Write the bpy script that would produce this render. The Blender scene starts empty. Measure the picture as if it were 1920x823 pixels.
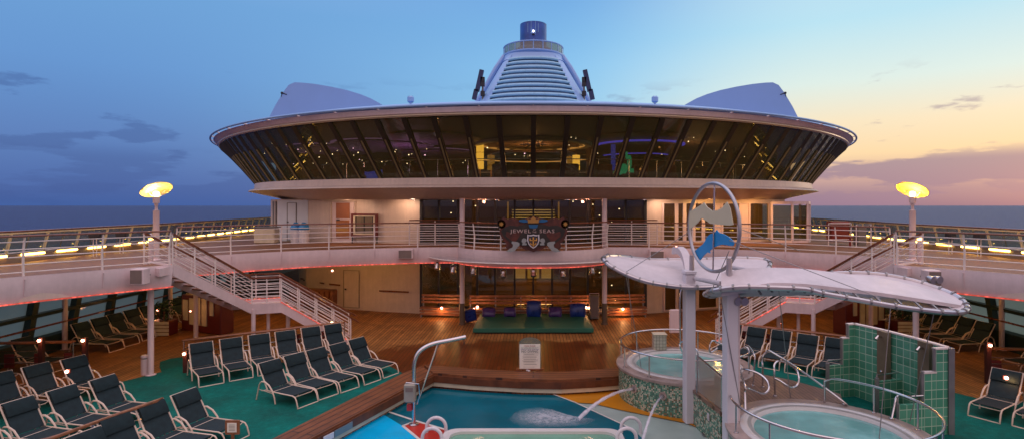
import bpy, math, random
from mathutils import Vector, Matrix
random.seed(7)
F, H, CX, CY = 1050.0, 5.2, 1000.0, 385.0
DK = 3.35                      # height of the promenade deck above the pool deck
sc = bpy.context.scene
COL = sc.collection
PI = math.pi

def G(px, py, z=0.0):
    """ground point seen at a photograph pixel, on the level z"""
    Y = (H - z) * F / (py - CY)
    return ((px - CX) * Y / F, Y)

def P(px, py, Y):
    return Vector(((px - CX) * Y / F, Y, H - (py - CY) * Y / F))

def lin(r, g, b):
    def f(c):
        c /= 255.0
        return c / 12.92 if c <= 0.04045 else ((c + 0.055) / 1.055) ** 2.4
    return (f(r), f(g), f(b), 1.0)

# ------------------------------------------------------------------ materials
def newmat(name):
    m = bpy.data.materials.new(name); m.use_nodes = True
    nt = m.node_tree; nt.nodes.clear()
    out = nt.nodes.new('ShaderNodeOutputMaterial')
    return m, nt, out

def N(nt, t, **kw):
    n = nt.nodes.new(t)
    for k, v in kw.items():
        if k.startswith('i_'):
            n.inputs[int(k[2:])].default_value = v
        else:
            setattr(n, k, v)
    return n

def pbr(name, col, rough=0.5, metal=0.0, var=0.12, vscale=3.0, bump=0.0, bscale=40.0, spec=0.5, coat=0.0, streak=0.0, stain=0.0):
    m, nt, out = newmat(name)
    b = N(nt, 'ShaderNodeBsdfPrincipled')
    b.inputs['Roughness'].default_value = rough
    b.inputs['Metallic'].default_value = metal
    b.inputs['Specular IOR Level'].default_value = spec
    b.inputs['Coat Weight'].default_value = coat
    tc = N(nt, 'ShaderNodeTexCoord')
    no = N(nt, 'ShaderNodeTexNoise'); no.inputs['Scale'].default_value = vscale; no.inputs['Detail'].default_value = 5
    nt.links.new(tc.outputs['Object'], no.inputs['Vector'])
    r = N(nt, 'ShaderNodeValToRGB')
    r.color_ramp.elements[0].position = 0.3; r.color_ramp.elements[1].position = 0.7
    r.color_ramp.elements[0].color = tuple(c * (1 - var) for c in col[:3]) + (1,)
    r.color_ramp.elements[1].color = tuple(min(1, c * (1 + var)) for c in col[:3]) + (1,)
    nt.links.new(no.outputs['Fac'], r.inputs['Fac'])
    col_out = r.outputs['Color']
    for amt, scl, sc_, lo, hi in ((streak, (5, 5, 0.5), 1.6, 0.42, 0.62), (stain, (1, 1, 1), 0.7, 0.40, 0.60), (stain, (1, 1, 1), 6.0, 0.45, 0.62)):
        if amt:
            mp_ = N(nt, 'ShaderNodeMapping'); mp_.inputs['Scale'].default_value = scl; nt.links.new(tc.outputs['Object'], mp_.inputs[0])
            ns = N(nt, 'ShaderNodeTexNoise'); ns.inputs['Scale'].default_value = sc_; ns.inputs['Detail'].default_value = 8; ns.inputs['Roughness'].default_value = .7
            nt.links.new(mp_.outputs[0], ns.inputs['Vector'])
            ms = N(nt, 'ShaderNodeMapRange'); ms.inputs['From Min'].default_value = lo; ms.inputs['From Max'].default_value = hi; ms.inputs['To Min'].default_value = 1 - amt; ms.inputs['To Max'].default_value = 1.0
            nt.links.new(ns.outputs['Fac'], ms.inputs['Value'])
            vs_ = N(nt, 'ShaderNodeVectorMath', operation='SCALE'); nt.links.new(col_out, vs_.inputs[0]); nt.links.new(ms.outputs[0], vs_.inputs['Scale']); col_out = vs_.outputs[0]
    nt.links.new(col_out, b.inputs['Base Color'])
    rr = N(nt, 'ShaderNodeMapRange'); rr.inputs['To Min'].default_value = max(0.02, rough * 0.8); rr.inputs['To Max'].default_value = min(1, rough * 1.25)
    nt.links.new(no.outputs['Fac'], rr.inputs['Value']); nt.links.new(rr.outputs['Result'], b.inputs['Roughness'])
    if bump:
        n2 = N(nt, 'ShaderNodeTexNoise'); n2.inputs['Scale'].default_value = bscale; n2.inputs['Detail'].default_value = 3
        nt.links.new(tc.outputs['Object'], n2.inputs['Vector'])
        bp = N(nt, 'ShaderNodeBump'); bp.inputs['Strength'].default_value = bump; bp.inputs['Distance'].default_value = 0.02
        nt.links.new(n2.outputs['Fac'], bp.inputs['Height']); nt.links.new(bp.outputs['Normal'], b.inputs['Normal'])
    nt.links.new(b.outputs['BSDF'], out.inputs['Surface'])
    return m

def emit(name, col, s):
    m, nt, out = newmat(name)
    e = N(nt, 'ShaderNodeEmission'); e.inputs['Color'].default_value = col; e.inputs['Strength'].default_value = s
    nt.links.new(e.outputs[0], out.inputs['Surface'])
    return m

def schlick(nt):
    lw = N(nt, 'ShaderNodeLayerWeight'); lw.inputs[0].default_value = 0.5
    p = N(nt, 'ShaderNodeMath', operation='POWER'); p.inputs[1].default_value = 5; nt.links.new(lw.outputs['Facing'], p.inputs[0])
    q = N(nt, 'ShaderNodeMath', operation='MULTIPLY_ADD'); q.inputs[1].default_value = 0.94; q.inputs[2].default_value = 0.045; nt.links.new(p.outputs[0], q.inputs[0])
    return q
def glass(name, tint, refl=1.0, rough=0.02, film=0.0, fcol=(0.14, 0.11, 0.05, 1)):
    m, nt, out = newmat(name)
    t = N(nt, 'ShaderNodeBsdfTransparent'); t.inputs['Color'].default_value = tint
    if film:
        d = N(nt, 'ShaderNodeBsdfDiffuse'); d.inputs[0].default_value = fcol; mf = N(nt, 'ShaderNodeMixShader'); mf.inputs[0].default_value = film
        nt.links.new(t.outputs[0], mf.inputs[1]); nt.links.new(d.outputs[0], mf.inputs[2]); t = mf
    g = N(nt, 'ShaderNodeBsdfGlossy'); g.inputs['Roughness'].default_value = rough
    g.inputs['Color'].default_value = (0.9, 0.92, 0.95, 1)
    fr = schlick(nt)
    mu = N(nt, 'ShaderNodeMath', operation='MULTIPLY'); mu.inputs[1].default_value = refl
    mx = N(nt, 'ShaderNodeMixShader')
    nt.links.new(fr.outputs[0], mu.inputs[0]); nt.links.new(mu.outputs[0], mx.inputs[0])
    nt.links.new(t.outputs[0], mx.inputs[1]); nt.links.new(g.outputs[0], mx.inputs[2])
    nt.links.new(mx.outputs[0], out.inputs['Surface'])
    return m

def planks(name, c1, c2, gap, width=0.12, length=2.4, along='Y', rough=0.5, wet=None, stain=0.35):
    m, nt, out = newmat(name)
    tc = N(nt, 'ShaderNodeTexCoord')
    mp = N(nt, 'ShaderNodeMapping')
    if along == 'Y':
        mp.inputs['Rotation'].default_value = (0, 0, PI / 2)
    nt.links.new(tc.outputs['Object'], mp.inputs['Vector'])
    br = N(nt, 'ShaderNodeTexBrick'); br.offset = 0.37
    br.inputs['Color1'].default_value = c1; br.inputs['Color2'].default_value = c2; br.inputs['Mortar'].default_value = gap
    br.inputs['Scale'].default_value = 1.0; br.inputs['Mortar Size'].default_value = width * 0.09
    br.inputs['Brick Width'].default_value = length; br.inputs['Row Height'].default_value = width
    nt.links.new(mp.outputs[0], br.inputs['Vector'])
    no = N(nt, 'ShaderNodeTexNoise'); no.inputs['Scale'].default_value = 0.9; no.inputs['Detail'].default_value = 8; no.inputs['Roughness'].default_value = 0.65
    nt.links.new(tc.outputs['Object'], no.inputs['Vector'])
    # grain stretched along the plank
    mp2 = N(nt, 'ShaderNodeMapping'); mp2.inputs['Scale'].default_value = (1.2, 14, 1)
    nt.links.new(mp.outputs[0], mp2.inputs['Vector'])
    n3 = N(nt, 'ShaderNodeTexNoise'); n3.inputs['Scale'].default_value = 2.2; n3.inputs['Detail'].default_value = 4
    nt.links.new(mp2.outputs[0], n3.inputs['Vector'])
    mr = N(nt, 'ShaderNodeMapRange'); mr.inputs['From Min'].default_value = 0.3; mr.inputs['From Max'].default_value = 0.7
    mr.inputs['To Min'].default_value = 1 - stain; mr.inputs['To Max'].default_value = 1 + stain
    nt.links.new(no.outputs['Fac'], mr.inputs['Value'])
    mr3 = N(nt, 'ShaderNodeMapRange'); mr3.inputs['From Min'].default_value = 0.3; mr3.inputs['From Max'].default_value = 0.7
    mr3.inputs['To Min'].default_value = 0.8; mr3.inputs['To Max'].default_value = 1.2
    nt.links.new(n3.outputs['Fac'], mr3.inputs['Value'])
    mm = N(nt, 'ShaderNodeMath', operation='MULTIPLY'); nt.links.new(mr.outputs[0], mm.inputs[0]); nt.links.new(mr3.outputs[0], mm.inputs[1])
    vm = N(nt, 'ShaderNodeVectorMath', operation='SCALE'); nt.links.new(br.outputs['Color'], vm.inputs[0]); nt.links.new(mm.outputs[0], vm.inputs['Scale'])
    b = N(nt, 'ShaderNodeBsdfPrincipled'); b.inputs['Roughness'].default_value = rough
    colout = vm.outputs[0]
    if wet:
        # (centre x, centre y, radius x, radius y): rinsed, still wet planks
        sx = N(nt, 'ShaderNodeMapping'); sx.vector_type = 'POINT'
        sx.inputs['Location'].default_value = (-wet[0] / wet[2], -wet[1] / wet[3], 0)
        sx.inputs['Scale'].default_value = (1 / wet[2], 1 / wet[3], 0)
        nt.links.new(tc.outputs['Object'], sx.inputs['Vector'])
        ln = N(nt, 'ShaderNodeVectorMath', operation='LENGTH'); nt.links.new(sx.outputs[0], ln.inputs[0])
        ad = N(nt, 'ShaderNodeMath', operation='ADD'); nt.links.new(ln.outputs['Value'], ad.inputs[0])
        nz = N(nt, 'ShaderNodeTexNoise'); nz.inputs['Scale'].default_value = 1.3; nz.inputs['Detail'].default_value = 7
        nt.links.new(tc.outputs['Object'], nz.inputs['Vector'])
        nzz = N(nt, 'ShaderNodeMapRange'); nzz.inputs['To Min'].default_value = -0.35; nzz.inputs['To Max'].default_value = 0.35
        nt.links.new(nz.outputs['Fac'], nzz.inputs['Value']); nt.links.new(nzz.outputs[0], ad.inputs[1])
        wr = N(nt, 'ShaderNodeMapRange'); wr.interpolation_type = 'SMOOTHSTEP'
        wr.inputs['From Min'].default_value = 0.82; wr.inputs['From Max'].default_value = 1.05
        wr.inputs['To Min'].default_value = 1.0; wr.inputs['To Max'].default_value = 0.0
        nt.links.new(ad.outputs[0], wr.inputs['Value'])
        mx = N(nt, 'ShaderNodeMix'); mx.data_type = 'RGBA'; mx.blend_type = 'MULTIPLY'
        nt.links.new(wr.outputs[0], mx.inputs[0]); nt.links.new(colout, mx.inputs[6])
        mx.inputs[7].default_value = (0.36, 0.17, 0.10, 1)
        colout = mx.outputs[2]
        rr = N(nt, 'ShaderNodeMapRange'); rr.inputs['To Min'].default_value = rough; rr.inputs['To Max'].default_value = 0.3
        nt.links.new(wr.outputs[0], rr.inputs['Value']); nt.links.new(rr.outputs[0], b.inputs['Roughness']); b.inputs['Specular IOR Level'].default_value = .3
    nt.links.new(colout, b.inputs['Base Color'])
    bp = N(nt, 'ShaderNodeBump'); bp.inputs['Strength'].default_value = 0.4; bp.inputs['Distance'].default_value = 0.006; bp.invert = True
    nt.links.new(br.outputs['Fac'], bp.inputs['Height']); nt.links.new(bp.outputs[0], b.inputs['Normal'])
    nt.links.new(b.outputs[0], out.inputs['Surface'])
    return m

def grid_tiles(name, size, ramp, grout, rough=0.25, polar=0.0, gapw=0.12, size2=None, bump=0.3, diag=False, spec=0.5):
    """square tiles on a wall: u along the wall (or round a drum of radius `polar`), v = z"""
    m, nt, out = newmat(name)
    tc = N(nt, 'ShaderNodeTexCoord'); sp = N(nt, 'ShaderNodeSeparateXYZ'); nt.links.new(tc.outputs['Object'], sp.inputs[0])
    if polar:
        at = N(nt, 'ShaderNodeMath', operation='ARCTAN2'); nt.links.new(sp.outputs[1], at.inputs[0]); nt.links.new(sp.outputs[0], at.inputs[1])
        u = N(nt, 'ShaderNodeMath', operation='MULTIPLY'); nt.links.new(at.outputs[0], u.inputs[0]); u.inputs[1].default_value = polar
    else:
        u = N(nt, 'ShaderNodeMath', operation='ADD'); nt.links.new(sp.outputs[0], u.inputs[0]); nt.links.new(sp.outputs[1], u.inputs[1])
        if not diag: u.inputs[1].default_value = 0; nt.links.remove(u.inputs[1].links[0])
    su = N(nt, 'ShaderNodeMath', operation='DIVIDE'); nt.links.new(u.outputs[0], su.inputs[0]); su.inputs[1].default_value = size
    sv = N(nt, 'ShaderNodeMath', operation='DIVIDE'); nt.links.new(sp.outputs[2], sv.inputs[0]); sv.inputs[1].default_value = size2 or size
    outs = []
    fl = []
    for s in (su, sv):
        f = N(nt, 'ShaderNodeMath', operation='FLOOR'); nt.links.new(s.outputs[0], f.inputs[0]); fl.append(f)
        fr = N(nt, 'ShaderNodeMath', operation='FRACT'); nt.links.new(s.outputs[0], fr.inputs[0])
        c = N(nt, 'ShaderNodeMath', operation='SUBTRACT'); nt.links.new(fr.outputs[0], c.inputs[0]); c.inputs[1].default_value = 0.5
        a = N(nt, 'ShaderNodeMath', operation='ABSOLUTE'); nt.links.new(c.outputs[0], a.inputs[0]); outs.append(a)
    mxm = N(nt, 'ShaderNodeMath', operation='MAXIMUM'); nt.links.new(outs[0].outputs[0], mxm.inputs[0]); nt.links.new(outs[1].outputs[0], mxm.inputs[1])
    gt = N(nt, 'ShaderNodeMath', operation='GREATER_THAN'); nt.links.new(mxm.outputs[0], gt.inputs[0]); gt.inputs[1].default_value = 0.5 - gapw / 2
    cv = N(nt, 'ShaderNodeCombineXYZ'); nt.links.new(fl[0].outputs[0], cv.inputs[0]); nt.links.new(fl[1].outputs[0], cv.inputs[1])
    wn = N(nt, 'ShaderNodeTexWhiteNoise'); wn.noise_dimensions = '2D'; nt.links.new(cv.outputs[0], wn.inputs['Vector'])
    cr = N(nt, 'ShaderNodeValToRGB'); cr.color_ramp.interpolation = 'CONSTANT'
    while len(cr.color_ramp.elements) < len(ramp): cr.color_ramp.elements.new(0.5)
    for e, (p, c) in zip(cr.color_ramp.elements, ramp): e.position = p
    for e, (p, c) in zip(cr.color_ramp.elements, ramp): e.color = c
    nt.links.new(wn.outputs['Value'], cr.inputs[0])
    mx = N(nt, 'ShaderNodeMix'); mx.data_type = 'RGBA'
    nt.links.new(gt.outputs[0], mx.inputs[0]); nt.links.new(cr.outputs[0], mx.inputs[6]); mx.inputs[7].default_value = grout
    b = N(nt, 'ShaderNodeBsdfPrincipled'); b.inputs['Roughness'].default_value = rough; b.inputs['Specular IOR Level'].default_value = spec
    nt.links.new(mx.outputs[2], b.inputs['Base Color'])
    bp = N(nt, 'ShaderNodeBump'); bp.inputs['Strength'].default_value = bump; bp.inputs['Distance'].default_value = 0.01; bp.invert = True
    nt.links.new(mxm.outputs[0], bp.inputs['Height']); nt.links.new(bp.outputs[0], b.inputs['Normal'])
    nt.links.new(b.outputs[0], out.inputs['Surface'])
    return m

M = {}
M['white'] = pbr('white_paint', (0.66, 0.63, 0.66, 1), 0.38, var=0.06, vscale=0.8, bump=0.05, bscale=3, streak=.08)
M['wall'] = pbr('cream_wall_paint', (0.68, 0.55, 0.47, 1), 0.45, var=0.06, vscale=0.7, bump=0.04, bscale=2, streak=.07, stain=.05)
M['fascia'] = pbr('fascia_lamp_tint', (0.76, 0.60, 0.60, 1), 0.4, var=0.07, vscale=0.9, streak=.06, stain=.05, bump=.06, bscale=2)  # white fascia with the lamps' warm pink light mixed into its colour
M['roofw'] = pbr('roof_sky_tint', (0.24, 0.42, 0.74, 1), 0.35, var=0.05, vscale=0.4)  # white roof and wings; blue of the sky light put into the colour
M['sail'] = pbr('sail_sheet', (0.60, 0.54, 0.56, 1), 0.5, var=0.08, vscale=1.5, stain=.05)
M['funnel'] = pbr('funnel_sky_tint', (0.26, 0.44, 0.76, 1), 0.3, var=0.05, vscale=0.4)  # blue sky light put into the funnel's base colour
M['dblue'] = pbr('dark_blue_paint', (0.03, 0.10, 0.38, 1), 0.3, var=0.3, vscale=1.5)
M['dark'] = pbr('dark_rubber', (0.02, 0.02, 0.025, 1), 0.55)
M['dmull'] = pbr('bronze_mullion', (0.030, 0.022, 0.012, 1), 0.4, metal=0.0)
M['gmull'] = pbr('dull_gold_mullion', (0.24, 0.19, 0.09, 1), 0.4, metal=0.2)
M['steel'] = pbr('stainless', (0.62, 0.58, 0.58, 1), 0.22, metal=1.0, var=0.05)
M['dsteel'] = pbr('dull_steel', (0.30, 0.29, 0.29, 1), 0.4, metal=0.7)
M['rail'] = pbr('rail_white', (0.78, 0.68, 0.64, 1), 0.4, var=0.06)
M['wood'] = pbr('varnished_handrail', (0.16, 0.045, 0.018, 1), 0.28, var=0.3, vscale=6, coat=0.3)
M['bench'] = pbr('bench_wood', (0.26, 0.10, 0.045, 1), 0.45, var=0.3, vscale=7)
M['frame'] = pbr('lounger_frame', (0.66, 0.51, 0.40, 1), 0.35, var=0.06)
M['sling'] = pbr('navy_sling', (0.017, 0.032, 0.038, 1), 0.75, var=0.25, vscale=9, bump=0.3, bscale=160, spec=0.25)
M['sling2'] = pbr('navy_headrest', (0.014, 0.027, 0.031, 1), 0.8, var=0.25, vscale=9, bump=0.3, bscale=160, spec=0.2)
M['teak'] = planks('teak_deck', (0.23, 0.088, 0.022, 1), (0.36, 0.148, 0.040, 1), (0.035, 0.018, 0.01, 1), 0.13, 2.6, 'Y', 0.55, wet=(-0.2, 18.9, 6.6, 2.9))
M['teak2'] = planks('promenade_planks', (0.20, 0.072, 0.018, 1), (0.24, 0.088, 0.023, 1), (0.07, 0.026, 0.010, 1), 0.14, 2.6, 'Y', 0.6, stain=0.15)
M['coam'] = planks('teak_coaming', (0.15, 0.048, 0.015, 1), (0.19, 0.062, 0.02, 1), (0.04, 0.014, 0.008, 1), 0.21, 9, 'Y', 0.5)
M['carpet'] = pbr('green_deck_carpet', (0.0, 0.165, 0.13, 1), 0.85, var=0.2, vscale=1.1, bump=0.5, bscale=120, spec=0.2, stain=.24)
M['mat'] = pbr('green_mat_vinyl', (0.012, 0.10, 0.062, 1), 0.55, var=0.12, vscale=1.2)
M['wscreen'] = glass('windscreen_glass', (0.66, 0.76, 0.74, 1), 1.0, film=.38, fcol=(.24, .30, .25, 1))
M['loungeglass'] = glass('lounge_glass', (0.84, 0.80, 0.64, 1), 0.9, film=0.22, fcol=(0.13, 0.155, 0.055, 1))
M['wglass'] = glass('facade_glass', (0.72, 0.70, 0.56, 1), 1.0, film=0.18, fcol=(.16, .125, .04, 1))
M['hullglass'] = None
M['canopyglass'] = glass('canopy_glass', (0.62, 0.66, 0.62, 1), 1.5, 0.08, film=.3, fcol=(.33, .30, .24, 1))
M['frost'] = pbr('frosted_glass', (0.35, 0.37, 0.35, 1), 0.3)
M['hullgreen'] = pbr('hull_window_frame', (0.012, 0.030, 0.026, 1), 0.4)
M['led'] = None
M['carpetin'] = pbr('lounge_carpet', (0.05, 0.02, 0.03, 1), 0.9)
M['ceilin'] = pbr('lounge_ceiling_paint', (0.16, 0.11, 0.10, 1), 0.7)
M['purple'] = pbr('purple_ceiling_paint', (0.34, 0.20, 0.44, 1), 0.6)
M['redseat'] = pbr('red_velvet', (0.22, 0.025, 0.02, 1), 0.8)
M['wallin'] = pbr('lounge_panelling', (0.12, 0.055, 0.03, 1), 0.6)
M['cushion'] = pbr('violet_vinyl', (0.07, 0.035, 0.16, 1), 0.25, var=0.3, vscale=5, bump=0.6, bscale=9)
M['cushionb'] = pbr('blue_vinyl', (0.012, 0.035, 0.20, 1), 0.28, var=0.3, vscale=5, bump=0.5, bscale=8)
M['grey'] = pbr('grey_case', (0.16, 0.14, 0.125, 1), 0.5)
M['cream'] = pbr('cream_panel', (0.60, 0.52, 0.38, 1), 0.5)
M['maroon'] = pbr('maroon_panel', (0.13, 0.018, 0.015, 1), 0.4)
M['red'] = pbr('red_paint', (0.42, 0.022, 0.018, 1), 0.3)
M['stone'] = pbr('tub_rim_stone', (0.34, 0.26, 0.23, 1), 0.35, var=0.3, vscale=4)
M['tub'] = pbr('tub_acrylic', (0.62, 0.60, 0.58, 1), 0.25, var=0.04)
M['bluedol'] = pbr('blue_cutout', (0.01, 0.26, 0.60, 1), 0.35, var=0.05)
M['creamcut'] = pbr('cream_cutout', (0.62, 0.55, 0.38, 1), 0.4, var=0.04)
M['gold'] = pbr('gold_leaf', (0.70, 0.36, 0.08, 1), 0.35, metal=0.3)
M['silver'] = pbr('silver_paint', (0.26, 0.275, 0.27, 1), 0.4)
M['board'] = pbr('name_board', (0.020, 0.015, 0.011, 1), 0.5, var=0.5, vscale=2)
M['boardred'] = pbr('name_board_carving', (0.075, 0.016, 0.009, 1), 0.5, var=0.5, vscale=5)
M['binblue'] = pbr('blue_bin', (0.02, 0.22, 0.50, 1), 0.4)
M['ink'] = pbr('ink', (0.03, 0.03, 0.04, 1), 0.6)
M['paper'] = pbr('sign_face', (0.82, 0.78, 0.68, 1), 0.4, var=0.04)
M['leaf'] = pbr('leaf', (0.03, 0.07, 0.03, 1), 0.6, var=0.4)
M['e_tube'] = emit('tube_glow', (1.0, 0.56, 0.10, 1), 14)
M['e_lamp'] = emit('lamp_glow', (1.0, 0.80, 0.35, 1), 14)
M['e_dish'] = pbr('lamp_dish_enamel', (0.90, 0.70, 0.25, 1), 0.6, var=0.02)
M['e_warm'] = emit('warm_glow', (1.0, 0.62, 0.28, 1), 9)
M['e_warmdim'] = emit('warm_glow_dim', (1.0, 0.50, 0.16, 1), 0.9)
M['e_star'] = emit('ceiling_star', (1.0, 0.80, 0.62, 1), 6)
M['e_starp'] = emit('ceiling_star_pink', (0.9, 0.55, 1.0, 1), 7)
M['e_red'] = emit('marker_glow', (1.0, 0.38, 0.24, 1), 16)
M['e_gold'] = emit('lantern_glow', (1.0, 0.56, 0.09, 1), 1.6)
M['e_golddim'] = emit('lantern_glow_dim', (1.0, 0.48, 0.08, 1), 0.35)
M['e_blue'] = emit('blue_cove_glow', (0.10, 0.08, 1.0, 1), 0.9)
M['e_green'] = emit('green_cove_glow', (0.03, 0.9, 0.55, 1), 0.25)
M['e_purple'] = emit('purple_cove_glow', (0.42, 0.22, 0.65, 1), 0.3)
M['e_white'] = emit('white_fixture_glow', (1.0, 0.85, 0.70, 1), 12)
MOS = [(0.0, lin(185, 180, 158)), (0.25, lin(70, 130, 108)), (0.50, lin(50, 100, 86)), (0.72, lin(135, 165, 142)), (0.90, lin(110, 90, 66))]
M['block'] = grid_tiles('glass_block', 0.19, [(0.0, lin(88, 158, 130)), (0.25, lin(82, 150, 122)), (0.5, lin(96, 164, 136)), (0.8, lin(76, 146, 118))], lin(175, 205, 180), 0.12, gapw=0.09, size2=0.205, bump=0.5)
M['tile'] = grid_tiles('cream_tile', 0.1, [(0.0, lin(190, 180, 160)), (0.5, lin(200, 190, 170))], lin(120, 110, 100), 0.3, diag=True)

def led_mat():
    m, nt, out = newmat('rope_light_red')
    tc = N(nt, 'ShaderNodeTexCoord'); v = N(nt, 'ShaderNodeTexVoronoi'); v.inputs['Scale'].default_value = 9
    nt.links.new(tc.outputs['Object'], v.inputs['Vector'])
    r = N(nt, 'ShaderNodeMapRange'); r.inputs['From Min'].default_value = 0.0; r.inputs['From Max'].default_value = 0.6
    r.inputs['To Min'].default_value = 2.0; r.inputs['To Max'].default_value = 0.6
    nt.links.new(v.outputs['Distance'], r.inputs['Value'])
    e = N(nt, 'ShaderNodeEmission'); e.inputs['Color'].default_value = (1.0, 0.13, 0.09, 1)
    nt.links.new(r.outputs[0], e.inputs['Strength']); nt.links.new(e.outputs[0], out.inputs['Surface'])
    return m
M['led'] = led_mat()

def water_mat(name, col, rough=0.08, bump=0.15, bscale=2.5, foam=0.0, spec=0.5):
    m, nt, out = newmat(name)
    tc = N(nt, 'ShaderNodeTexCoord')
    b = N(nt, 'ShaderNodeBsdfPrincipled'); b.inputs['Roughness'].default_value = rough; b.inputs['Specular IOR Level'].default_value = spec
    n1 = N(nt, 'ShaderNodeTexNoise'); n1.inputs['Scale'].default_value = bscale; n1.inputs['Detail'].default_value = 4
    nt.links.new(tc.outputs['Object'], n1.inputs['Vector'])
    n2 = N(nt, 'ShaderNodeTexNoise'); n2.inputs['Scale'].default_value = 0.8; n2.inputs['Detail'].default_value = 6
    nt.links.new(tc.outputs['Object'], n2.inputs['Vector'])
    r = N(nt, 'ShaderNodeValToRGB'); r.color_ramp.elements[0].position = 0.35; r.color_ramp.elements[1].position = 0.68
    r.color_ramp.elements[0].color = tuple(c * 0.86 for c in col[:3]) + (1,)
    r.color_ramp.elements[1].color = tuple(min(1, c * (1.15 + foam)) for c in col[:3]) + (1,)
    nt.links.new(n2.outputs['Fac'], r.inputs[0]); nt.links.new(r.outputs[0], b.inputs['Base Color'])
    bp = N(nt, 'ShaderNodeBump'); bp.inputs['Strength'].default_value = bump; bp.inputs['Distance'].default_value = 0.05
    nt.links.new(n1.outputs['Fac'], bp.inputs['Height']); nt.links.new(bp.outputs[0], b.inputs['Normal'])
    nt.links.new(b.outputs[0], out.inputs['Surface'])
    return m
M['w_teal'] = water_mat('shallow_water_teal', (0.0, 0.11, 0.155, 1), 0.14, 0.22, spec=0.13)
M['w_cyan'] = water_mat('shallow_water_cyan', (0.0, 0.40, 0.72, 1), 0.2, 0.18, spec=0.08)
M['w_pool'] = water_mat('pool_water_green', (0.16, 0.36, 0.26, 1), 0.12, 0.25, spec=0.4)
M['w_tub'] = water_mat('hot_tub_water', (0.17, 0.42, 0.40, 1), 0.1, 0.2, 3, 0.35)
M['w_pale'] = water_mat('pale_floor', (0.36, 0.46, 0.42, 1), 0.25, 0.06, spec=0.3)
M['w_yellow'] = water_mat('yellow_floor', (0.56, 0.21, 0.010, 1), 0.35, 0.05, spec=0.25)
M['w_red'] = water_mat('red_floor', (0.45, 0.03, 0.02, 1), 0.3, 0.05, spec=0.3)
M['w_line'] = pbr('white_floor_line', (0.62, 0.60, 0.55, 1), 0.4)

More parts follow.
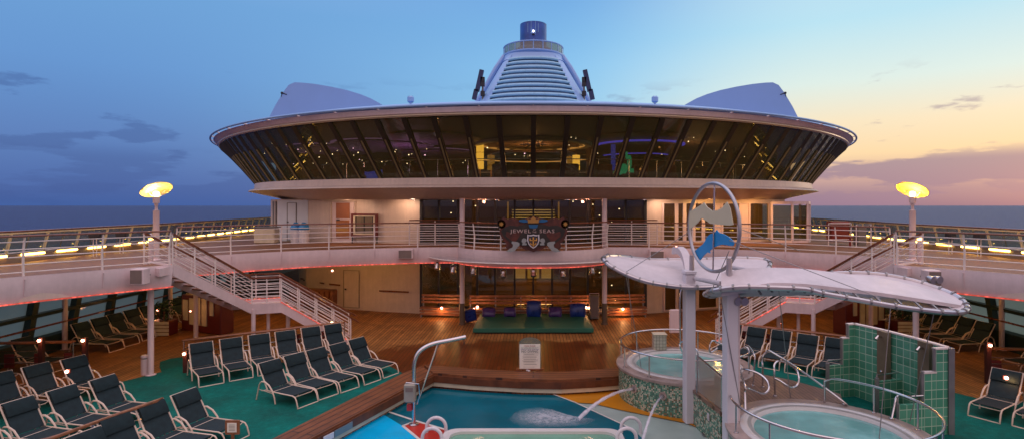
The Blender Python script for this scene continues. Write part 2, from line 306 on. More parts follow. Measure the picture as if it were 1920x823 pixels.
# ------------------------------------------------------------------ mesh builder
class MB:
    def __init__(s): s.v = []; s.f = []; s.mi = []; s.m = 0
    def add(s, vs, fs):
        o = len(s.v); s.v += [Vector(v) for v in vs]
        for f in fs: s.f.append([o + i for i in f]); s.mi.append(s.m)
        return s
    def box(s, c, d, rz=0.0, rx=0.0, ry=0.0):
        R = Matrix.Rotation(rz, 3, 'Z') @ Matrix.Rotation(ry, 3, 'Y') @ Matrix.Rotation(rx, 3, 'X')
        vs = [Vector(c) + R @ Vector((x * d[0] / 2, y * d[1] / 2, z * d[2] / 2)) for x in (-1, 1) for y in (-1, 1) for z in (-1, 1)]
        return s.add(vs, [(0, 1, 3, 2), (4, 6, 7, 5), (0, 4, 5, 1), (2, 3, 7, 6), (0, 2, 6, 4), (1, 5, 7, 3)])
    def bbox(s, c, d, b=0.02, rz=0.0):
        """box with chamfered vertical and top edges"""
        x, y, z = d[0] / 2, d[1] / 2, d[2] / 2
        def ring(i, zz): return [(x - i - b, y - i, zz), (x - i, y - i - b, zz), (x - i, -y + i + b, zz), (x - i - b, -y + i, zz), (-x + i + b, -y + i, zz), (-x + i, -y + i + b, zz), (-x + i, y - i - b, zz), (-x + i + b, y - i, zz)][::-1]
        R = Matrix.Rotation(rz, 3, 'Z'); C = Vector(c)
        rs = [ring(b, -z), ring(0, -z + b), ring(0, z - b), ring(b, z)]
        return s.loft([[C + R @ Vector(p) for p in r] for r in rs], cap=True)
    def beam(s, p, q, w, h, up=(0, 0, 1)):
        p, q = Vector(p), Vector(q); t = (q - p).normalized(); u = Vector(up)
        sd = t.cross(u)
        if sd.length < 1e-4: sd = t.cross(Vector((0, 1, 0)))
        sd.normalize(); u = sd.cross(t).normalized()
        vs = []
        for c in (p, q):
            for a, b in ((-1, -1), (1, -1), (1, 1), (-1, 1)): vs.append(c + sd * (a * w / 2) + u * (b * h / 2))
        return s.add(vs, [(0, 3, 2, 1), (4, 5, 6, 7), (0, 1, 5, 4), (1, 2, 6, 5), (2, 3, 7, 6), (3, 0, 4, 7)])
    def tube(s, pts, r, n=8, closed=False):
        pts = [Vector(p) for p in pts]; m = len(pts); rings = []
        rad = r if isinstance(r, (list, tuple)) else [r] * m
        prev = None
        for i, p in enumerate(pts):
            if closed: t = pts[(i + 1) % m] - pts[i - 1]
            else: t = pts[min(i + 1, m - 1)] - pts[max(i - 1, 0)]
            t.normalize()
            if prev is None:
                a = Vector((0, 0, 1)) if abs(t.z) < 0.9 else Vector((1, 0, 0))
                a = (a - t * a.dot(t)).normalized()
            else:
                a = (prev - t * prev.dot(t)).normalized()
            prev = a; b = t.cross(a)
            rings.append([p + (a * math.cos(2 * PI * k / n) + b * math.sin(2 * PI * k / n)) * rad[i] for k in range(n)])
        return s.loft(rings, cap=not closed, loop=closed)
    def loft(s, rings, cap=True, loop=False, closed=True):
        n = len(rings[0]); m = len(rings); vs = [p for r in rings for p in r]; fs = []
        for i in range(m if loop else m - 1):
            j = (i + 1) % m
            for k in range(n if closed else n - 1):
                l = (k + 1) % n
                fs.append((i * n + k, i * n + l, j * n + l, j * n + k))
        if cap and not loop:
            fs.append(tuple(range(n))[::-1]); fs.append(tuple((m - 1) * n + k for k in range(n)))
        return s.add(vs, fs)
    def lathe(s, c, prof, n=48, a0=0.0, a1=2 * PI, sx=1.0, sy=1.0):
        full = abs(a1 - a0 - 2 * PI) < 1e-6; c = Vector(c)
        k = n if full else n + 1
        rings = [[c + Vector((r * sx * math.cos(a0 + (a1 - a0) * i / n), r * sy * math.sin(a0 + (a1 - a0) * i / n), z)) for i in range(k)] for r, z in prof]
        return s.loft(rings, cap=False, closed=full)
    def disc(s, c, r, z=0, n=48):
        c = Vector(c); return s.add([c + Vector((r * math.cos(2 * PI * i / n), r * math.sin(2 * PI * i / n), z)) for i in range(n)], [tuple(range(n))])
    def prism(s, poly, z0, z1):
        n = len(poly); A = sum(poly[i][0] * poly[(i + 1) % n][1] - poly[(i + 1) % n][0] * poly[i][1] for i in range(n))
        if A < 0: poly = poly[::-1]
        vs = [(x, y, z0) for x, y in poly] + [(x, y, z1) for x, y in poly]
        fs = [tuple(range(n))[::-1], tuple(range(n, 2 * n))] + [(i, (i + 1) % n, n + (i + 1) % n, n + i) for i in range(n)]
        return s.add(vs, fs)
    def plate(s, poly, ext):
        n = len(poly); e = Vector(ext); vs = [Vector(p) for p in poly] + [Vector(p) + e for p in poly]
        return s.add(vs, [tuple(range(n))[::-1], tuple(range(n, 2 * n))] + [(i, (i + 1) % n, n + (i + 1) % n, n + i) for i in range(n)])
    def sph(s, c, r, n=12, sz=1.0):
        c = Vector(c); rings = []
        for i in range(1, n // 2):
            a = PI * i / (n // 2)
            rings.append([c + Vector((r * math.sin(a) * math.cos(2 * PI * k / n), r * math.sin(a) * math.sin(2 * PI * k / n), -r * sz * math.cos(a))) for k in range(n)])
        return s.loft(rings, cap=True)
    def build(s, name, mat, parent=None, smooth=35, world=True, loc=None):
        me = bpy.data.meshes.new(name)
        if parent is not None and world: off = parent_loc(parent)
        elif loc is not None: off = Vector(loc)
        elif parent is None and s.v:
            xs = [v.x for v in s.v]; ys = [v.y for v in s.v]; zs = [v.z for v in s.v]
            off = Vector(((min(xs) + max(xs)) / 2, (min(ys) + max(ys)) / 2, min(zs)))
        else: off = Vector((0, 0, 0))
        if not s.v: raise ValueError('empty ' + name)
        me.from_pydata([v - off for v in s.v], [], s.f)
        mats = mat if isinstance(mat, (list, tuple)) else [mat]
        for mm in mats: me.materials.append(M[mm] if isinstance(mm, str) else mm)
        me.polygons.foreach_set('material_index', s.mi)
        me.polygons.foreach_set('use_smooth', [True] * len(me.polygons))
        me.update(); me.validate()
        import bmesh
        bm = bmesh.new(); bm.from_mesh(me)
        try: bmesh.ops.recalc_face_normals(bm, faces=bm.faces)
        except Exception: pass
        bm.to_mesh(me); bm.free()
        me.set_sharp_from_angle(angle=math.radians(smooth))
        o = bpy.data.objects.new(name, me); COL.objects.link(o)
        if parent is not None: o.parent = parent
        else: o.location = off
        return o

def parent_loc(p):
    v = Vector((0, 0, 0))
    while p is not None: v += p.location; p = p.parent
    return v

def tag(o, label, cat, group=None):
    o['label'] = label; o['category'] = cat
    if group: o['group'] = group
    return o
def thing(name, label, cat, loc=(0, 0, 0), group=None):
    o = bpy.data.objects.new(name, None); o.empty_display_size = 0.2; COL.objects.link(o)
    o.location = loc; return tag(o, label, cat, group)
def struct(o):
    o['kind'] = 'structure'; return o
def copy_tree(o, parent=None):
    c = o.copy(); COL.objects.link(c)
    if parent is not None: c.parent = parent
    for ch in list(o.children): copy_tree(ch, c)
    return c
def light(name, loc, e, col=(1, 0.62, 0.3), r=0.1, kind='POINT', rot=None, size=None, spot=None):
    l = bpy.data.lights.new(name, kind); l.energy = e; l.color = col
    if kind == 'AREA': l.size = size or 0.3
    else: l.shadow_soft_size = r
    if kind == 'SPOT': l.spot_size = math.radians(spot or 100); l.spot_blend = 0.6
    o = bpy.data.objects.new(name, l); COL.objects.link(o); o.location = loc
    if rot: o.rotation_euler = rot
    return o
def arc_curve(f, smax, n=400):
    """polyline of f(t), t in 0..1, with arc length -> function s -> point"""
    pts = [Vector(f(i / n)) for i in range(n + 1)]; L = [0.0]
    for i in range(n): L.append(L[-1] + (pts[i + 1] - pts[i]).length)
    def at(s):
        s = max(0.0, min(L[-1], s))
        lo = 0
        while lo < n - 1 and L[lo + 1] < s: lo += 1
        k = (s - L[lo]) / max(1e-9, L[lo + 1] - L[lo])
        return pts[lo].lerp(pts[lo + 1], k)
    at.total = L[-1]
    return at
def poly_at(pts):
    P_ = [Vector((p[0], p[1], p[2] if len(p) > 2 else 0)) for p in pts]; L = [0.0]
    for a, b in zip(P_, P_[1:]): L.append(L[-1] + (b - a).length)
    def at(s):
        s = max(0.0, min(L[-1], s)); i = 0
        while i < len(P_) - 2 and L[i + 1] < s: i += 1
        return P_[i].lerp(P_[i + 1], (s - L[i]) / max(1e-9, L[i + 1] - L[i]))
    at.total = L[-1]; return at
def smooth_poly(pts, n=6):
    """Catmull-Rom"""
    q = [Vector((*p, 0)) if len(p) == 2 else Vector(p) for p in pts]; out = []
    for i in range(len(q) - 1):
        a, b, c, d = q[max(i - 1, 0)], q[i], q[i + 1], q[min(i + 2, len(q) - 1)]
        for k in range(n):
            t = k / n
            out.append(0.5 * ((2 * b) + (c - a) * t + (2 * a - 5 * b + 4 * c - d) * t * t + (3 * b - a - 3 * c + d) * t ** 3))
    out.append(q[-1]); return out
def text_mesh(body, size, ext=0.004, spacing=1.0, align='CENTER'):
    cu = bpy.data.curves.new('lettering', 'FONT'); cu.body = body; cu.size = size; cu.extrude = ext; cu.align_x = align
    cu.space_character = spacing; cu.resolution_u = 2
    o = bpy.data.objects.new('lettering', cu); COL.objects.link(o)
    dg = bpy.context.evaluated_depsgraph_get(); me = bpy.data.meshes.new_from_object(o.evaluated_get(dg))
    bpy.data.objects.remove(o); bpy.data.curves.remove(cu)
    return me
def add_text(parent, body, size, loc, mat, rz=0.0, spacing=1.0, align='CENTER', name='lettering', tilt=PI / 2, sx=1.0):
    me = text_mesh(body, size, spacing=spacing, align=align); me.materials.append(M[mat])
    o = bpy.data.objects.new(name, me); COL.objects.link(o); o.parent = parent
    o.location = Vector(loc) - parent_loc(parent); o.rotation_euler = (tilt, 0, rz); o.scale = (sx, 1, 1)
    return o
M['rimgold'] = pbr('rim_lip_paint', (0.62, 0.50, 0.34, 1), 0.3, var=0.06)
M['ribw'] = pbr('ceiling_rib', (0.50, 0.32, 0.16, 1), 0.5)
M['e_bluedim'] = emit('blue_niche_glow', (0.08, 0.10, 1.0, 1), 0.35)
M['e_warm2'] = emit('step_glow', (1.0, 0.62, 0.25, 1), 0.8)
M['e_panel'] = emit('amber_panel_glow', (1.0, 0.50, 0.12, 1), 0.5)
M['paleblue'] = pbr('pale_blue_white_paint', (0.62, 0.66, 0.72, 1), 0.4, var=0.04)
M['orangeglass'] = pbr('amber_door_pane', (0.36, 0.14, 0.06, 1), 0.12, var=0.15, vscale=2)
M['slat'] = planks('slatted_panel', (0.13, 0.10, 0.06, 1), (0.15, 0.11, 0.07, 1), (0.01, 0.01, 0.01, 1), 0.12, 9, 'X', 0.5)
M['wallwarm'] = pbr('warm_inner_wall', (0.45, 0.22, 0.08, 1), 0.6, var=0.25, vscale=1)
M['wglassw'] = glass('door_glass', (0.6, 0.55, 0.42, 1), 1.3)
M['doortan'] = pbr('door_frame_tan', (0.33, 0.27, 0.21, 1), 0.6)  # duller tan for the frame round the crew door
M['footbrown'] = pbr('brown_column_foot', (0.10, 0.065, 0.04, 1), 0.5)
M['funneldark'] = pbr('funnel_inner_paint', (0.06, 0.10, 0.25, 1), 0.5)
M['funneldark2'] = pbr('funnel_cowl_paint', (0.14, 0.20, 0.36, 1), 0.5)
M['funnellite'] = pbr('funnel_louvre_paint', (0.32, 0.58, 0.76, 1), 0.28, var=0.05)
M['navyp'] = pbr('navy_lamp_panel', (0.015, 0.03, 0.09, 1), 0.35)
M['lettr'] = pbr('board_lettering', (0.50, 0.36, 0.33, 1), 0.4, var=0.02)
M['inkred'] = pbr('red_ink', (0.35, 0.08, 0.05, 1), 0.6); M['inkg'] = pbr('green_ink', (0.12, 0.25, 0.22, 1), 0.6); M['inkb'] = pbr('blue_ink', (0.08, 0.10, 0.25, 1), 0.6)
M['inkgrey'] = pbr('grey_ink', (0.18, 0.15, 0.12, 1), 0.6)
M['slatg'] = pbr('grey_grille', (0.20, 0.15, 0.13, 1), 0.7, bump=.5, bscale=200)
M['red2'] = pbr('red_cabinet_paint', (0.20, 0.02, 0.012, 1), 0.4)
M['grate'] = pbr('grate_plastic', (0.36, 0.36, 0.34, 1), 0.5, bump=.8, bscale=90)
M['stonewood'] = planks('wet_platform_top', (0.16, 0.10, 0.075, 1), (0.22, 0.14, 0.10, 1), (0.04, 0.03, 0.02, 1), .1, 2, 'Y', .3)
M['frostg'] = glass('frosted_screen', (0.80, 0.82, 0.78, 1), 3.5, .35)
M['shower'] = pbr('shower_column_steel', (0.20, 0.155, 0.105, 1), 0.45, metal=.2)
M['postw'] = pbr('white_post_paint', (0.60, 0.58, 0.62, 1), 0.4, var=.05, vscale=.8)
M['steelw'] = pbr('brushed_rim_tube', (0.50, 0.46, 0.47, 1), 0.32, metal=.85, var=.08)
M['boxgrey'] = pbr('grey_box_paint', (0.30, 0.27, 0.22, 1), 0.4)
def jetm():
    m, nt, out = newmat('falling_water'); t = N(nt, 'ShaderNodeBsdfTransparent'); d = N(nt, 'ShaderNodeBsdfDiffuse'); d.inputs[0].default_value = (.82, .8, .88, 1)
    tc = N(nt, 'ShaderNodeTexCoord'); n = N(nt, 'ShaderNodeTexNoise'); n.inputs['Scale'].default_value = 9; nt.links.new(tc.outputs['Object'], n.inputs['Vector'])
    lw = N(nt, 'ShaderNodeLayerWeight'); lw.inputs[0].default_value = .35
    r = N(nt, 'ShaderNodeMapRange'); r.inputs['From Min'].default_value = .0; r.inputs['From Max'].default_value = .9; r.inputs['To Min'].default_value = .85; r.inputs['To Max'].default_value = .1
    nt.links.new(lw.outputs['Facing'], r.inputs[0]); mu = N(nt, 'ShaderNodeMath', operation='MULTIPLY'); nt.links.new(r.outputs[0], mu.inputs[0])
    r2 = N(nt, 'ShaderNodeMapRange'); r2.inputs['From Min'].default_value = .3; r2.inputs['From Max'].default_value = .7; r2.inputs['To Min'].default_value = .55; nt.links.new(n.outputs['Fac'], r2.inputs[0]); nt.links.new(r2.outputs[0], mu.inputs[1])
    mx = N(nt, 'ShaderNodeMixShader'); nt.links.new(mu.outputs[0], mx.inputs[0]); nt.links.new(t.outputs[0], mx.inputs[1]); nt.links.new(d.outputs[0], mx.inputs[2]); nt.links.new(mx.outputs[0], out.inputs[0]); return m
M['jetw'] = jetm()
def foamm():
    m, nt, out = newmat('foam'); t = N(nt, 'ShaderNodeBsdfTransparent'); d = N(nt, 'ShaderNodeBsdfDiffuse'); d.inputs[0].default_value = (.7, .72, .78, 1)
    tc = N(nt, 'ShaderNodeTexCoord'); n = N(nt, 'ShaderNodeTexNoise'); n.inputs['Scale'].default_value = 7; n.inputs['Detail'].default_value = 8; n.inputs['Roughness'].default_value = .7; n.inputs['Distortion'].default_value = .6
    nt.links.new(tc.outputs['Object'], n.inputs['Vector'])
    # fades towards its ragged edge
    mp_ = N(nt, 'ShaderNodeMapping'); mp_.inputs['Scale'].default_value = (1 / 1.4, 1 / .85, 0); nt.links.new(tc.outputs['Object'], mp_.inputs[0])
    ln = N(nt, 'ShaderNodeVectorMath', operation='LENGTH'); nt.links.new(mp_.outputs[0], ln.inputs[0])
    r = N(nt, 'ShaderNodeMapRange'); r.interpolation_type = 'SMOOTHSTEP'; r.inputs['From Min'].default_value = 1.0; r.inputs['From Max'].default_value = .1; nt.links.new(ln.outputs['Value'], r.inputs[0])
    r2 = N(nt, 'ShaderNodeMapRange'); r2.inputs['From Min'].default_value = .25; r2.inputs['From Max'].default_value = .80; r2.inputs['To Max'].default_value = .95; nt.links.new(n.outputs['Fac'], r2.inputs[0])
    mu = N(nt, 'ShaderNodeMath', operation='MULTIPLY'); nt.links.new(r.outputs[0], mu.inputs[0]); nt.links.new(r2.outputs[0], mu.inputs[1])
    mx = N(nt, 'ShaderNodeMixShader'); nt.links.new(mu.outputs[0], mx.inputs[0]); nt.links.new(t.outputs[0], mx.inputs[1]); nt.links.new(d.outputs[0], mx.inputs[2]); nt.links.new(mx.outputs[0], out.inputs[0]); return m
M['foam'] = foamm()
M['wood2'] = pbr('bulwark_paint', (0.13, 0.075, 0.04, 1), 0.5, var=0.15)

def hullg():
    m, nt, out = newmat('hull_glass'); t = N(nt, 'ShaderNodeBsdfTransparent'); t.inputs[0].default_value = (.6, .68, .66, 1)
    tr = N(nt, 'ShaderNodeBsdfTranslucent'); tr.inputs[0].default_value = (.42, .50, .44, 1); mx = N(nt, 'ShaderNodeMixShader'); mx.inputs[0].default_value = .85
    g = N(nt, 'ShaderNodeBsdfGlossy'); g.inputs['Roughness'].default_value = .05; mx2 = N(nt, 'ShaderNodeMixShader'); fr = schlick(nt)
    nt.links.new(t.outputs[0], mx.inputs[1]); nt.links.new(tr.outputs[0], mx.inputs[2]); nt.links.new(fr.outputs[0], mx2.inputs[0]); nt.links.new(mx.outputs[0], mx2.inputs[1]); nt.links.new(g.outputs[0], mx2.inputs[2]); nt.links.new(mx2.outputs[0], out.inputs[0]); return m
M['hullglass'] = hullg()
M['markerpost'] = pbr('marker_post_paint', (0.05, 0.012, 0.01, 1), 0.5)
M['ringsteel'] = pbr('ring_steel', (0.42, 0.40, 0.42, 1), 0.38, metal=0.9, var=0.08)
M['scrframe'] = pbr('windscreen_frame_lamp_tint', (0.70, 0.60, 0.38, 1), 0.45, var=0.06)  # cream frames with yellow sodium light painted into the colour
M['coamplain'] = pbr('teak_edge_board', (0.12, 0.036, 0.012, 1), 0.45, var=0.35, vscale=4)
M['goldcr'] = pbr('dull_gold_crown', (0.36, 0.18, 0.04, 1), 0.4, metal=.2)
M['ribbonblue'] = pbr('blue_ribbon', (0.01, 0.10, 0.24, 1), 0.4)
# ================================================================== world, sea, camera
def world():
    w = bpy.data.worlds.new('World'); sc.world = w; w.use_nodes = True
    nt = w.node_tree; nt.nodes.clear()
    out = N(nt, 'ShaderNodeOutputWorld'); bg = N(nt, 'ShaderNodeBackground')
    tc = N(nt, 'ShaderNodeTexCoord'); sp = N(nt, 'ShaderNodeSeparateXYZ'); nt.links.new(tc.outputs['Generated'], sp.inputs[0])
    def ramp(stops):
        r = N(nt, 'ShaderNodeValToRGB')
        while len(r.color_ramp.elements) < len(stops): r.color_ramp.elements.new(0.5)
        for e, (p, c) in zip(r.color_ramp.elements, stops): e.position = p
        for e, (p, c) in zip(r.color_ramp.elements, stops): e.color = lin(*c)
        nt.links.new(sp.outputs[2], r.inputs[0]); return r
    L = ramp([(0, (66, 100, 165)), (0.04, (70, 107, 173)), (0.10, (86, 125, 188)), (0.2, (98, 147, 207)), (0.3, (106, 158, 213)), (0.45, (150, 185, 232)), (1, (226, 206, 214))])
    Mi = ramp([(0, (120, 125, 170)), (0.06, (150, 180, 215)), (0.15, (152, 208, 238)), (0.24, (138, 198, 240)), (0.34, (112, 172, 228)), (0.5, (165, 195, 238)), (1, (226, 206, 214))])
    R = ramp([(0, (134, 116, 140)), (0.025, (158, 134, 150)), (0.05, (206, 168, 158)), (0.08, (244, 212, 168)), (0.13, (242, 224, 192)), (0.19, (218, 234, 228)), (0.28, (182, 224, 240)), (0.5, (190, 205, 235)), (1, (226, 206, 214))])
    def mr(a, b):
        m = N(nt, 'ShaderNodeMapRange'); m.interpolation_type = 'SMOOTHSTEP'
        m.inputs['From Min'].default_value = a; m.inputs['From Max'].default_value = b
        nt.links.new(sp.outputs[0], m.inputs['Value']); return m
    def mix(f, a, b, blend='MIX'):
        x = N(nt, 'ShaderNodeMix'); x.data_type = 'RGBA'; x.blend_type = blend
        nt.links.new(f, x.inputs[0]); nt.links.new(a, x.inputs[6]); nt.links.new(b, x.inputs[7]); return x.outputs[2]
    c = mix(mr(-0.66, 0.30).outputs[0], L.outputs[0], Mi.outputs[0])
    c = mix(mr(0.02, 0.46).outputs[0], c, R.outputs[0])
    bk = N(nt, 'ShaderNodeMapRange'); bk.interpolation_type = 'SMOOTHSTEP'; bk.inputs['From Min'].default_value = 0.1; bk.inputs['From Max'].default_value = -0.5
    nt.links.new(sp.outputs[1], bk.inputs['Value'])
    V = ramp([(0, (150, 140, 170)), (0.12, (225, 190, 185)), (0.4, (226, 196, 200)), (1, (226, 206, 214))])  # sky behind the camera, warmed and lifted to light the ship
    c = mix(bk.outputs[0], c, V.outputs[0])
    # clouds: banks low over the horizon, a few small ones above
    def cloud(scale, zs, lo, hi, zlo, zhi, seed):
        mp = N(nt, 'ShaderNodeMapping'); mp.inputs['Scale'].default_value = (scale, scale, scale * zs); mp.inputs['Location'].default_value = (seed, seed * 0.7, 0)
        nt.links.new(tc.outputs['Generated'], mp.inputs[0])
        n = N(nt, 'ShaderNodeTexNoise'); n.inputs['Detail'].default_value = 7; n.inputs['Roughness'].default_value = 0.55; n.inputs['Scale'].default_value = 1
        nt.links.new(mp.outputs[0], n.inputs['Vector'])
        m = N(nt, 'ShaderNodeMapRange'); m.interpolation_type = 'SMOOTHSTEP'; m.inputs['From Min'].default_value = lo; m.inputs['From Max'].default_value = hi
        nt.links.new(n.outputs['Fac'], m.inputs['Value'])
        w1 = N(nt, 'ShaderNodeMapRange'); w1.interpolation_type = 'SMOOTHSTEP'; w1.inputs['From Min'].default_value = zhi; w1.inputs['From Max'].default_value = zlo
        nt.links.new(sp.outputs[2], w1.inputs['Value'])
        q = N(nt, 'ShaderNodeMath', operation='MULTIPLY'); nt.links.new(m.outputs[0], q.inputs[0]); nt.links.new(w1.outputs[0], q.inputs[1])
        return q.outputs[0]
    cc = N(nt, 'ShaderNodeMix'); cc.data_type = 'RGBA'
    nt.links.new(mr(-0.1, 0.45).outputs[0], cc.inputs[0]); cc.inputs[6].default_value = lin(60, 92, 155); cc.inputs[7].default_value = lin(140, 122, 150)
    k1 = N(nt, 'ShaderNodeMath', operation='MULTIPLY'); nt.links.new(cloud(4.4, 5.5, 0.455, 0.52, 0.064, 0.092, 5.4), k1.inputs[0]); k1.inputs[1].default_value = 0.85
    k2 = N(nt, 'ShaderNodeMath', operation='MULTIPLY'); nt.links.new(cloud(6.5, 4.0, 0.585, 0.65, 0.16, 0.22, 8.3), k2.inputs[0]); k2.inputs[1].default_value = 0.55
    kf = mr(-0.2, 0.5); kf.inputs['To Min'].default_value = .6; km = N(nt, 'ShaderNodeMath', operation='MULTIPLY'); nt.links.new(k1.outputs[0], km.inputs[0]); nt.links.new(kf.outputs[0], km.inputs[1]); k1 = km
    c = mix(k1.outputs[0], c, cc.outputs[2]); c = mix(k2.outputs[0], c, cc.outputs[2])
    sky = N(nt, 'ShaderNodeTexSky'); sky.sky_type = 'NISHITA'; sky.sun_disc = False
    sky.sun_elevation = math.radians(2); sky.sun_rotation = math.radians(58)
    sv = N(nt, 'ShaderNodeVectorMath', operation='SCALE'); nt.links.new(sky.outputs[0], sv.inputs[0]); sv.inputs['Scale'].default_value = 0.02
    zb = N(nt, 'ShaderNodeMapRange'); zb.interpolation_type = 'SMOOTHSTEP'; zb.inputs['From Min'].default_value = 0.36; zb.inputs['From Max'].default_value = 0.8; zb.inputs['To Min'].default_value = 1.0; zb.inputs['To Max'].default_value = 1.85  # unseen overhead sky brightened beyond nature to fill the pale surfaces
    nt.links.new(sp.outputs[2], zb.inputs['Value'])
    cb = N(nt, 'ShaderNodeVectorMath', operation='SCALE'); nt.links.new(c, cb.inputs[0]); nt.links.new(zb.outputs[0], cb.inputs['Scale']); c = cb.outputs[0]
    ad = N(nt, 'ShaderNodeVectorMath', operation='ADD'); nt.links.new(c, ad.inputs[0]); nt.links.new(sv.outputs[0], ad.inputs[1])
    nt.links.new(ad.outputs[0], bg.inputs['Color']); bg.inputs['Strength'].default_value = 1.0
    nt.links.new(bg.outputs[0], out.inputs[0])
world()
cam = bpy.data.cameras.new('camera'); co = bpy.data.objects.new('camera', cam); COL.objects.link(co)
co.location = (0, 0, H); co.rotation_euler = (PI / 2, 0, 0); cam.sensor_width = 36; cam.lens = 36 * F / 1920
cam.shift_x = -40 / 1920; cam.shift_y = -26.5 / 1920; cam.clip_start = 0.1; cam.clip_end = 60000
sc.camera = co
sun = light('sun', (30, 40, 20), 0.25, (1.0, 0.72, 0.5), kind='SUN'); sun.data.angle = math.radians(12)
sun.rotation_euler = Vector((-0.84, -0.53, -0.12)).to_track_quat('-Z', 'Y').to_euler()
sc.view_settings.view_transform = 'Standard'; sc.view_settings.look = 'None'; sc.view_settings.exposure = 0; sc.view_settings.gamma = 1
cy = sc.cycles; sc.render.engine = 'CYCLES'; cy.max_bounces = 7; cy.diffuse_bounces = 3; cy.glossy_bounces = 3; cy.transparent_max_bounces = 16
cy.transmission_bounces = 4; cy.use_denoising = True; cy.sample_clamp_indirect = 4; cy.caustics_reflective = False; cy.caustics_refractive = False

def sea():
    m, nt, out = newmat('sea_water')
    tc = N(nt, 'ShaderNodeTexCoord'); b = N(nt, 'ShaderNodeBsdfPrincipled')
    b.inputs['Base Color'].default_value = (0.009, 0.022, 0.125, 1); b.inputs['Roughness'].default_value = 0.45; b.inputs['IOR'].default_value = 1.33
    nv_ = N(nt, 'ShaderNodeTexNoise'); nv_.inputs['Scale'].default_value = 0.05; nv_.inputs['Detail'].default_value = 9; nv_.inputs['Roughness'].default_value = .7; nt.links.new(tc.outputs['Object'], nv_.inputs['Vector'])
    rv_ = N(nt, 'ShaderNodeValToRGB'); rv_.color_ramp.elements[0].position = .38; rv_.color_ramp.elements[1].position = .66; rv_.color_ramp.elements[0].color = (.003, .009, .060, 1); rv_.color_ramp.elements[1].color = (.012, .022, .12, 1); nt.links.new(nv_.outputs['Fac'], rv_.inputs[0]); nt.links.new(rv_.outputs[0], b.inputs['Base Color'])
    b.inputs['Specular IOR Level'].default_value = 0.42; b.inputs['Specular Tint'].default_value = (1.0, 0.56, 0.80, 1)
    mp = N(nt, 'ShaderNodeMapping'); mp.inputs['Scale'].default_value = (1, 1.6, 1); nt.links.new(tc.outputs['Object'], mp.inputs[0])
    hs = []
    for s_, d in ((0.012, 5), (0.08, 6)):
        n = N(nt, 'ShaderNodeTexNoise'); n.inputs['Scale'].default_value = s_; n.inputs['Detail'].default_value = d
        nt.links.new(mp.outputs[0], n.inputs['Vector']); hs.append(n)
    ad = N(nt, 'ShaderNodeMath', operation='ADD'); nt.links.new(hs[0].outputs['Fac'], ad.inputs[0]); nt.links.new(hs[1].outputs['Fac'], ad.inputs[1])
    bp = N(nt, 'ShaderNodeBump'); bp.inputs['Strength'].default_value = 0.9; bp.inputs['Distance'].default_value = 9
    nt.links.new(ad.outputs[0], bp.inputs['Height']); nt.links.new(bp.outputs[0], b.inputs['Normal'])
    nt.links.new(b.outputs[0], out.inputs[0])
    mb = MB(); mb.add([(-45000, -20000, -32), (45000, -20000, -32), (45000, 50000, -32), (-45000, 50000, -32)], [(0, 1, 2, 3)])
    struct(mb.build('sea', m, loc=(0, 0, -32)))
sea()

ONES = ['', 'first', 'second', 'third', 'fourth', 'fifth', 'sixth', 'seventh', 'eighth', 'ninth', 'tenth', 'eleventh', 'twelfth', 'thirteenth', 'fourteenth', 'fifteenth', 'sixteenth', 'seventeenth', 'eighteenth', 'nineteenth']
def ORD(n):
    if n < 20: return ONES[n]
    t = {2: 'twenti', 3: 'thirti', 4: 'forti', 5: 'fifti'}[n // 10]; b = {2: 'twenty', 3: 'thirty', 4: 'forty', 5: 'fifty'}[n // 10]
    return t + 'eth' if n % 10 == 0 else b + '-' + ONES[n % 10]

# ================================================================== decks
EDGE = [(-14.6, 9.5), (-14.0, 11.8), (-13.2, 13.9), (-12.2, 15.5), (-11.05, 17.05), (-12.55, 18.2), (-12.3, 19.3), (-11.6, 20.2), (-10.75, 21.15), (-9.7, 22.07),
        (-8.6, 22.75), (-7.4, 23.3), (-6.0, 23.8), (-4.7, 24.2), (-3.25, 24.3), (-2.95, 23.7), (-2.3, 23.0), (-1.3, 22.45), (0, 22.25)]
OUT = [(-16.8, 9.5), (-17.0, 18.0), (-17.2, 25.8), (-19.2, 40.0), (-19.6, 50.0)]
mir = lambda pts: [(-p[0],) + tuple(p[1:]) for p in pts]
full_edge = EDGE + mir(EDGE[:-1])[::-1]
mb = MB(); mb.prism(full_edge + mir(OUT) + OUT[::-1], DK - 0.08, DK)
promenade = struct(mb.build('promenade_deck', 'teak2', loc=(0, 0, DK)))
mb = MB(); mb.prism([(x * 1.0, y) for x, y in full_edge] + mir(OUT) + OUT[::-1], DK - 0.60, DK - 0.084)
struct(mb.build('promenade_underside', 'wall', loc=(0, 0, DK - 0.6)))
# pool deck with the pool opening
POOL = [(-5.95, 9.5), (-4.9, 12.47), (-3.1, 17.1), (-1.8, 16.75), (-0.35, 16.5), (0.8, 16.43), (1.8, 16.6), (2.56, 16.8), (4.3, 17.0), (5.4, 15.6), (5.2, 13.2), (6.0, 9.5)]
LOW_OUT = [(-17.05, 9.5), (-17.3, 25.8), (-19.3, 40.0), (-19.7, 50.0)]
mb = MB(); mb.prism(POOL + mir(LOW_OUT) + LOW_OUT[::-1], -0.9, 0.0)
struct(mb.build('pool_deck', 'teak', loc=(0, 0, 0)))
mb = MB(); mb.prism([(-17.05, 9.0), (-17.3, 25.8), (-19.3, 40), (-19.7, 90), (19.7, 90), (19.3, 40), (17.3, 25.8), (17.05, 9.0)], -33, -0.92)
tag(mb.build('ship_hull', 'white'), 'white painted hull of the ship below the pool deck', 'hull')
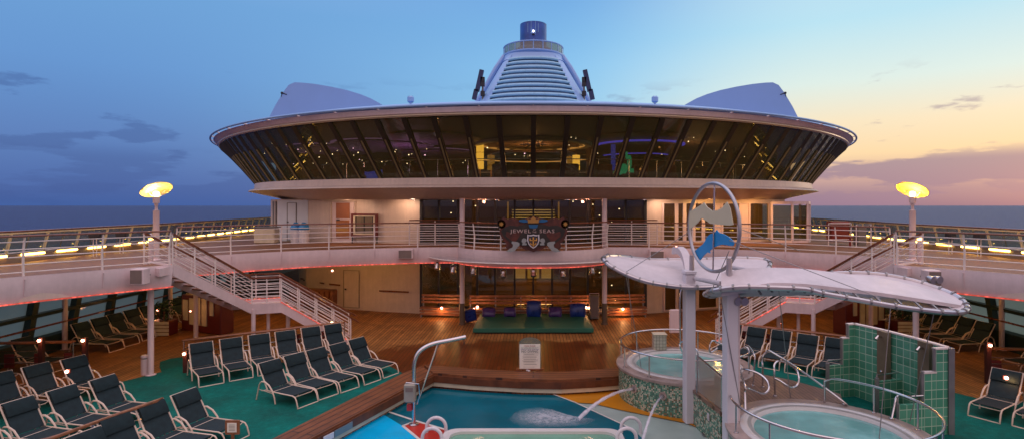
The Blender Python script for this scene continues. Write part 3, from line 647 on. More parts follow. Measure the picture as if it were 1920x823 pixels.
# painted floor of the splash pool (z -0.35)
ZF = -0.35
def gpoly(pts, z): return [G(px, py, z) for px, py in pts]
mb = MB(); mb.prism([(-7, 9.4), (-6.5, 18), (6.8, 18), (7.5, 9.4)], -0.8, ZF - 0.02)
struct(mb.build('pool_floor', 'w_pale', loc=(0, 0, ZF)))
def sheet(name, pts, z, mat):
    mb = MB(); n = len(pts); mb.add([(x, y, z) for x, y in pts], [tuple(range(n))])
    return struct(mb.build(name, mat, loc=(0, 0, z)))
teal = [(-4.5, 17.6), (0.3, 17.6)] + [G(1016, 731, ZF), G(1078, 754, ZF), G(1184, 803, ZF), (3.3, 11.0), (3.9, 9.45), (-3.0, 9.45)] + [G(790, 823, ZF), G(755, 798, ZF), G(700, 765, ZF), G(660, 750, ZF)]
sheet('splash_floor_teal', teal, ZF, 'w_teal')
cyan = [G(700, 765, ZF), G(755, 798, ZF), G(790, 823, ZF), (-3.05, 9.45), (-6.5, 9.45), (-6.1, 12.0)] + [G(640, 752, ZF)]
sheet('splash_floor_cyan', cyan, ZF + 0.004, 'w_cyan')
yel = [(0.3, 17.6), (5, 17.8), (5.5, 14)] + [G(1349, 822, ZF), G(1340, 812, ZF), G(1284, 792, ZF), G(1164, 768, ZF), G(1113, 756, ZF), G(1078, 754, ZF), G(1016, 731, ZF)]
sheet('splash_floor_yellow', yel, ZF + 0.004, 'w_yellow')
red = [G(755, 798, ZF), G(780, 789, ZF), G(838, 806, ZF), G(835, 835, ZF), G(800, 835, ZF)]
sheet('splash_floor_red', red, ZF + 0.008, 'w_red')
mb = MB()
for a, b in (((660, 749), (780, 789)), ((780, 789), (838, 806)), ((755, 798), (780, 789)), ((755, 798), (800, 835)), ((1016, 731), (1078, 754)), ((1078, 754), (1184, 803))):
    p, q = G(*a, ZF), G(*b, ZF); w = 0.035 if a[0] < 900 else 0.025
    mb.beam((*p, ZF + 0.011), (*q, ZF + 0.011), w * 2, 0.004)
struct(mb.build('painted_lines', 'w_line'))
# cream band along the pool wall
mb = MB()
for a, b in zip(POOL[:8], POOL[1:9]):
    mb.beam((a[0] + 0.02, a[1] - 0.03, -0.23), (b[0] + 0.02, b[1] - 0.03, -0.23), 0.03, 0.12)
struct(mb.build('pool_wall_band', 'cream'))
# coaming: boards round the pool edge
def strip_poly(inner, outer, z0, z1, name, mat):
    mb = MB(); mb.prism(inner + outer[::-1], z0, z1); return struct(mb.build(name, mat, loc=(inner[0][0], inner[0][1], 0)))
ang = math.atan2(17.1 - 12.47, -3.1 + 4.9)
mb = MB(); L_in = [(-5.85, 9.5), (-4.85, 12.47), (-3.05, 17.06)]; L_out = [(-6.75, 9.5), (-5.69, 12.47), (-3.95, 17.3), (-3.55, 17.9)]
mb.prism(L_in + L_out[::-1], 0.003, 0.075)
o = mb.build('pool_coaming', 'coam', loc=(-4.9, 12.5, 0)); struct(o)
me = o.data; R_ = Matrix.Rotation(ang - PI / 2, 4, 'Z'); me.transform(R_.inverted()); o.rotation_euler = (0, 0, ang - PI / 2)
FI = [(-3.05, 17.06), (-1.8, 16.72), (-0.35, 16.46), (0.8, 16.39), (1.8, 16.55), (2.6, 16.75)]
FO = [(-3.5, 17.95), (-1.9, 17.5), (-0.36, 17.22), (0.8, 17.18), (1.8, 17.35), (2.7, 17.62)]
mb = MB(); mb.prism(FI + FO[::-1], 0.003, 0.11); o = mb.build('pool_step', 'coam', loc=(0, 17, 0)); struct(o)
o.data.transform(Matrix.Rotation(PI / 2, 4, 'Z')); o.rotation_euler = (0, 0, -PI / 2)
mb = MB()
for a, b in zip(FI[:-1], FI[1:]): mb.beam((a[0], a[1] - 0.02, -0.06), (b[0], b[1] - 0.02, -0.06), 0.05, 0.2)
for a, b in zip(L_in[:-1], L_in[1:]): mb.beam((a[0] + 0.02, a[1], -0.07), (b[0] + 0.02, b[1] - 0.02, -0.07), 0.05, 0.2)
struct(mb.build('pool_edge_boards', 'coamplain', loc=(0, 0, 0)))
# green carpet
CARL = [(-6.75, 9.6), (-5.7, 12.47), (-3.98, 17.28), (-4.35, 17.75), (-5.0, 18.6), (-6.1, 19.6), (-8.1, 18.5)] + [G(345, 668), G(318, 672), G(300, 678), G(299, 688), G(303, 697), G(220, 717), G(120, 742), (-13.8, 14.0), (-14.2, 9.6)]
mb = MB(); mb.add([(x, y, 0.004) for x, y in CARL], [tuple(range(len(CARL)))]); struct(mb.build('deck_carpet', 'carpet', loc=(0, 0, 0.004)))
CARR = [(3.9, 18.3), (6.1, 19.6), (8.1, 18.6), (10.9, 17.0), (12.1, 14.9), G(1920, 752), (14.0, 12.3), (14.3, 9.6), (7.5, 9.6), (7.6, 13.3), (6.1, 15.2), (5.9, 17.2)]
mb = MB(); mb.add([(x, y, 0.004) for x, y in CARR], [tuple(range(len(CARR)))]); struct(mb.build('deck_carpet', 'carpet', loc=(0, 0, 0.004)))

# fascia round the opening: follows the edge, half a metre deep
fe = smooth_poly(EDGE[:5], 5)[:-1] + [Vector((*p, 0)) for p in EDGE[4:6]] + smooth_poly(EDGE[5:15], 5)[1:-1] + smooth_poly(EDGE[14:], 5)
fe = [(p.x, p.y) for p in fe]; fe = fe + mir(fe[:-1])[::-1]
def offset(pts, d):
    out = []
    for i, p in enumerate(pts):
        a = Vector(pts[max(i - 1, 0)][:2]); b = Vector(pts[min(i + 1, len(pts) - 1)][:2]); t = (b - a).normalized()
        n = Vector((t.y, -t.x)); out.append((p[0] + n.x * d, p[1] + n.y * d))
    return out
prof = [(0.02, DK + 0.05), (0.05, DK + 0.05), (0.05, DK + 0.0), (0.07, DK - 0.1), (0.02, DK - 0.60), (-0.02, DK - 0.66), (-0.10, DK - 0.66), (-0.08, DK - 0.2)]
rings = []
offs = {d: offset(fe, d) for d, _ in prof}
for i in range(len(fe)): rings.append([Vector((*offs[d][i], z)) for d, z in prof])
mb = MB(); mb.loft(rings, cap=True)
tag(mb.build('deck_fascia', 'fascia', smooth=30), 'long pinkish white fascia running round the open well of the upper deck', 'fascia')
# red rope light under the fascia
def rope(pts, name, label, grp='red rope lights'):
    mb = MB(); mb.tube(pts, 0.017, 6); return tag(mb.build(name, 'led'), label, 'rope light', grp)
ledp = offset(fe, 0.075)
nn = len(fe)
i_c = next(i for i in range(nn) if abs(fe[i][0] + 11.05) < 0.01)
rope([(*ledp[i], DK - 0.62) for i in range(0, i_c + 1)], 'rope_light', 'red rope light under the near left stretch of the deck fascia, left of the staircase')
rope([(*ledp[i], DK - 0.62) for i in range(i_c + 2, nn - i_c - 2)], 'rope_light', 'long red rope light under the curved fascia between the two staircases')
rope([(*ledp[i], DK - 0.62) for i in range(nn - 1 - i_c, nn)], 'rope_light', 'red rope light under the near right stretch of the deck fascia, right of the staircase')

# railings round the opening
def railing(name, pts, label, h=1.02, nr=5, step=1.7, wood=True, base=DK + 0.05, lean=0.10, side=1, ends=True, curved=True, post_r=0.03, fins=True):
    path = pts if not curved else [tuple(p)[:2] for p in smooth_poly(pts, 5)]
    path = [(p[0], p[1], p[2] if len(p) > 2 else base) for p in path]
    t = thing(name, label, 'railing', path[len(path) // 2])
    at = poly_at(path)
    # outward normal
    def nrm(s):
        a, b = at(s - 0.05), at(s + 0.05); d = (b - a).normalized(); return Vector((d.y, -d.x, 0)) * side
    npost = max(2, int(round(at.total / step)) + 1)
    for i in range(npost):
        s = at.total * i / (npost - 1); p = at(s); n = nrm(s)
        m = MB(); m.tube([p - n * 0.0, p + n * (-0.02) + Vector((0, 0, h * 0.5)), p + n * lean + Vector((0, 0, h))], [post_r, post_r, post_r * 0.8], 6)
        m.build('post', 'rail', t)
        if fins and 0 < i < npost - 1:
            m = MB(); m.beam(p + n * .10 + Vector((0, 0, -.07)), p + n * .055 + Vector((0, 0, -.50)), .022, .05, up=tuple(n)); m.build('gusset', 'fascia', t)
    npath = max(2, int(at.total / 0.35))
    for k in range(nr):
        z = h * (0.10 + 0.78 * k / (nr - 1)); off = -0.02 if z < h * .5 else lean * (z / h - .5) * 2
        m = MB(); m.tube([at(at.total * j / npath) + nrm(at.total * j / npath) * off + Vector((0, 0, z)) for j in range(npath + 1)], 0.015, 6)
        m.build('rail', 'rail', t)
    m = MB()
    P_ = [at(at.total * j / npath) + nrm(at.total * j / npath) * lean + Vector((0, 0, h)) for j in range(npath + 1)]
    rr = []
    for j, p in enumerate(P_):
        n = nrm(at.total * j / npath)
        rr.append([p + n * a + Vector((0, 0, b)) for a, b in ((-0.045, 0.0), (0.045, 0.0), (0.05, 0.025), (0.03, 0.05), (-0.03, 0.05), (-0.05, 0.025))])
    m.loft(rr, cap=True); m.build('handrail', 'wood' if wood else 'steel', t)
    return t
ins = lambda pts, d: offset(pts, d)
EI = [Vector((*p, 0)) for p in EDGE]
ER = offset(EDGE, -0.02)
railing('deck_railing', ER[:5], 'white five-bar railing with wooden handrail on the near left deck edge, left of the stairs', h=1.0, lean=0.08)
railing('deck_railing', mir(ER[:5])[::-1], 'white five-bar railing with wooden handrail on the near right deck edge, right of the stairs', h=1.0, lean=0.08)
railing('deck_railing', ER[6:14] + [(-3.2, 24.33)], 'white railing with wooden handrail curving from the left staircase to the balcony')
railing('deck_railing', (mir(ER[6:14])[::-1][0:0]) + [(3.2, 24.33)] + mir(ER[6:14])[::-1], 'white railing with wooden handrail curving from the balcony to the right staircase')
BAL = [(-3.2, 24.25), (-2.9, 23.72), (-2.3, 23.03), (-1.3, 22.48), (0, 22.28), (1.3, 22.48), (2.3, 23.03), (2.9, 23.72), (3.2, 24.25)]
railing('balcony_railing', BAL, 'white six-bar railing with wooden handrail round the bulging balcony that carries the name board', h=1.06, nr=6, step=1.35, lean=0.06, fins=False)
# second railing behind, in front of the upper facade (wood rail with white bars)
railing('facade_railing', [(-5.6, 25.3), (-4.4, 25.35), (-3.3, 25.3)], 'short railing with glossy wooden handrail standing behind the left balcony column', h=1.1, step=1.0, lean=0.0, fins=False)
railing('facade_railing', [(3.3, 25.3), (4.4, 25.35), (5.6, 25.3)], 'short railing with glossy wooden handrail standing behind the right balcony column', h=1.1, step=1.0, lean=0.0, fins=False)

# ================================================================== outer windscreens and tube lights
def outer_side(s):
    side = 'left' if s < 0 else 'right'
    path = poly_at([(s * 16.85, 9.6, DK), (s * 17.0, 18.0, DK), (s * 17.2, 25.8, DK), (s * 19.2, 40.0, DK), (s * 19.4, 42.0, DK)])
    near = [0.0]; L1 = 16.2
    while near[-1] < path.total - 1.0:
        near.append(near[-1] + (1.42 if near[-1] < 15.5 else 1.24))
    t = thing('windscreen', 'long inclined glass windscreen with cream posts along the %s edge of the upper deck' % side, 'windscreen', (s * 17, 20, DK))
    nv = lambda q: Vector((-s, 0, 0))
    for i, d in enumerate(near):
        p = path(d); m = MB()
        w = 0.07
        m.beam(p + Vector((s * 0.12, 0, 0.10)), p + Vector((-s * 0.12, 0, 0.98)), w, 0.07, up=(s, 0, 0))
        m.build('post', 'scrframe', t)
        if i < len(near) - 1:
            q = path(near[i + 1])
            m = MB()
            for (a, b) in ((p, q),):
                e = (b - a).normalized() * 0.05
                m.plate([a + e + Vector((s * .08, 0, .28)), b - e + Vector((s * .08, 0, .28)), b - e + Vector((-s * .11, 0, .95)), a + e + Vector((-s * .11, 0, .95))], (s * 0.008, 0, 0))
            m.build('pane', 'wscreen', t)
            mid = a.lerp(b, 0.5); m = MB()
            m.beam(mid + Vector((s * .085, 0, .28)), mid + Vector((-s * .105, 0, .95)), 0.02, 0.02); m.build('glazing_bar', 'gmull', t)
            # tube light on the bulwark below the pane
            r1, r2 = a.lerp(b, 0.18), a.lerp(b, 0.80); n_ = Vector((-s * 0.22, 0, 0.24))
            lt = thing('tube_light', '%s tube light from the lounge end in the row below the %s windscreen' % (ORD(len(near) - 1 - i), side), 'tube light', a.lerp(b, 0.5) + n_, 'tube lights under the windscreens')
            mm = MB(); mm.tube([r1 + n_, r2 + n_], 0.036, 8); mm.build('tube', 'e_tube', lt)
            mm = MB(); mm.beam(r1 + n_ + Vector((s * .045, 0, .045)), r2 + n_ + Vector((s * .045, 0, .045)), 0.09, 0.02, up=(0, 0, 1)); mm.build('housing', 'dsteel', lt)
    m = MB(); n = 40; P_ = [path(path.total * i / n) for i in range(n + 1)]
    m.loft([[p + Vector((s * x, 0, z)) for x, z in ((-.30, 0.0), (-.17, 0.27), (.13, .27), (.16, -0.10), (-.2, -.1))] for p in P_], cap=True)
    m.build('bulwark', 'wood2', t)
    m = MB(); m.tube([p + Vector((-s * .12, 0, 1.0)) for p in P_], 0.035, 6); m.build('top_rail', 'wood', t)
    m = MB(); m.tube([p + Vector((-s * .115, 0, 0.94)) for p in P_], 0.032, 6); m.build('head_rail', 'scrframe', t)
    m = MB(); m.tube([p + Vector((s * .05, 0, 0.30)) for p in P_], 0.022, 6); m.build('lower_rail', 'rail', t)
    # hull windows of the pool deck, leaning outwards
    t = thing('hull_windows', 'row of large slanted windows in dark green frames behind the loungers on the %s side' % side, 'windows', (s * 17.2, 20, 0))
    base = poly_at([(s * 16.9, 9.6), (s * 17.15, 25.8), (s * 19.15, 40.0), (s * 19.6, 50.0)])
    B, T = (0.35, 0.75), (-0.25, DK - 0.62)
    d = 0.0; k = 0
    m = MB(); nn_ = 40
    PP = [base(base.total * i / nn_) for i in range(nn_ + 1)]
    m.loft([[p + Vector((s * x, 0, z)) for x, z in ((-.05, -.02), (-.05, .62), (.2, .70), (.2, -.02))] for p in PP], cap=True); m.build('sill_wall', 'hullgreen', t)
    m = MB(); m.loft([[p + Vector((s * x, 0, z)) for x, z in ((-.26, DK - 0.85), (-.26, DK - .62), (.3, DK - .62), (.3, DK - .85))] for p in PP], cap=True); m.build('header', 'hullgreen', t)
    m = MB(); m.loft([[p + Vector((s * x, 0, z)) for x, z in ((-.16, 1.38), (-.18, 1.50), (.10, 1.50), (.12, 1.38))] for p in PP], cap=True); m.build('mid_rail', 'hullgreen', t)
    while d < base.total - 1.9:
        p, q = base(d), base(d + 1.85)
        m = MB(); m.beam(p + Vector((s * .05, 0, .6)), p + Vector((-s * .05, 0.35, 2.8)), 0.22, 0.30, up=(s, 0, 0)); m.build('frame', 'hullgreen', t)
        m = MB(); m.plate([p + Vector((s * .12, .1, .62)), q + Vector((s * .12, -.1, .62)), q + Vector((s * .02, .25, 2.55)), p + Vector((s * .02, .45, 2.55))], (s * .012, 0, 0)); m.build('pane', 'hullglass', t)
        d += 1.85; k += 1
    m = MB(); m.tube([p + Vector((-s * .22, 0, 1.05)) for p in PP], 0.035, 6); m.build('handrail', 'wood', t)
outer_side(-1); outer_side(1)
# ================================================================== lounge building (saucer on its drum)
EL = dict(fb=(34.4, 9.8, 14.7, 0.29), ledge=(34.4, 11.0, 16.45, 0.78), ledge0=(34.4, 10.75, 16.2, 0.86), wb=(34.4, 10.8, 16.2, 1.17), lip=(45.3, 23.8, 21.6, 3.50), tube=(44.05, 22.75, 21.7, 3.82), roof=(44.0, 19.6, 20.7, 4.55))
def ell(k, th, dr=0.0, dz=0.0):
    C, b, a, h = EL[k] if isinstance(k, str) else k
    return Vector(((a + dr) * math.sin(th), C - (b + dr) * math.cos(th), H + h + dz))
def curve_for(k, sgn):
    return arc_curve(lambda t: ell(k, sgn * t * math.radians(125)), 0)
bld = thing('lounge_building', 'saucer shaped lounge building with a ring of slanted dark windows and a flared white roof', 'building', (0, 27, DK))
TH = [math.radians(-118 + 236 * i / 120) for i in range(121)]
def ring_loft(keys, closed=True):
    mb = MB(); mb.loft([[ell(k, th, dr, dz) for k, dr, dz in keys] for th in TH], cap=True, closed=closed); return mb
# fascia under the windows, with projecting ledge
ring_loft([('wb', 0.05, 0.0), ('wb', 0.08, -0.28), ('ledge', 0.10, 0.03), ('ledge', 0.14, -0.03), ('ledge', -0.02, -0.07), ('fb', 0.35, 0.12), ('fb', 0.0, 0.0), ('fb', -0.3, 0.0), ('wb', -0.4, 0.0)]).build('window_sill_band', 'wall', bld, smooth=25)
# gold lip, white gutter, rim tube, roof
ring_loft([('lip', -0.12, 0.02), ('lip', 0.03, -0.03), ('lip', 0.10, 0.02), ('lip', 0.10, 0.06), ('lip', -0.12, 0.10)]).build('rim_lip', 'rimgold', bld, smooth=25)
ring_loft([('lip', 0.02, 0.062), ('lip', 0.10, 0.10), ('tube', -0.10, -0.02), ('tube', -0.55, 0.06), ('tube', -0.9, 0.02), ('lip', -0.9, 0.07)]).build('rim_gutter', 'fascia', bld, smooth=25)
mb = MB(); mb.tube([ell('tube', th, 0.05, 0.04) for th in TH], 0.055, 8); mb.build('rim_tube', 'roofw', bld)
for i in range(-20, 21):
    th = math.radians(112) * i / 20
    mb = MB(); mb.tube([ell('tube', th, 0.03, 0.03), ell('tube', th, -0.40, -0.02)], 0.025, 6); mb.build('rim_bracket', 'rail', bld)
ring_loft([('tube', -0.42, 0.10), ('tube', -0.46, 0.20), ('roof', 0.9, -0.28), ('roof', 0.0, 0.0), ('roof', -0.9, 0.06), ('roof', -2.5, 0.02), ('roof', -2.5, -0.3), ('tube', -1.4, -0.05)]).build('roof_rim', 'roofw', bld, smooth=25)
mb = MB(); mb.prism([tuple(ell('roof', th, -0.8)[:2]) for th in TH], H + 4.2, H + 4.5); mb.build('roof', 'roofw', bld)
mb = MB(); mb.prism([tuple(ell('lip', th, -0.35)[:2]) for th in TH], H + 3.48, H + 3.56); mb.build('ceiling', 'ceilin', bld)
mb = MB(); mb.prism([tuple(ell('wb', th, -0.42)[:2]) for th in TH], H + 0.95, H + 1.02); mb.build('lounge_floor', 'carpetin', bld)
mb = MB(); mb.prism([tuple(ell('fb', th, -0.28)[:2]) for th in TH], H + 0.27, H + 0.33); mb.build('soffit', 'wall', bld)
# glazing: each window between two slanted mullions
def mul_pts(i):
    s = -1 if i < 0 else 1; a = abs(i)
    return s, 1.36 * a - 0.0135 * a * a, 1.22 * a - 0.0145 * a * a
cl = {s: (curve_for('lip', s), curve_for('wb', s)) for s in (-1, 1)}
def mp(i):
    s, t, b = mul_pts(i); T = cl[s][0](t); B = cl[s][1](b)
    return B, T
NM = 24
for i in range(-NM, NM + 1):
    B, T = mp(i)
    inw = Vector((-B.x * .03, 0.9, 0)).normalized()
    mb = MB(); mb.beam(B + inw * 0.10, T + inw * 0.10 - Vector((0, 0, .02)), 0.20, 0.16, up=tuple(-inw)); mb.build('mullion', 'dmull', bld)
    mb = MB(); mb.beam(B + inw * 0.0, B.lerp(T, 0.66) + inw * 0.0, 0.06, 0.07, up=tuple(-inw)); mb.build('mullion_cap', 'gmull' if abs(i) > 1 else 'dmull', bld)
for i in range(-NM, NM):
    B0, T0 = mp(i); B1, T1 = mp(i + 1)
    o_ = Vector((0, 0.05, 0))
    mb = MB(); mb.plate([B0 + o_, B1 + o_, T1 + o_, T0 + o_], (0, 0.012, 0)); mb.build('window', 'loungeglass', bld, smooth=1)
# inside of the lounge
mb = MB(); mb.box((0, 41.5, H + 2.2), (38, 0.3, 2.7)); mb.build('back_wall', 'wallin', bld)
for s in (-1, 1):
    for X, Y in ((3.4, 33), (7.8, 32), (12, 34)):
        mb = MB(); mb.lathe((s * X, Y, H), [(0.28, 1.0), (0.28, 3.5)], 16); mb.build('column', 'wallin', bld)
# central dome with ribs and a glowing ring
mb = MB(); mb.lathe((0, 31.5, H), [(3.3, 3.44), (3.3, 3.30), (3.15, 3.26), (2.9, 3.30), (2.9, 3.44)], 48); mb.build('dome_ring', 'cream', bld)
mb = MB(); mb.lathe((0, 31.5, H), [(2.88, 3.40), (2.88, 3.33), (2.8, 3.33), (2.8, 3.40)], 48); mb.build('dome_glow', 'e_warmdim', bld)
mb = MB(); mb.lathe((0, 36.5, H), [(4.3, 3.2), (4.3, 3.05), (4.0, 3.05), (4.0, 3.2)], 48); mb.build('dome_ring', 'wallin', bld)
mb = MB(); mb.lathe((0, 36.5, H), [(3.9, 3.15), (3.9, 3.08), (3.8, 3.08)], 48); mb.build('dome_glow', 'e_warmdim', bld)
for k in range(18):
    a = 2 * PI * k / 18
    mb = MB(); mb.beam((0.8 * math.cos(a), 31.5 + 0.8 * math.sin(a), H + 3.40), (2.8 * math.cos(a), 31.5 + 2.8 * math.sin(a), H + 3.36), 0.09, 0.06); mb.build('dome_rib', 'ribw', bld)
# purple swooping ceilings
for s, mat in ((-1, 'purple'), (1, 'purple')):
    for X, Y, r, h in ((5.2, 28.5, 2.5, 3.30), (8.3, 31.0, 2.8, 3.15), (6.0, 34.0, 2.6, 3.0), (12.0, 33.5, 2.6, 3.2)):
        if s > 0 and X != 5.2: continue
        mb = MB(); mb.lathe((s * X, Y, H), [(0.01, h - .02), (r * 0.9, h), (r, h + 0.08), (r * 0.9, h + 0.16), (0.01, h + .16)], 36); mb.build('ceiling_canopy', mat if s < 0 else 'ceilin', bld)
        mb = MB(); mb.lathe((s * X, Y, H), [(r * .93, h + 0.2), (r * 1.0, h + 0.24), (r * 0.93, h + 0.26)], 36); mb.build('cove_glow', 'e_purple' if s < 0 else 'e_blue', bld)
mb = MB(); mb.lathe((5.6, 29.6, H), [(2.2, 3.22), (2.35, 3.20), (2.35, 3.14), (2.2, 3.12)], 36, PI * 1.0, PI * 2.0); mb.build('cove_glow', 'e_blue', bld)
mb = MB(); mb.lathe((6.0, 33.0, H), [(2.0, 2.9), (2.1, 2.88), (2.0, 2.84)], 36, PI * 1.1, PI * 1.9); mb.build('cove_glow', 'e_blue', bld)
# green lit sculpture niche on the right, small blue one on the left
mb = MB(); mb.box((4.35, 30.5, H + 2.6), (0.22, 0.2, 1.4)); mb.build('niche_glow', 'e_bluedim', bld)
for X, Z, a, b in ((4.55, 1.75, .28, .14), (4.85, 1.95, .2, .3), (5.15, 2.3, .13, .42), (5.35, 1.85, .3, .12), (5.0, 2.65, .07, .25)):
    mb = MB(); mb.sph((X, 30, H + Z), a, 12, sz=b / a); mb.build('niche_glow', 'e_green', bld)
mb = MB(); mb.plate([(-9.6, 30.5, H + 1.45), (-8.4, 30.5, H + 1.45), (-8.1, 30.5, H + 1.95), (-9.0, 30.5, H + 1.8), (-9.9, 30.5, H + 1.95)], (0, .1, 0)); mb.build('niche_glow', 'e_bluedim', bld)
# ceiling stars
rs = random.Random(3); cnt = 0
for k in range(78):
    if k < 56: X = -rs.uniform(3.2, 15.5); Y = rs.uniform(26.5, 36)
    elif k < 64: X = rs.uniform(-3, 3); Y = rs.uniform(25, 36)
    else: X = rs.uniform(3.2, 13); Y = rs.uniform(26, 36)
    px = 1000 + X * 1050 / Y
    th_ok = Y > 25.5 + 0.02 * X * X
    if not th_ok: Y += 0.03 * X * X
    mb = MB(); z = H + rs.choice([3.44, 3.1, 2.85, 2.6]) - 0.02; mb.sph((X, Y, z), 0.018 if k % 3 else 0.03, 8); mb.build('ceiling_spot', 'e_starp' if k % 4 == 0 and X < 0 else 'e_star', bld)
# lanterns, chairs and bar rail
for X, Y, h0, mat, lab in ((-2.95, 31.0, 1.2, 'e_gold', 'brightest tall golden lantern behind the lounge windows, left of the middle mullion'),
                       (-2.42, 32.0, 1.2, 'e_golddim', 'dimmer golden lantern beside the brightest one, left of the middle mullion'),
                       (2.45, 32.0, 1.2, 'e_gold', 'tall golden lantern behind the lounge windows right of the middle mullion'),
                       (2.15, 33.0, 1.2, 'e_golddim', 'dim slim golden lantern behind the windows right of the middle mullion')):
    t = thing('lantern', lab, 'lantern', (X, Y, H + 1.02), 'golden lanterns in the lounge')
    top = 3.42 if X < -2.8 else 2.9
    for a in range(3):
        z0 = H + 2.0 + (top - 2.0) * a / 3; z1 = H + 2.0 + (top - 2.0) * (a + 1) / 3 - 0.05
        mb = MB(); mb.lathe((X, Y, 0), [(0.01, z0), (0.21, z0), (0.21, z1), (0.01, z1)], 16); mb.build('shade', mat, t)
    mb = MB(); mb.tube([(X, Y, H + 1.02), (X, Y, H + top + 0.02)], 0.05, 8); mb.build('stem', 'gold', t)
def lounge_chair():
    t = thing('armchair', 'x', 'armchair', (0, 0, 0), 'red armchairs at the lounge windows')
    m = MB(); m.bbox((0, 0, 0.3), (0.6, 0.55, 0.28), 0.05); m.build('seat', 'redseat', t)
    m = MB(); m.lathe((0, 0.02, 0), [(0.30, 0.15), (0.34, 0.75), (0.30, 0.80), (0.24, 0.76), (0.24, 0.15)], 14, PI, 2 * PI); m.build('backrest', 'redseat', t)
    for a in (-1, 1):
        m = MB(); m.tube([(a * .22, .18, 0), (a * .22, .18, .2)], .025, 6); m.build('leg', 'dark', t); m = MB(); m.tube([(a * .22, -.18, 0), (a * .22, -.18, .2)], .025, 6); m.build('leg', 'dark', t)
    return t
proto = lounge_chair(); n = 0
xs = [-11.0, -9.6, -8.4, -6.7, -5.3, -3.9, -1.5, -0.6, 0.9, 1.7, 3.2, 4.9, 6.3, 8.0, 9.3, 10.9]
for X in xs:
    c = proto if n == 0 else copy_tree(proto)
    yy = 24.75 + 0.030 * X * X
    c.location = (X, yy, H + 1.02); c.rotation_euler = (0, 0, rs.uniform(-.5, .5))
    side = 'left' if X < 0 else 'right'; k = sorted([abs(q) for q in xs if (q < 0) == (X < 0)]).index(abs(X)) + 1
    c['label'] = '%s red armchair to the %s of the middle mullion, backing on the lounge windows' % (ORD(k), side); n += 1
t = thing('lounge_bar', 'long dark bar counter with pale rails deep in the lounge behind the middle windows', 'bar', (0, 34, H + 1.02))
mb = MB(); mb.bbox((0, 34, H + 1.45), (5.6, 0.6, 0.85), .03); mb.build('counter', 'wallin', t)
for z in (1.62, 1.95): mb = MB(); mb.beam((-3.2, 33.4, H + z), (3.2, 33.4, H + z), 0.04, 0.05); mb.build('rail', 'rail', t)
t = thing('lounge_balustrade', 'thin pale balustrade crossing behind all the lounge windows', 'balustrade', (0, 30, H + 1.02))
mb = MB(); mb.tube([ell('wb', math.radians(a), -3.2, 1.05) for a in range(-70, 71, 4)], 0.02, 6); mb.build('rail', 'steel', t)
for a in range(-70, 71, 7):
    mb = MB(); mb.tube([ell('wb', math.radians(a), -3.2, -.1), ell('wb', math.radians(a), -3.2, 1.05)], 0.018, 6); mb.build('post', 'steel', t)
light('lounge_light', (0, 31, H + 2.6), 90, (1, .5, .22), .3); light('lounge_light', (-6.5, 29.5, H + 1.9), 50, (.75, .42, 1), .3); light('lounge_light', (-10.5, 32, H + 1.9), 18, (.7, .5, 1), .3); light('lounge_light', (9, 31, H + 2.2), 60, (1, .55, .25), .3)
light('lounge_light', (-14, 34, H + 2.4), 10, (.8, .5, .8), .3); light('lounge_light', (4.9, 29.5, H + 2.0), 5, (.1, 1, .55), .15)

# ---- drum below: upper facade and lower facade
UP = [(-13.9, 38.0), (-13.95, 29.75), (-13.4, 29.0), (-11.6, 28.6), (-9.6, 28.0), (-7.5, 27.45), (-5.45, 27.0), (5.45, 27.0), (7.5, 27.45), (9.6, 28.0), (11.6, 28.6), (13.4, 29.0), (13.95, 29.75), (13.9, 38.0)]
LO = [(-13.6, 38.0), (-13.4, 32.0), (-12.0, 29.6), (-9.5, 28.15), (-7.3, 27.45), (-5.45, 27.0), (5.45, 27.0), (7.3, 27.45), (9.5, 28.15), (12.0, 29.6), (13.4, 32.0), (13.6, 38.0)]
def wall_strip(pts, z0, z1, mat, name, th=0.25, parent=bld):
    mb = MB(); off = offset(pts, -th)
    if (Vector(off[len(off)//2]) - Vector((0, 40))).length > (Vector(pts[len(pts)//2][:2]) - Vector((0, 40))).length: off = offset(pts, th)
    mb.loft([[Vector((*p, z0)), Vector((*p, z1)), Vector((*q, z1)), Vector((*q, z0))] for p, q in zip(pts, off)], cap=True)
    return mb.build(name, mat, parent, smooth=20)
ZU0, ZU1 = DK, H + 0.30
ZL0, ZL1 = 0.0, DK - 0.60
wall_strip(UP[:7], ZU0, ZU1, 'wall', 'upper_wall'); 
wall_strip(LO[:6], ZL0, ZL1, 'wall', 'lower_wall'); wall_strip(LO[6:], ZL0, ZL1, 'wall', 'lower_wall')
def hit(px, line):
    k = (px - CX) / F
    for a, b in zip(line, line[1:]):
        fa, fb = a[0] - k * a[1], b[0] - k * b[1]
        if fa == 0 or fa * fb <= 0 and fa != fb:
            t = fa / (fa - fb); p = (a[0] + (b[0] - a[0]) * t, a[1] + (b[1] - a[1]) * t)
            if 0 <= t <= 1 and (a[1] + b[1]) / 2 < 33: return p
    raise ValueError(px)
def wpanel(name, mat, line, px0, px1, z0, z1, off=0.03, th=0.05, parent=bld, smooth=20):
    """flat panel set proud of the wall between two picture columns, z heights in metres"""
    a, b = Vector(hit(px0, line)), Vector(hit(px1, line)); d = (b - a).normalized(); n = Vector((d.y, -d.x))
    if n.y > 0: n = -n
    a2, b2 = a + n * off, b + n * off
    mb = MB(); mb.plate([(*a2, z0), (*b2, z0), (*b2, z1), (*a2, z1)], (*(n * th), 0)); return mb.build(name, mat, parent, smooth=smooth)
def frame_panel(line, px0, px1, z0, z1, w, name, mat, parent=bld, off=0.03, th=0.06):
    fx = w * F / 28.0
    for q in ((px0, px0 + fx, z0, z1), (px1 - fx, px1, z0, z1), (px0 + fx, px1 - fx, z1 - w, z1), (px0 + fx, px1 - fx, z0, z0 + w)):
        wpanel(name, mat, line, *q, off=off, th=th, parent=parent)
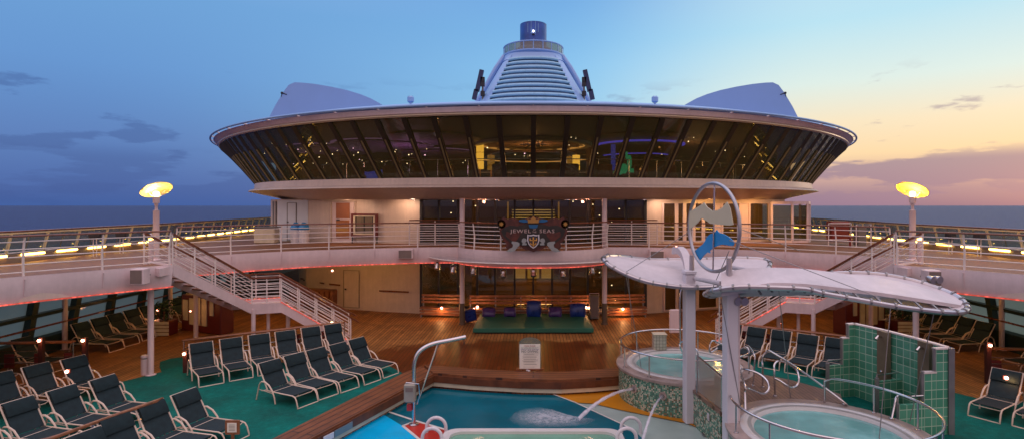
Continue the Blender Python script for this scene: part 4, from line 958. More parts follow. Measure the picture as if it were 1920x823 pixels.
# central glass screens (both storeys)
for (z0, z1, nm) in ((ZU0, ZU1 - 0.03, 'upper_glass_wall'), (ZL0 + 0.25, ZL1, 'lower_glass_wall')):
    g = thing(nm, ('dark glass wall of the upper storey behind the name board' if z0 > 1 else 'dark glass wall of the lower storey behind the benches and the green mat'), 'glass wall', (0, 27, z0))
    xs_ = [-5.4, -4.55, -3.63, -2.7, -1.84, -0.9, 0, 0.9, 1.76, 2.62, 3.5, 4.45, 5.4]
    for x in xs_:
        mb = MB(); mb.box((x, 26.98, (z0 + z1) / 2), (0.09 if x not in (-5.4, 5.4) else .12, 0.14, z1 - z0)); mb.build('mullion', 'dark', g)
    for a, b in zip(xs_, xs_[1:]):
        mb = MB(); mb.box(((a + b) / 2, 27.0, (z0 + z1) / 2), (b - a - .1, 0.02, z1 - z0 - .02)); mb.build('pane', 'wglass', g)
        mb = MB(); mb.box(((a + b) / 2, 26.98, z0 + .05), (b - a - .1, 0.10, .1)); mb.build('bottom_rail', 'dark', g)
    mb = MB(); mb.box((0, 26.985, z1 + .02), (10.9, 0.15, .06)); mb.build('top_rail', 'dark', g)
mb = MB(); mb.box((0, 27.0, 0.12), (10.9, 0.2, 0.24)); mb.build('plinth', 'wall', bld)
# rooms behind the glass
for z0, z1, m1 in ((ZU0, ZU1, 'wallin'), (ZL0, ZL1, 'wallin')):
    mb = MB(); mb.box((0, 34.5, (z0 + z1) / 2), (24, 0.2, z1 - z0)); mb.build('room_back_wall', m1, bld)
    for s in (-1, 1): mb = MB(); mb.box((s * 5.9, 31, (z0 + z1) / 2), (0.1, 7, z1 - z0)); mb.build('room_side_wall', m1, bld)
mb = MB(); mb.box((0, 31, DK - .63), (11, 7.4, .05)); mb.build('room_ceiling', 'ceilin', bld)
# lit stair hall seen through the middle panes of both storeys
t = thing('lit_stair_hall', 'golden lit staircase hall seen through the two middle panes of the upper glass wall', 'staircase', (0, 32, DK))
for k in range(8):
    mb = MB(); mb.box((0, 31.5 + k * .28, DK + .55 + k * .15), (2.6, .28, .05)); mb.build('step', 'cream', t)
    mb = MB(); mb.box((0, 31.36 + k * .28, DK + .52 + k * .15), (2.5, .02, .045)); mb.build('step_light', 'e_warm2', t)
for s in (-1, 1):
    mb = MB(); mb.box((s * 1.45, 32, DK + 1.25), (.09, .09, 1.6)); mb.build('lit_jamb', 'e_golddim', t)
    mb = MB(); mb.beam((s * 1.3, 31, DK + 1.0), (s * 1.3, 33.6, DK + 2.0), .05, .05); mb.build('handrail', 'steel', t)
t = thing('lobby_counter', 'glowing pale counter seen low through the two middle panes of the lower glass wall', 'counter', (0, 31.5, 0))
mb = MB(); mb.bbox((0, 31.6, .5), (4.2, .7, 1.0), .03); mb.build('body', 'wallin', t)
for x_, w_ in ((-.62, .34), (-.2, .2), (.12, .1), (.55, .5), (.86, .06)): mb = MB(); mb.box((x_, 27.4, .42), (w_, .03, .09)); mb.build('light_strip', 'e_warm', t)
for x_ in (-.85, 0, .85): mb = MB(); mb.box((x_, 34.3, 1.6), (.72, .05, 1.7)); mb.build('back_panel', 'e_panel', t)
for i, (X, Y, Z) in enumerate(((-4.3, 30, 2.2), (-3.2, 31, 1.9), (-4.7, 32, 1.4), (-2.2, 32, 2.2), (2.2, 31, 2.2), (3.4, 32, 2.0), (4.6, 30, 1.7), (3.9, 33, 1.2), (-3.8, 29, .9), (4.2, 30, .8))):
    for zz in (0, DK):
        mb = MB(); mb.sph((X, Y, Z * .8 + zz + .3), .035, 8); mb.build('ceiling_spot', 'e_star', bld)
light('room_light', (0, 30.5, 4.9), 16, (1, .6, .25), .2); light('room_light', (0, 30, 2.2), 190, (1, .6, .22), .3)
light('room_light', (-4, 30, 2.0), 75, (1, .7, .35), .3); light('room_light', (4, 30, 2.0), 85, (1, .6, .3), .3)
light('room_light', (-4, 30, 4.8), 5, (1, .7, .5), .3); light('room_light', (4, 30, 4.8), 5, (1, .7, .5), .3)

# ---- doors and panels of the left upper wall
LUP = UP[:7]
rec = wpanel('service_panel', 'paleblue', LUP, 521, 578, DK + .02, ZU1 - .05, off=.0, th=.04)
t = thing('service_door', 'narrow white service door in the pale panel at the far left of the drum', 'door', (*hit(548, LUP), DK))
wpanel('door_leaf', 'paleblue', LUP, 541, 556, DK + .08, DK + 1.95, .045, .03, t); wpanel('handle', 'dark', LUP, 540.2, 543, DK + .98, DK + 1.03, .08, .03, t); frame_panel(LUP, 539.5, 557.5, DK + .06, DK + 1.98, .03, 'frame', 'grey', t, .04, .03)
wpanel('end_post', 'grey', LUP, 512.8, 519.5, DK + .1, ZU1 - .1, .0, .05)
t = thing('cabin_door', 'white door with an upper and a lower orange brown pane on the left upper wall', 'door', (*hit(646, LUP), DK))
wpanel('door_leaf', 'fascia', LUP, 624, 664, DK + .03, DK + 2.0, .0, .045, t); frame_panel(LUP, 620, 668, DK + .0, DK + 2.06, .05, 'frame', 'wall', t, .0, .07)
wpanel('pane', 'orangeglass', LUP, 631.5, 657, DK + 1.2, DK + 1.97, .05, .02, t); wpanel('pane', 'orangeglass', LUP, 631.5, 656, DK + .22, DK + 1.12, .05, .02, t); wpanel('handle', 'dark', LUP, 633, 638.5, DK + 1.10, DK + 1.15, .07, .04, t)
t = thing('notice_case', 'dark framed slatted notice case standing by the left upper wall', 'notice case', (*hit(688, LUP), DK))
wpanel('back_panel', 'slat', LUP, 666, 707, DK + .38, DK + 1.38, .1, .04, t); frame_panel(LUP, 663, 711, DK + .32, DK + 1.45, .09, 'frame', 'maroon', t, .1, .14); frame_panel(LUP, 666.5, 707, DK + .40, DK + 1.38, .09, 'inner_frame', 'cream', t, .1, .10)
for q in (664, 710): wpanel('leg', 'dark', LUP, q - .8, q + .8, DK, DK + .35, .14, .04, t)
for i, px in enumerate((555, 570)):
    x, y = hit(px, LUP); y -= 1.0; x = (px - 1000) * y / F
    t = thing('towel_bin', '%s white towel bin with a blue domed lid by the pale service panel' % ('left' if i == 0 else 'right'), 'bin', (x, y, DK), 'towel bins')
    mb = MB(); mb.lathe((x, y, DK), [(.01, 0), (.24, 0), (.26, .62), (.22, .66), (.01, .66)], 20); mb.build('body', 'white', t)
    mb = MB(); mb.lathe((x, y, DK), [(.25, .661), (.27, .74), (.20, .9), (.08, 1.0), (.01, 1.02)], 20); mb.build('lid', 'binblue', t)
    mb = MB(); mb.tube([(x - .12, y - .2, DK + .85), (x, y - .15, DK + 1.02), (x + .12, y - .2, DK + .85)], .02, 6); mb.build('handle', 'binblue', t)
x, y = hit(530, LUP); y -= 1.5
t = thing('serving_counter', 'low pale counter reflecting the tube lights at the left end of the drum', 'counter', (x, y, DK))
mb = MB(); mb.bbox((x - .1, y, DK + .38), (1.0, .6, .75), .04); mb.build('body', 'cream', t); mb = MB(); mb.bbox((x - .1, y, DK + .79), (1.1, .7, .05), .01); mb.build('top', 'grey', t)

# ---- right upper wall: framed glass bays with doors
RUP = UP[7:]
mb = MB()
wall_strip([UP[7], (6.25, 27.15)], ZU0, ZU1, 'wall', 'upper_wall')
RR = [(5.45, 27.0), (6.25, 27.15), (7.5, 27.45), (9.6, 28.0), (11.6, 28.6), (13.2, 29.4), (13.3, 38.0)]
wall_strip(RR[1:], ZU1 - .22, ZU1, 'wall', 'upper_wall'); wall_strip(RR[1:], DK, DK + .12, 'wall', 'upper_wall')
g = thing('right_glass_front', 'white framed glass front with doors along the right upper storey', 'glass wall', (10, 28.5, DK))
bars = [1241, 1268, 1283, 1300, 1318, 1342, 1352, 1388, 1403, 1443, 1449]
for a, b in zip(bars, bars[1:]):
    if b - a < 11 or (a, b) == (1388, 1403): wpanel('mullion', 'fascia', RR, a, b, DK + .1, ZU1 - .2, -.1, .1, g)
    else:
        wpanel('mullion', 'fascia', RR, a, a + 3.2, DK + .1, ZU1 - .2, -.05, .1, g); wpanel('mullion', 'fascia', RR, b - 3.2, b, DK + .1, ZU1 - .2, -.05, .1, g)
        wpanel('pane', 'wglass', RR, a + 3.2, b - 3.2, DK + .12, ZU1 - .22, -.02, .02, g)
vx = [(12.0, 28.2), (12.9, 27.9), (13.7, 28.0), (14.15, 28.7), (14.2, 29.8)]
g = thing('curved_vestibule', 'curved white framed glass vestibule at the right end of the upper storey', 'vestibule', (13.3, 28.4, DK))
for p in vx: mb = MB(); mb.box((*p, (DK + ZU1) / 2 - .04), (.10, .10, ZU1 - DK - .2)); mb.build('post', 'fascia', g)
for a, b in zip(vx, vx[1:]):
    A, B_ = Vector((*a, 0)), Vector((*b, 0)); e = (B_ - A).normalized() * .05
    mb = MB(); mb.plate([A + e + Vector((0, 0, DK + .1)), B_ - e + Vector((0, 0, DK + .1)), B_ - e + Vector((0, 0, ZU1 - .3)), A + e + Vector((0, 0, ZU1 - .3))], (0, .02, 0)); mb.build('pane', 'wglass', g)
    for z in (DK + .05, ZU1 - .18): mb = MB(); mb.beam(A + Vector((0, 0, z)), B_ + Vector((0, 0, z)), .12, .14); mb.build('rail', 'fascia', g)
# interior behind the right front
mb = MB(); mb.box((9.6, 32.3, (ZU0 + ZU1) / 2), (7.2, .1, ZU1 - ZU0)); mb.build('room_back_wall', 'wallwarm', bld)
light('room_light', (8.4, 30.2, 4.9), 15, (1, .5, .18), .2); light('room_light', (11.3, 31.0, 4.9), 4, (1, .8, .5), .2)
# ---- lower left wall: door, boards
LL, LR = LO[:6], LO[6:]
t = thing('crew_door', 'plain cream door with a small dark handle in the lower left wall', 'door', (*hit(659, LL), 0))
wpanel('door_leaf', 'wall', LL, 646, 673, .12, 1.95, .0, .03, t); frame_panel(LL, 644.5, 674.5, .1, 1.98, .035, 'frame', 'doortan', t, .0, .045); wpanel('handle', 'dark', LL, 648, 650, .98, 1.05, .03, .05, t)
for i, (a, b, z) in enumerate(((713, 768, 1.03), (567, 610, 1.2), (620, 640, 1.2))):
    lab = ('long dark grab rail on the lower left wall right of the crew door', 'dark grab rail on the lower left wall furthest left of the crew door', 'short dark grab rail just left of the crew door')[i]
    t = thing('grab_rail', lab, 'grab rail', (*hit((a + b) / 2, LL), z), 'grab rails on the lower wall')
    wpanel('bar', 'wood', LL, a, b, z - .035, z + .035, .07, .04, t); wpanel('bracket', 'dark', LL, a + 4, a + 5, z - .03, z + .02, .0, .07, t); wpanel('bracket', 'dark', LL, b - 5, b - 4, z - .03, z + .02, .0, .07, t)
x, y = hit(612, LL)
t = thing('slatted_chest', 'brown slatted chest against the lower left wall by the crew door', 'chest', (x, y - .4, 0))
mb = MB(); mb.bbox((x - .6, y - .2, .5), (2.6, .5, .9), .03, rz=-.28); mb.build('body', 'bench', t)
for k in range(9):
    c = Vector((x - .6, y - .2, .5)) + Matrix.Rotation(-.28, 3, 'Z') @ Vector((-1.15 + k * .287, -.27, 0)); mb = MB(); mb.box(c, (.05, .04, .8), rz=-.28); mb.build('slat', 'wood', t)
# lower right: glass sliding doors
t = thing('sliding_doors', 'white framed sliding glass doors in the lower right wall behind the hot tub', 'doors', (8, 27.8, 0))
bars = [1243, 1268, 1306, 1344]
for a, b in zip(bars, bars[1:]):
    wpanel('pane', 'wglassw', LR, a + 3, b - 3, .15, 2.35, .04, .02, t); frame_panel(LR, a, b, .08, 2.42, .07, 'frame', 'fascia', t, .0, .09)
# white columns
for s in (-1, 1):
    side = 'left' if s < 0 else 'right'
    t = thing('balcony_column', 'tall white round column with a brown foot on the %s of the balcony' % side, 'column', (s * 3.12, 24.55, 0), 'balcony columns')
    mb = MB(); mb.lathe((s * 3.12, 24.55, 0), [(.11, .92), (.11, H + .30)], 20); mb.build('shaft', 'fascia', t)
    mb = MB(); mb.lathe((s * 3.12, 24.55, 0), [(.16, 0), (.16, .04), (.125, .06), (.125, .92), (.11, .93)], 20); mb.build('foot', 'footbrown', t)
# ceiling downlights under the saucer
for i, px in enumerate((774, 915, 932, 1064, 1077, 1208)):
    Y = 25.6; X = (px - 1000) * Y / F
    t = thing('ceiling_light', '%s small oval ceiling light from the left under the saucer soffit' % ORD(i + 1), 'ceiling light', (X, Y, H + .24), 'ceiling lights under the saucer')
    mb = MB(); mb.lathe((X, Y, 0), [(.01, H + .245), (.09, H + .245), (.09, H + .268)], 16); mb.build('diffuser', 'e_white', t)
    mb = MB(); mb.lathe((X, Y, 0), [(.09, H + .24), (.12, H + .24), (.12, H + .27)], 16); mb.build('ring', 'steel', t)
for X in (-9.0, -6.2, 6.2): light('soffit_light', (X, 26.0 + abs(X) * .05, H + .20), 55, (1, .62, .40), .08, kind='SPOT', spot=155, rot=(math.radians(32), 0, 0))
for X in (-2.5, 2.5): light('soffit_light', (X, 25.6, H + .18), 24, (1, .42, .24), .08)
light('soffit_light', (8.5, 26.3, H + .2), 110, (1, .54, .18), .08, kind='SPOT', spot=155, rot=(math.radians(32), 0, 0)); light('soffit_light', (11.2, 26.9, H + .2), 130, (1, .50, .16), .08, kind='SPOT', spot=155, rot=(math.radians(32), 0, 0))

# ================================================================== roof furniture: wings, funnel, floodlights
for s in (-1, 1):
    side = 'left' if s < 0 else 'right'; Y = 34.0
    pts = [(499, 232), (515, 200), (532, 172), (541, 160), (552, 155), (566, 155.5), (590, 158), (620, 163), (650, 169.5), (675, 177), (695, 185), (715, 196), (728, 206), (728, 232)]
    if s > 0: pts = [(2001 - x, y) for x, y in pts]
    t = thing('roof_wing', 'rounded white wing shaped wind deflector on the %s side of the saucer roof' % side, 'roof wing', (s * 12, Y, H + 4.2))
    mb = MB(); front = [P(x, y, Y) for x, y in pts]
    back = [Vector((p.x + s * 0.9 * max(0, min(1, (abs(p.x) - 12) / 4)), Y + 3.6, p.z * 1.0)) for p in front]
    mb.loft([front, back], cap=True); mb.build('shell', 'roofw', t, smooth=28)
    c = P(538 if s < 0 else 1463, 178, Y); mb = MB(); mb.tube([c, c + Vector((s * .3, 0, .1)), c + Vector((s * .35, 0, -.12))], .03, 6); mb.sph(c + Vector((s * .3, 0, .1)), .09, 8); mb.build('wing_lamp', 'dark', t)
    t = thing('roof_light', 'small rounded floodlight standing on the roof edge %s of the funnel' % side, 'floodlight', P(770 if s < 0 else 1228, 193, 24.6), 'roof floodlights')
    c = P(770 if s < 0 else 1228, 187, 24.6); mb = MB(); mb.bbox(c, (.28, .2, .3), .06); mb.build('housing', 'roofw', t); mb = MB(); mb.tube([c - Vector((0, 0, .4)), c], .05, 8); mb.build('stem', 'roofw', t)

FY = 41.0
fu = thing('funnel', 'tall pale blue ribbed funnel with a dark blue exhaust pipe rising over the lounge roof', 'funnel', (0, FY, H + 4))
def fw(py): return (14.5 + (py - 97) * 0.0 + 0)  # unused
def fx(px): return (px - 1000) * FY / F
def fz(py): return H - (py - 385) * FY / F
zt, zb = fz(97), H + 4.0
wt, wb_ = fx(1056), fx(1106) * (zt - zb + 0.0) / (zt - fz(187)) * 1.0
wb_ = wt + (fx(1106) - wt) * (zt - zb) / (zt - fz(187))
def fring(k, dr=0.0, z=None, n=40, flat=3.2):
    """superellipse ring at fraction k from the top"""
    w = wt + (wb_ - wt) * k + dr; zz = zt + (zb - zt) * k if z is None else z
    out = []
    for i in range(n):
        a = 2 * PI * i / n; c, s_ = math.cos(a), math.sin(a)
        out.append(Vector((w * math.copysign(abs(c) ** (2 / flat), c), FY + 3 + w * 1.05 * math.copysign(abs(s_) ** (2 / flat), s_), zz)))
    return out
mb = MB(); mb.loft([fring(0, -.15), fring(1, -.15)], cap=True); mb.build('core', 'funneldark', fu)
def fpt(u, k, dr=0.0):
    """point on the front face: u -1..1 across, k 0..1 down"""
    w = wt + (wb_ - wt) * k; X = u * w
    y = FY + 3 - (w * 1.05) * (1 - abs(min(1, abs(u))) ** 3.2) ** (1 / 3.2) - dr
    return Vector((X, y, zt + (zb - zt) * k))
for u0, u1, nm in ((-1.0, -0.74, 'corner_post'), (0.74, 1.0, 'corner_post')):
    mb = MB(); rings = []
    for j in range(13):
        k = j / 12; us = [u0 + (u1 - u0) * q / 6 for q in range(7)]
        if u0 < -.9: us = [-.999] + us[1:]
        else: us = us[:-1] + [.999]
        rings.append([fpt(u, k, .12) for u in us] + [fpt(u, k, -.25) for u in us[::-1]])
    mb.loft(rings, cap=True); mb.build(nm, 'funnel', fu)
for s in (-1, 1):
    mb = MB(); mb.tube([Vector((s * (wt + .05), FY + 2.5, zt + .3))] + [Vector((s * (wt + (wb_ - wt) * k + .28), FY + 2.2, zt + (zb - zt) * k)) for k in (.1, .4, .7, 1)], .22, 10); mb.build('side_pipe', 'funnel', fu)
nl = 19
for j in range(nl):
    k = 0.06 + 0.94 * j / (nl - 1)
    mb = MB(); mb.tube([fpt(u * .74 / 12, k, .05 + .55 * (1 - (u / 12) ** 2) * (0.6 + .4 * k)) for u in range(-12, 13)], .125, 8); mb.build('louvre_tube', 'funnellite', fu)
mb = MB(); mb.loft([fring(0.0, .06, zt + .15), fring(0.0, .1, zt - .12), fring(0.05, .1), fring(0.05, -.1)], cap=True); mb.build('top_band', 'funnel', fu)
cz = fz(97); cc_ = (0, FY + 3.0, 0); kk = (FY + 3.0) / F
Rr = 59.5 * (FY + .8) / F
mb = MB(); mb.lathe(cc_, [(wt * .9, cz), (Rr * .95, cz + .18), (Rr, cz + .32), (Rr, cz + .42), (Rr * .6, cz + .42)], 56); mb.build('deck_ring', 'funnel', fu)
mb = MB(); mb.lathe(cc_, [(Rr * .98, cz + .42), (Rr * .98, cz + .98), (Rr * .97, cz + .98), (Rr * .97, cz + .42)], 56); mb.build('glass_screen', 'canopyglass', fu)
mb = MB(); mb.tube([Vector(cc_) + Vector((Rr * .98 * math.cos(a * PI / 28), Rr * .98 * math.sin(a * PI / 28), cz + 1.02)) for a in range(56)], .05, 6, closed=True); mb.build('top_rail', 'funnel', fu)
for a in range(20):
    an = a * PI / 10; p = Vector(cc_) + Vector((Rr * .98 * math.cos(an), Rr * .98 * math.sin(an), cz + .4)); mb = MB(); mb.tube([p, p + Vector((0, 0, .6))], .035, 6); mb.build('post', 'funnel', fu)
mb = MB(); mb.lathe(cc_, [(Rr * .72, cz + .42), (Rr * .68, cz + .75), (Rr * .50, cz + 1.05), (.5, cz + 1.15)], 40); mb.build('cowl', 'funneldark2', fu)
pr = 25.5 * (FY + 2) / F; pt_ = H + (385 - 40) * (FY + 2) / F
mb = MB(); mb.lathe(cc_, [(pr, cz + .5), (pr, pt_), (pr - .08, pt_ + .03), (pr - .1, pt_), (pr - .1, pt_ - .6), (.01, pt_ - .6)], 40); mb.build('exhaust_pipe', 'dblue', fu)
for x in (-.42, -.17, .17, .38): mb = MB(); y_ = FY + 3 - math.sqrt(pr * pr - x * x) - .01; mb.box((x, y_, pt_ - .5), (.022, .02, .7 + .3 * (abs(x) < .2))); mb.build('paint_run', 'funnellite', fu)
mb = MB(); mb.sph((0, FY + 3 - pr - .1, H + (385 - 60) * (FY + 2) / F), .07, 10); mb.build('mast_lamp', 'e_white', fu)
mb = MB(); mb.box((0, FY + 3 - pr - .05, H + (385 - 63) * (FY + 2) / F - .1), (.18, .15, .1)); mb.build('lamp_bracket', 'dark', fu)
for s in (-1, 1):
    side = 'left' if s < 0 else 'right'
    t = thing('floodlight_mast', 'cluster of dark flat floodlight panels standing %s of the funnel' % side, 'floodlights', (s * fx(1098), FY, H + 4), 'funnel floodlight clusters')
    g_ = lambda dx, py: Vector((s * (fx(1000 + dx)), FY, fz(py)))
    for dx, py, w_, h_ in ((101, 152, .42, 1.6), (109, 178, .42, .75)):
        c = g_(dx, py); mb = MB(); mb.box(c, (w_ * .75, .3, h_), ry=-s * .22); mb.build('lamp_panel', 'navyp', t)
    for py in (150, 158, 176): c = g_(95, py); mb = MB(); mb.box(c, (.3, .3, .34)); mb.build('lamp_box', 'dark', t)
    mb = MB(); mb.tube([g_(95, 215), g_(95, 148)], .07, 8); mb.build('mast', 'grey', t)
# ================================================================== staircases
def staircase(s):
    side = 'left' if s < 0 else 'right'
    X = lambda p: Vector((s * p[0], p[1], p[2]))
    # near side line, far side line (mirrored for the right)
    P0, P1, P2, P3 = (11.05, 17.15, DK), (10.05, 20.0, 1.62), (9.15, 20.35, 1.62), (6.9, 21.15, 0.0)
    Q0, Q1, Q2, Q3 = (12.2, 17.55, DK), (11.25, 20.85, 1.62), (9.75, 21.55, 1.62), (7.35, 22.3, 0.0)
    t = thing('staircase', 'white open staircase with wooden handrails descending from the upper deck on the %s' % side, 'staircase', (s * 9.6, 20.2, 0))
    for A in ((P0, P1, P2, P3), (Q0, Q1, Q2, Q3)):
        near = A[0] == P0
        a = [X(p) for p in A]
        mb = MB()
        def seg(p, q, dp=0.30, up=0.06):
            e = (Vector((q.x - p.x, q.y - p.y, 0))).normalized(); n = Vector((-e.y, e.x, 0)) * .03
            mb.add([p + n + Vector((0, 0, up)), q + n + Vector((0, 0, up)), q + n - Vector((0, 0, dp)), p + n - Vector((0, 0, dp)), p - n + Vector((0, 0, up)), q - n + Vector((0, 0, up)), q - n - Vector((0, 0, dp)), p - n - Vector((0, 0, dp))], [(0, 1, 2, 3), (7, 6, 5, 4), (0, 4, 5, 1), (3, 2, 6, 7), (0, 3, 7, 4), (1, 5, 6, 2)])
        seg(a[0], a[1]); seg(a[1], a[2]); seg(a[2], a[3], .30)
        mb.build('stringer', 'fascia', t)
        # railing: bars, posts, handrail
        if near: lines = [(a[0], a[1]), (a[1], a[2]), (a[2], a[3])]
        else: lines = [(a[0], a[1]), (a[1], a[2]), (a[2], a[3])]
        for k in range(8 if near else 6):
            z = .10 + (.80 * k / 7 if near else .80 * k / 5)
            mb = MB(); mb.tube([p + Vector((0, 0, z)) for p in a], 0.014, 6); mb.build('rail', 'rail', t)
        for (p, q), n in zip(lines, (4, 2, 4)):
            for i in range(n + (1 if (p, q) == lines[-1] else 0)):
                c = p.lerp(q, i / n); mb = MB(); mb.tube([c + Vector((0, 0, -.05)), c + Vector((0, 0, .96))], 0.026, 6); mb.build('post', 'rail', t)
        mb = MB(); e = (a[3] - a[2]).normalized() * .35
        for p, q in zip(a[:-1], a[1:]): mb.beam(p + Vector((0, 0, .98)), q + (e if q is a[3] else Vector()) + Vector((0, 0, .98)), .09, .055)
        mb.build('handrail', 'wood', t)
        off = Vector((0, 0, 0.10)); inn = 0.05
    # treads
    def flight(p0, p1, q0, q1, n):
        for i in range(n):
            f0, f1 = i / n, (i + 1.05) / n
            z = p0.z + (p1.z - p0.z) * (i + 1) / (n + 0)
            mb = MB(); c = [p0.lerp(p1, f0), p0.lerp(p1, min(1, f1)), q0.lerp(q1, min(1, f1)), q0.lerp(q1, f0)]
            mb.plate([Vector((v.x, v.y, z + .01)) for v in c], (0, 0, .035)); mb.build('tread', 'bench', t)
    p = [X(v) for v in (P0, P1, P2, P3)]; q = [X(v) for v in (Q0, Q1, Q2, Q3)]
    flight(p[0], p[1], q[0], q[1], 10); flight(p[2], p[3], q[2], q[3], 9)
    mb = MB(); mb.prism([(v.x, v.y) for v in (p[1], p[2], q[2], q[1])], 1.50, 1.60); mb.build('landing', 'fascia', t)
    mb = MB(); mb.prism([(v.x, v.y) for v in (p[0], p[0] + Vector((s * .0, -.6, 0)), q[0] + Vector((0, -.3, 0)), q[0])], DK - .25, DK - .01)
    mb.build('top_landing', 'fascia', t)
    # rope lights on the stair
    mb = MB(); mb.tube([p[2] + Vector((0, -.04, .09)), p[3] + Vector((0, -.04, .09))], .018, 6); mb.build('rope_light', 'led', t)
    mb = MB(); mb.tube([p[1].lerp(q[1], .1) + Vector((0, 0, .06)), q[1].lerp(p[1], .1) + Vector((0, 0, .06)), q[2].lerp(p[2], .1) + Vector((0, 0, .06)), p[2] + Vector((0, 0, .08))], .018, 6); mb.build('rope_light', 'led', t)
    mb = MB(); mb.tube([p[0].lerp(q[0], .06) + Vector((0, 0, .05)), p[1].lerp(q[1], .06) + Vector((0, 0, .09))], .012, 6); mb.build('rope_light', 'led', t)
    # supports
    for (x, y, r) in ((10.0, 20.0, .075), (9.75, 20.6, .06), (9.2, 21.0, .075)):
        mb = MB(); mb.tube([(s * x, y, 0), (s * x, y, 1.5)], r, 12); mb.build('support_post', 'fascia', t)
    # lantern on the foot of the stair
    lt = thing('stair_lantern', 'small lit white lantern by the foot of the %s staircase' % side, 'lantern', (s * 7.45, 21.6, .6), 'stair lanterns')
    mb = MB(); mb.lathe((s * 7.6, 21.2, 0), [(.01, .62), (.06, .62), (.07, .82), (.01, .82)], 10); mb.build('glass', 'e_lampdim', lt)
    mb = MB(); mb.box((s * 7.6, 21.2, .85), (.16, .16, .05)); mb.tube([(s * 7.6, 21.2, 0), (s * 7.6, 21.2, .62)], .02, 6); mb.build('holder', 'steel', lt)
M['e_lampdim'] = emit('stair_lantern_glow', (1, .75, .4, 1), 7)
staircase(-1); staircase(1)

# posts carrying the upper deck
posts = []
for s in (-1, 1):
    side = 'left' if s < 0 else 'right'
    for (x, y, desc) in ((11.75, 17.2, 'under the near corner of the upper deck'), (16.9, 20.2, 'nearest the hull windows under the deck edge'), (13.2, 21.9, 'beside the panelled cabinet'), (16.2, 25.0, 'among the loungers by the hull windows')):
        t = thing('deck_post', 'round white post, %s side, %s' % (side, desc), 'post', (s * x, y, 0), 'posts under the upper deck')
        mb = MB(); mb.lathe((s * x, y, 0), [(.085, 0), (.085, DK - .6)], 16); mb.build('shaft', 'fascia', t)
        mb = MB(); mb.lathe((s * x, y, 0), [(.15, 0), (.15, .02), (.09, .03)], 16); mb.build('base_plate', 'fascia', t)
for s in (-1, 1):
    side = 'left' if s < 0 else 'right'
    if s < 0:
        c = (s * 11.95, 17.25); t = thing('litter_bin', 'short white cylindrical bin at the foot of the left near post', 'bin', (*c, 0))
        mb = MB(); mb.lathe((*c, 0), [(.01, 0), (.11, 0), (.12, .03), (.12, .58), (.10, .60), (.01, .60)], 16); mb.build('body', 'fascia', t); mb = MB(); mb.lathe((*c, 0), [(.124, .5), (.124, .53)], 16); mb.build('band', 'steel', t)
    # panelled cabinet, planter with a shrub
    c = Vector((s * 13.5, 23.2, 0)); rz = s * 0.42
    t = thing('panel_cabinet', 'dark brown cabinet with stepped cream panels under the %s side of the upper deck' % side, 'cabinet', c, 'panelled cabinets')
    R_ = Matrix.Rotation(rz, 3, 'Z')
    mb = MB(); mb.bbox(c + Vector((0, 0, .75)), (2.4, .6, 1.5), .03, rz=rz); mb.build('body', 'maroon', t)
    for k, (a, b, d) in enumerate(((-.9, .45, 1.30), (-.5, .30, 1.38), (-.12, .3, 1.42), (.26, .3, 1.46), (.7, .75, 1.46))):
        mb = MB(); mb.box(c + R_ @ Vector((-s * a, -.325, (b + d) / 2)), (.3 if k < 4 else .22, .03, d - b), rz=rz); mb.build('panel', 'cream', t)
    c2 = Vector((s * 14.9, 22.6, 0))
    t = thing('planter', 'slatted cream planter with a dark shrub beside the %s panelled cabinet' % side, 'planter', c2, 'planters')
    mb = MB(); mb.bbox(c2 + Vector((0, 0, .3)), (.75, .6, .58), .02); mb.build('box', 'maroon', t)
    for k in range(4): mb = MB(); mb.box(c2 + Vector((0, -.32, .09 + k * .145)), (.78, .03, .11)); mb.build('slat', 'cream', t)
    mb = MB(); rl = random.Random(5)
    for k in range(420):
        a, b = rl.uniform(0, 2 * PI), rl.uniform(-1, 1); r = .42 * rl.uniform(.3, 1) ** .5; q = math.sqrt(1 - b * b)
        p = c2 + Vector((r * q * math.cos(a), r * q * math.sin(a), 1.0 + r * 1.1 * b)); u = Vector((rl.uniform(-1, 1), rl.uniform(-1, 1), rl.uniform(-.3, 1))).normalized(); v = u.cross(Vector((rl.random(), rl.random(), rl.random()))).normalized()
        mb.add([p - u * .07, p + v * .025, p + u * .07, p - v * .025], [(0, 1, 2, 3)])
    mb.build('foliage', 'leaf', t); mb = MB(); mb.tube([c2 + Vector((0, 0, .5)), c2 + Vector((0, 0, 1.1))], .03, 6); mb.build('stem', 'wood', t)

# ================================================================== low dividers with wooden top rail
def divider(pts, label, h=.95, lamps=(), grp='wood topped dividers', panel=True):
    path = poly_at([(x, y, 0) for x, y in pts]); mid = path(path.total / 2)
    t = thing('divider_rail', label, 'divider', (mid.x, mid.y, 0), grp)
    n = max(2, int(path.total / 1.3) + 1)
    for i in range(n):
        p = path(path.total * i / (n - 1)); mb = MB(); mb.tube([p, p + Vector((0, 0, h))], .022, 6); mb.build('post', 'steel', t)
    m = max(2, len(pts) * 4)
    for z in (.35, .55, .75):
        mb = MB(); mb.tube([path(path.total * i / m) + Vector((0, 0, z * h)) for i in range(m + 1)], .014, 6); mb.build('cross_rail', 'steel', t)
    mb = MB()
    mb.loft([[path(path.total * i / m) + Vector((a, b, c)) for a, b, c in ((0, -.1, h), (0, -.12, h + .03), (0, -.09, h + .05), (0, .09, h + .05), (0, .12, h + .03), (0, .1, h))] for i in range(m + 1)], cap=True)
    mb.build('top_rail', 'bench', t)
    if panel:
        for i in range(m):
            if i % 3 == 1:
                mb = MB()
                a, b = path(path.total * i / m), path(path.total * (i + 1) / m); mb.plate([a + Vector((0, .03, .2)), b + Vector((0, .03, .2)), b + Vector((0, .03, .62)), a + Vector((0, .03, .62))], (0, .02, 0)); mb.build('panel', 'maroon', t)
    return t
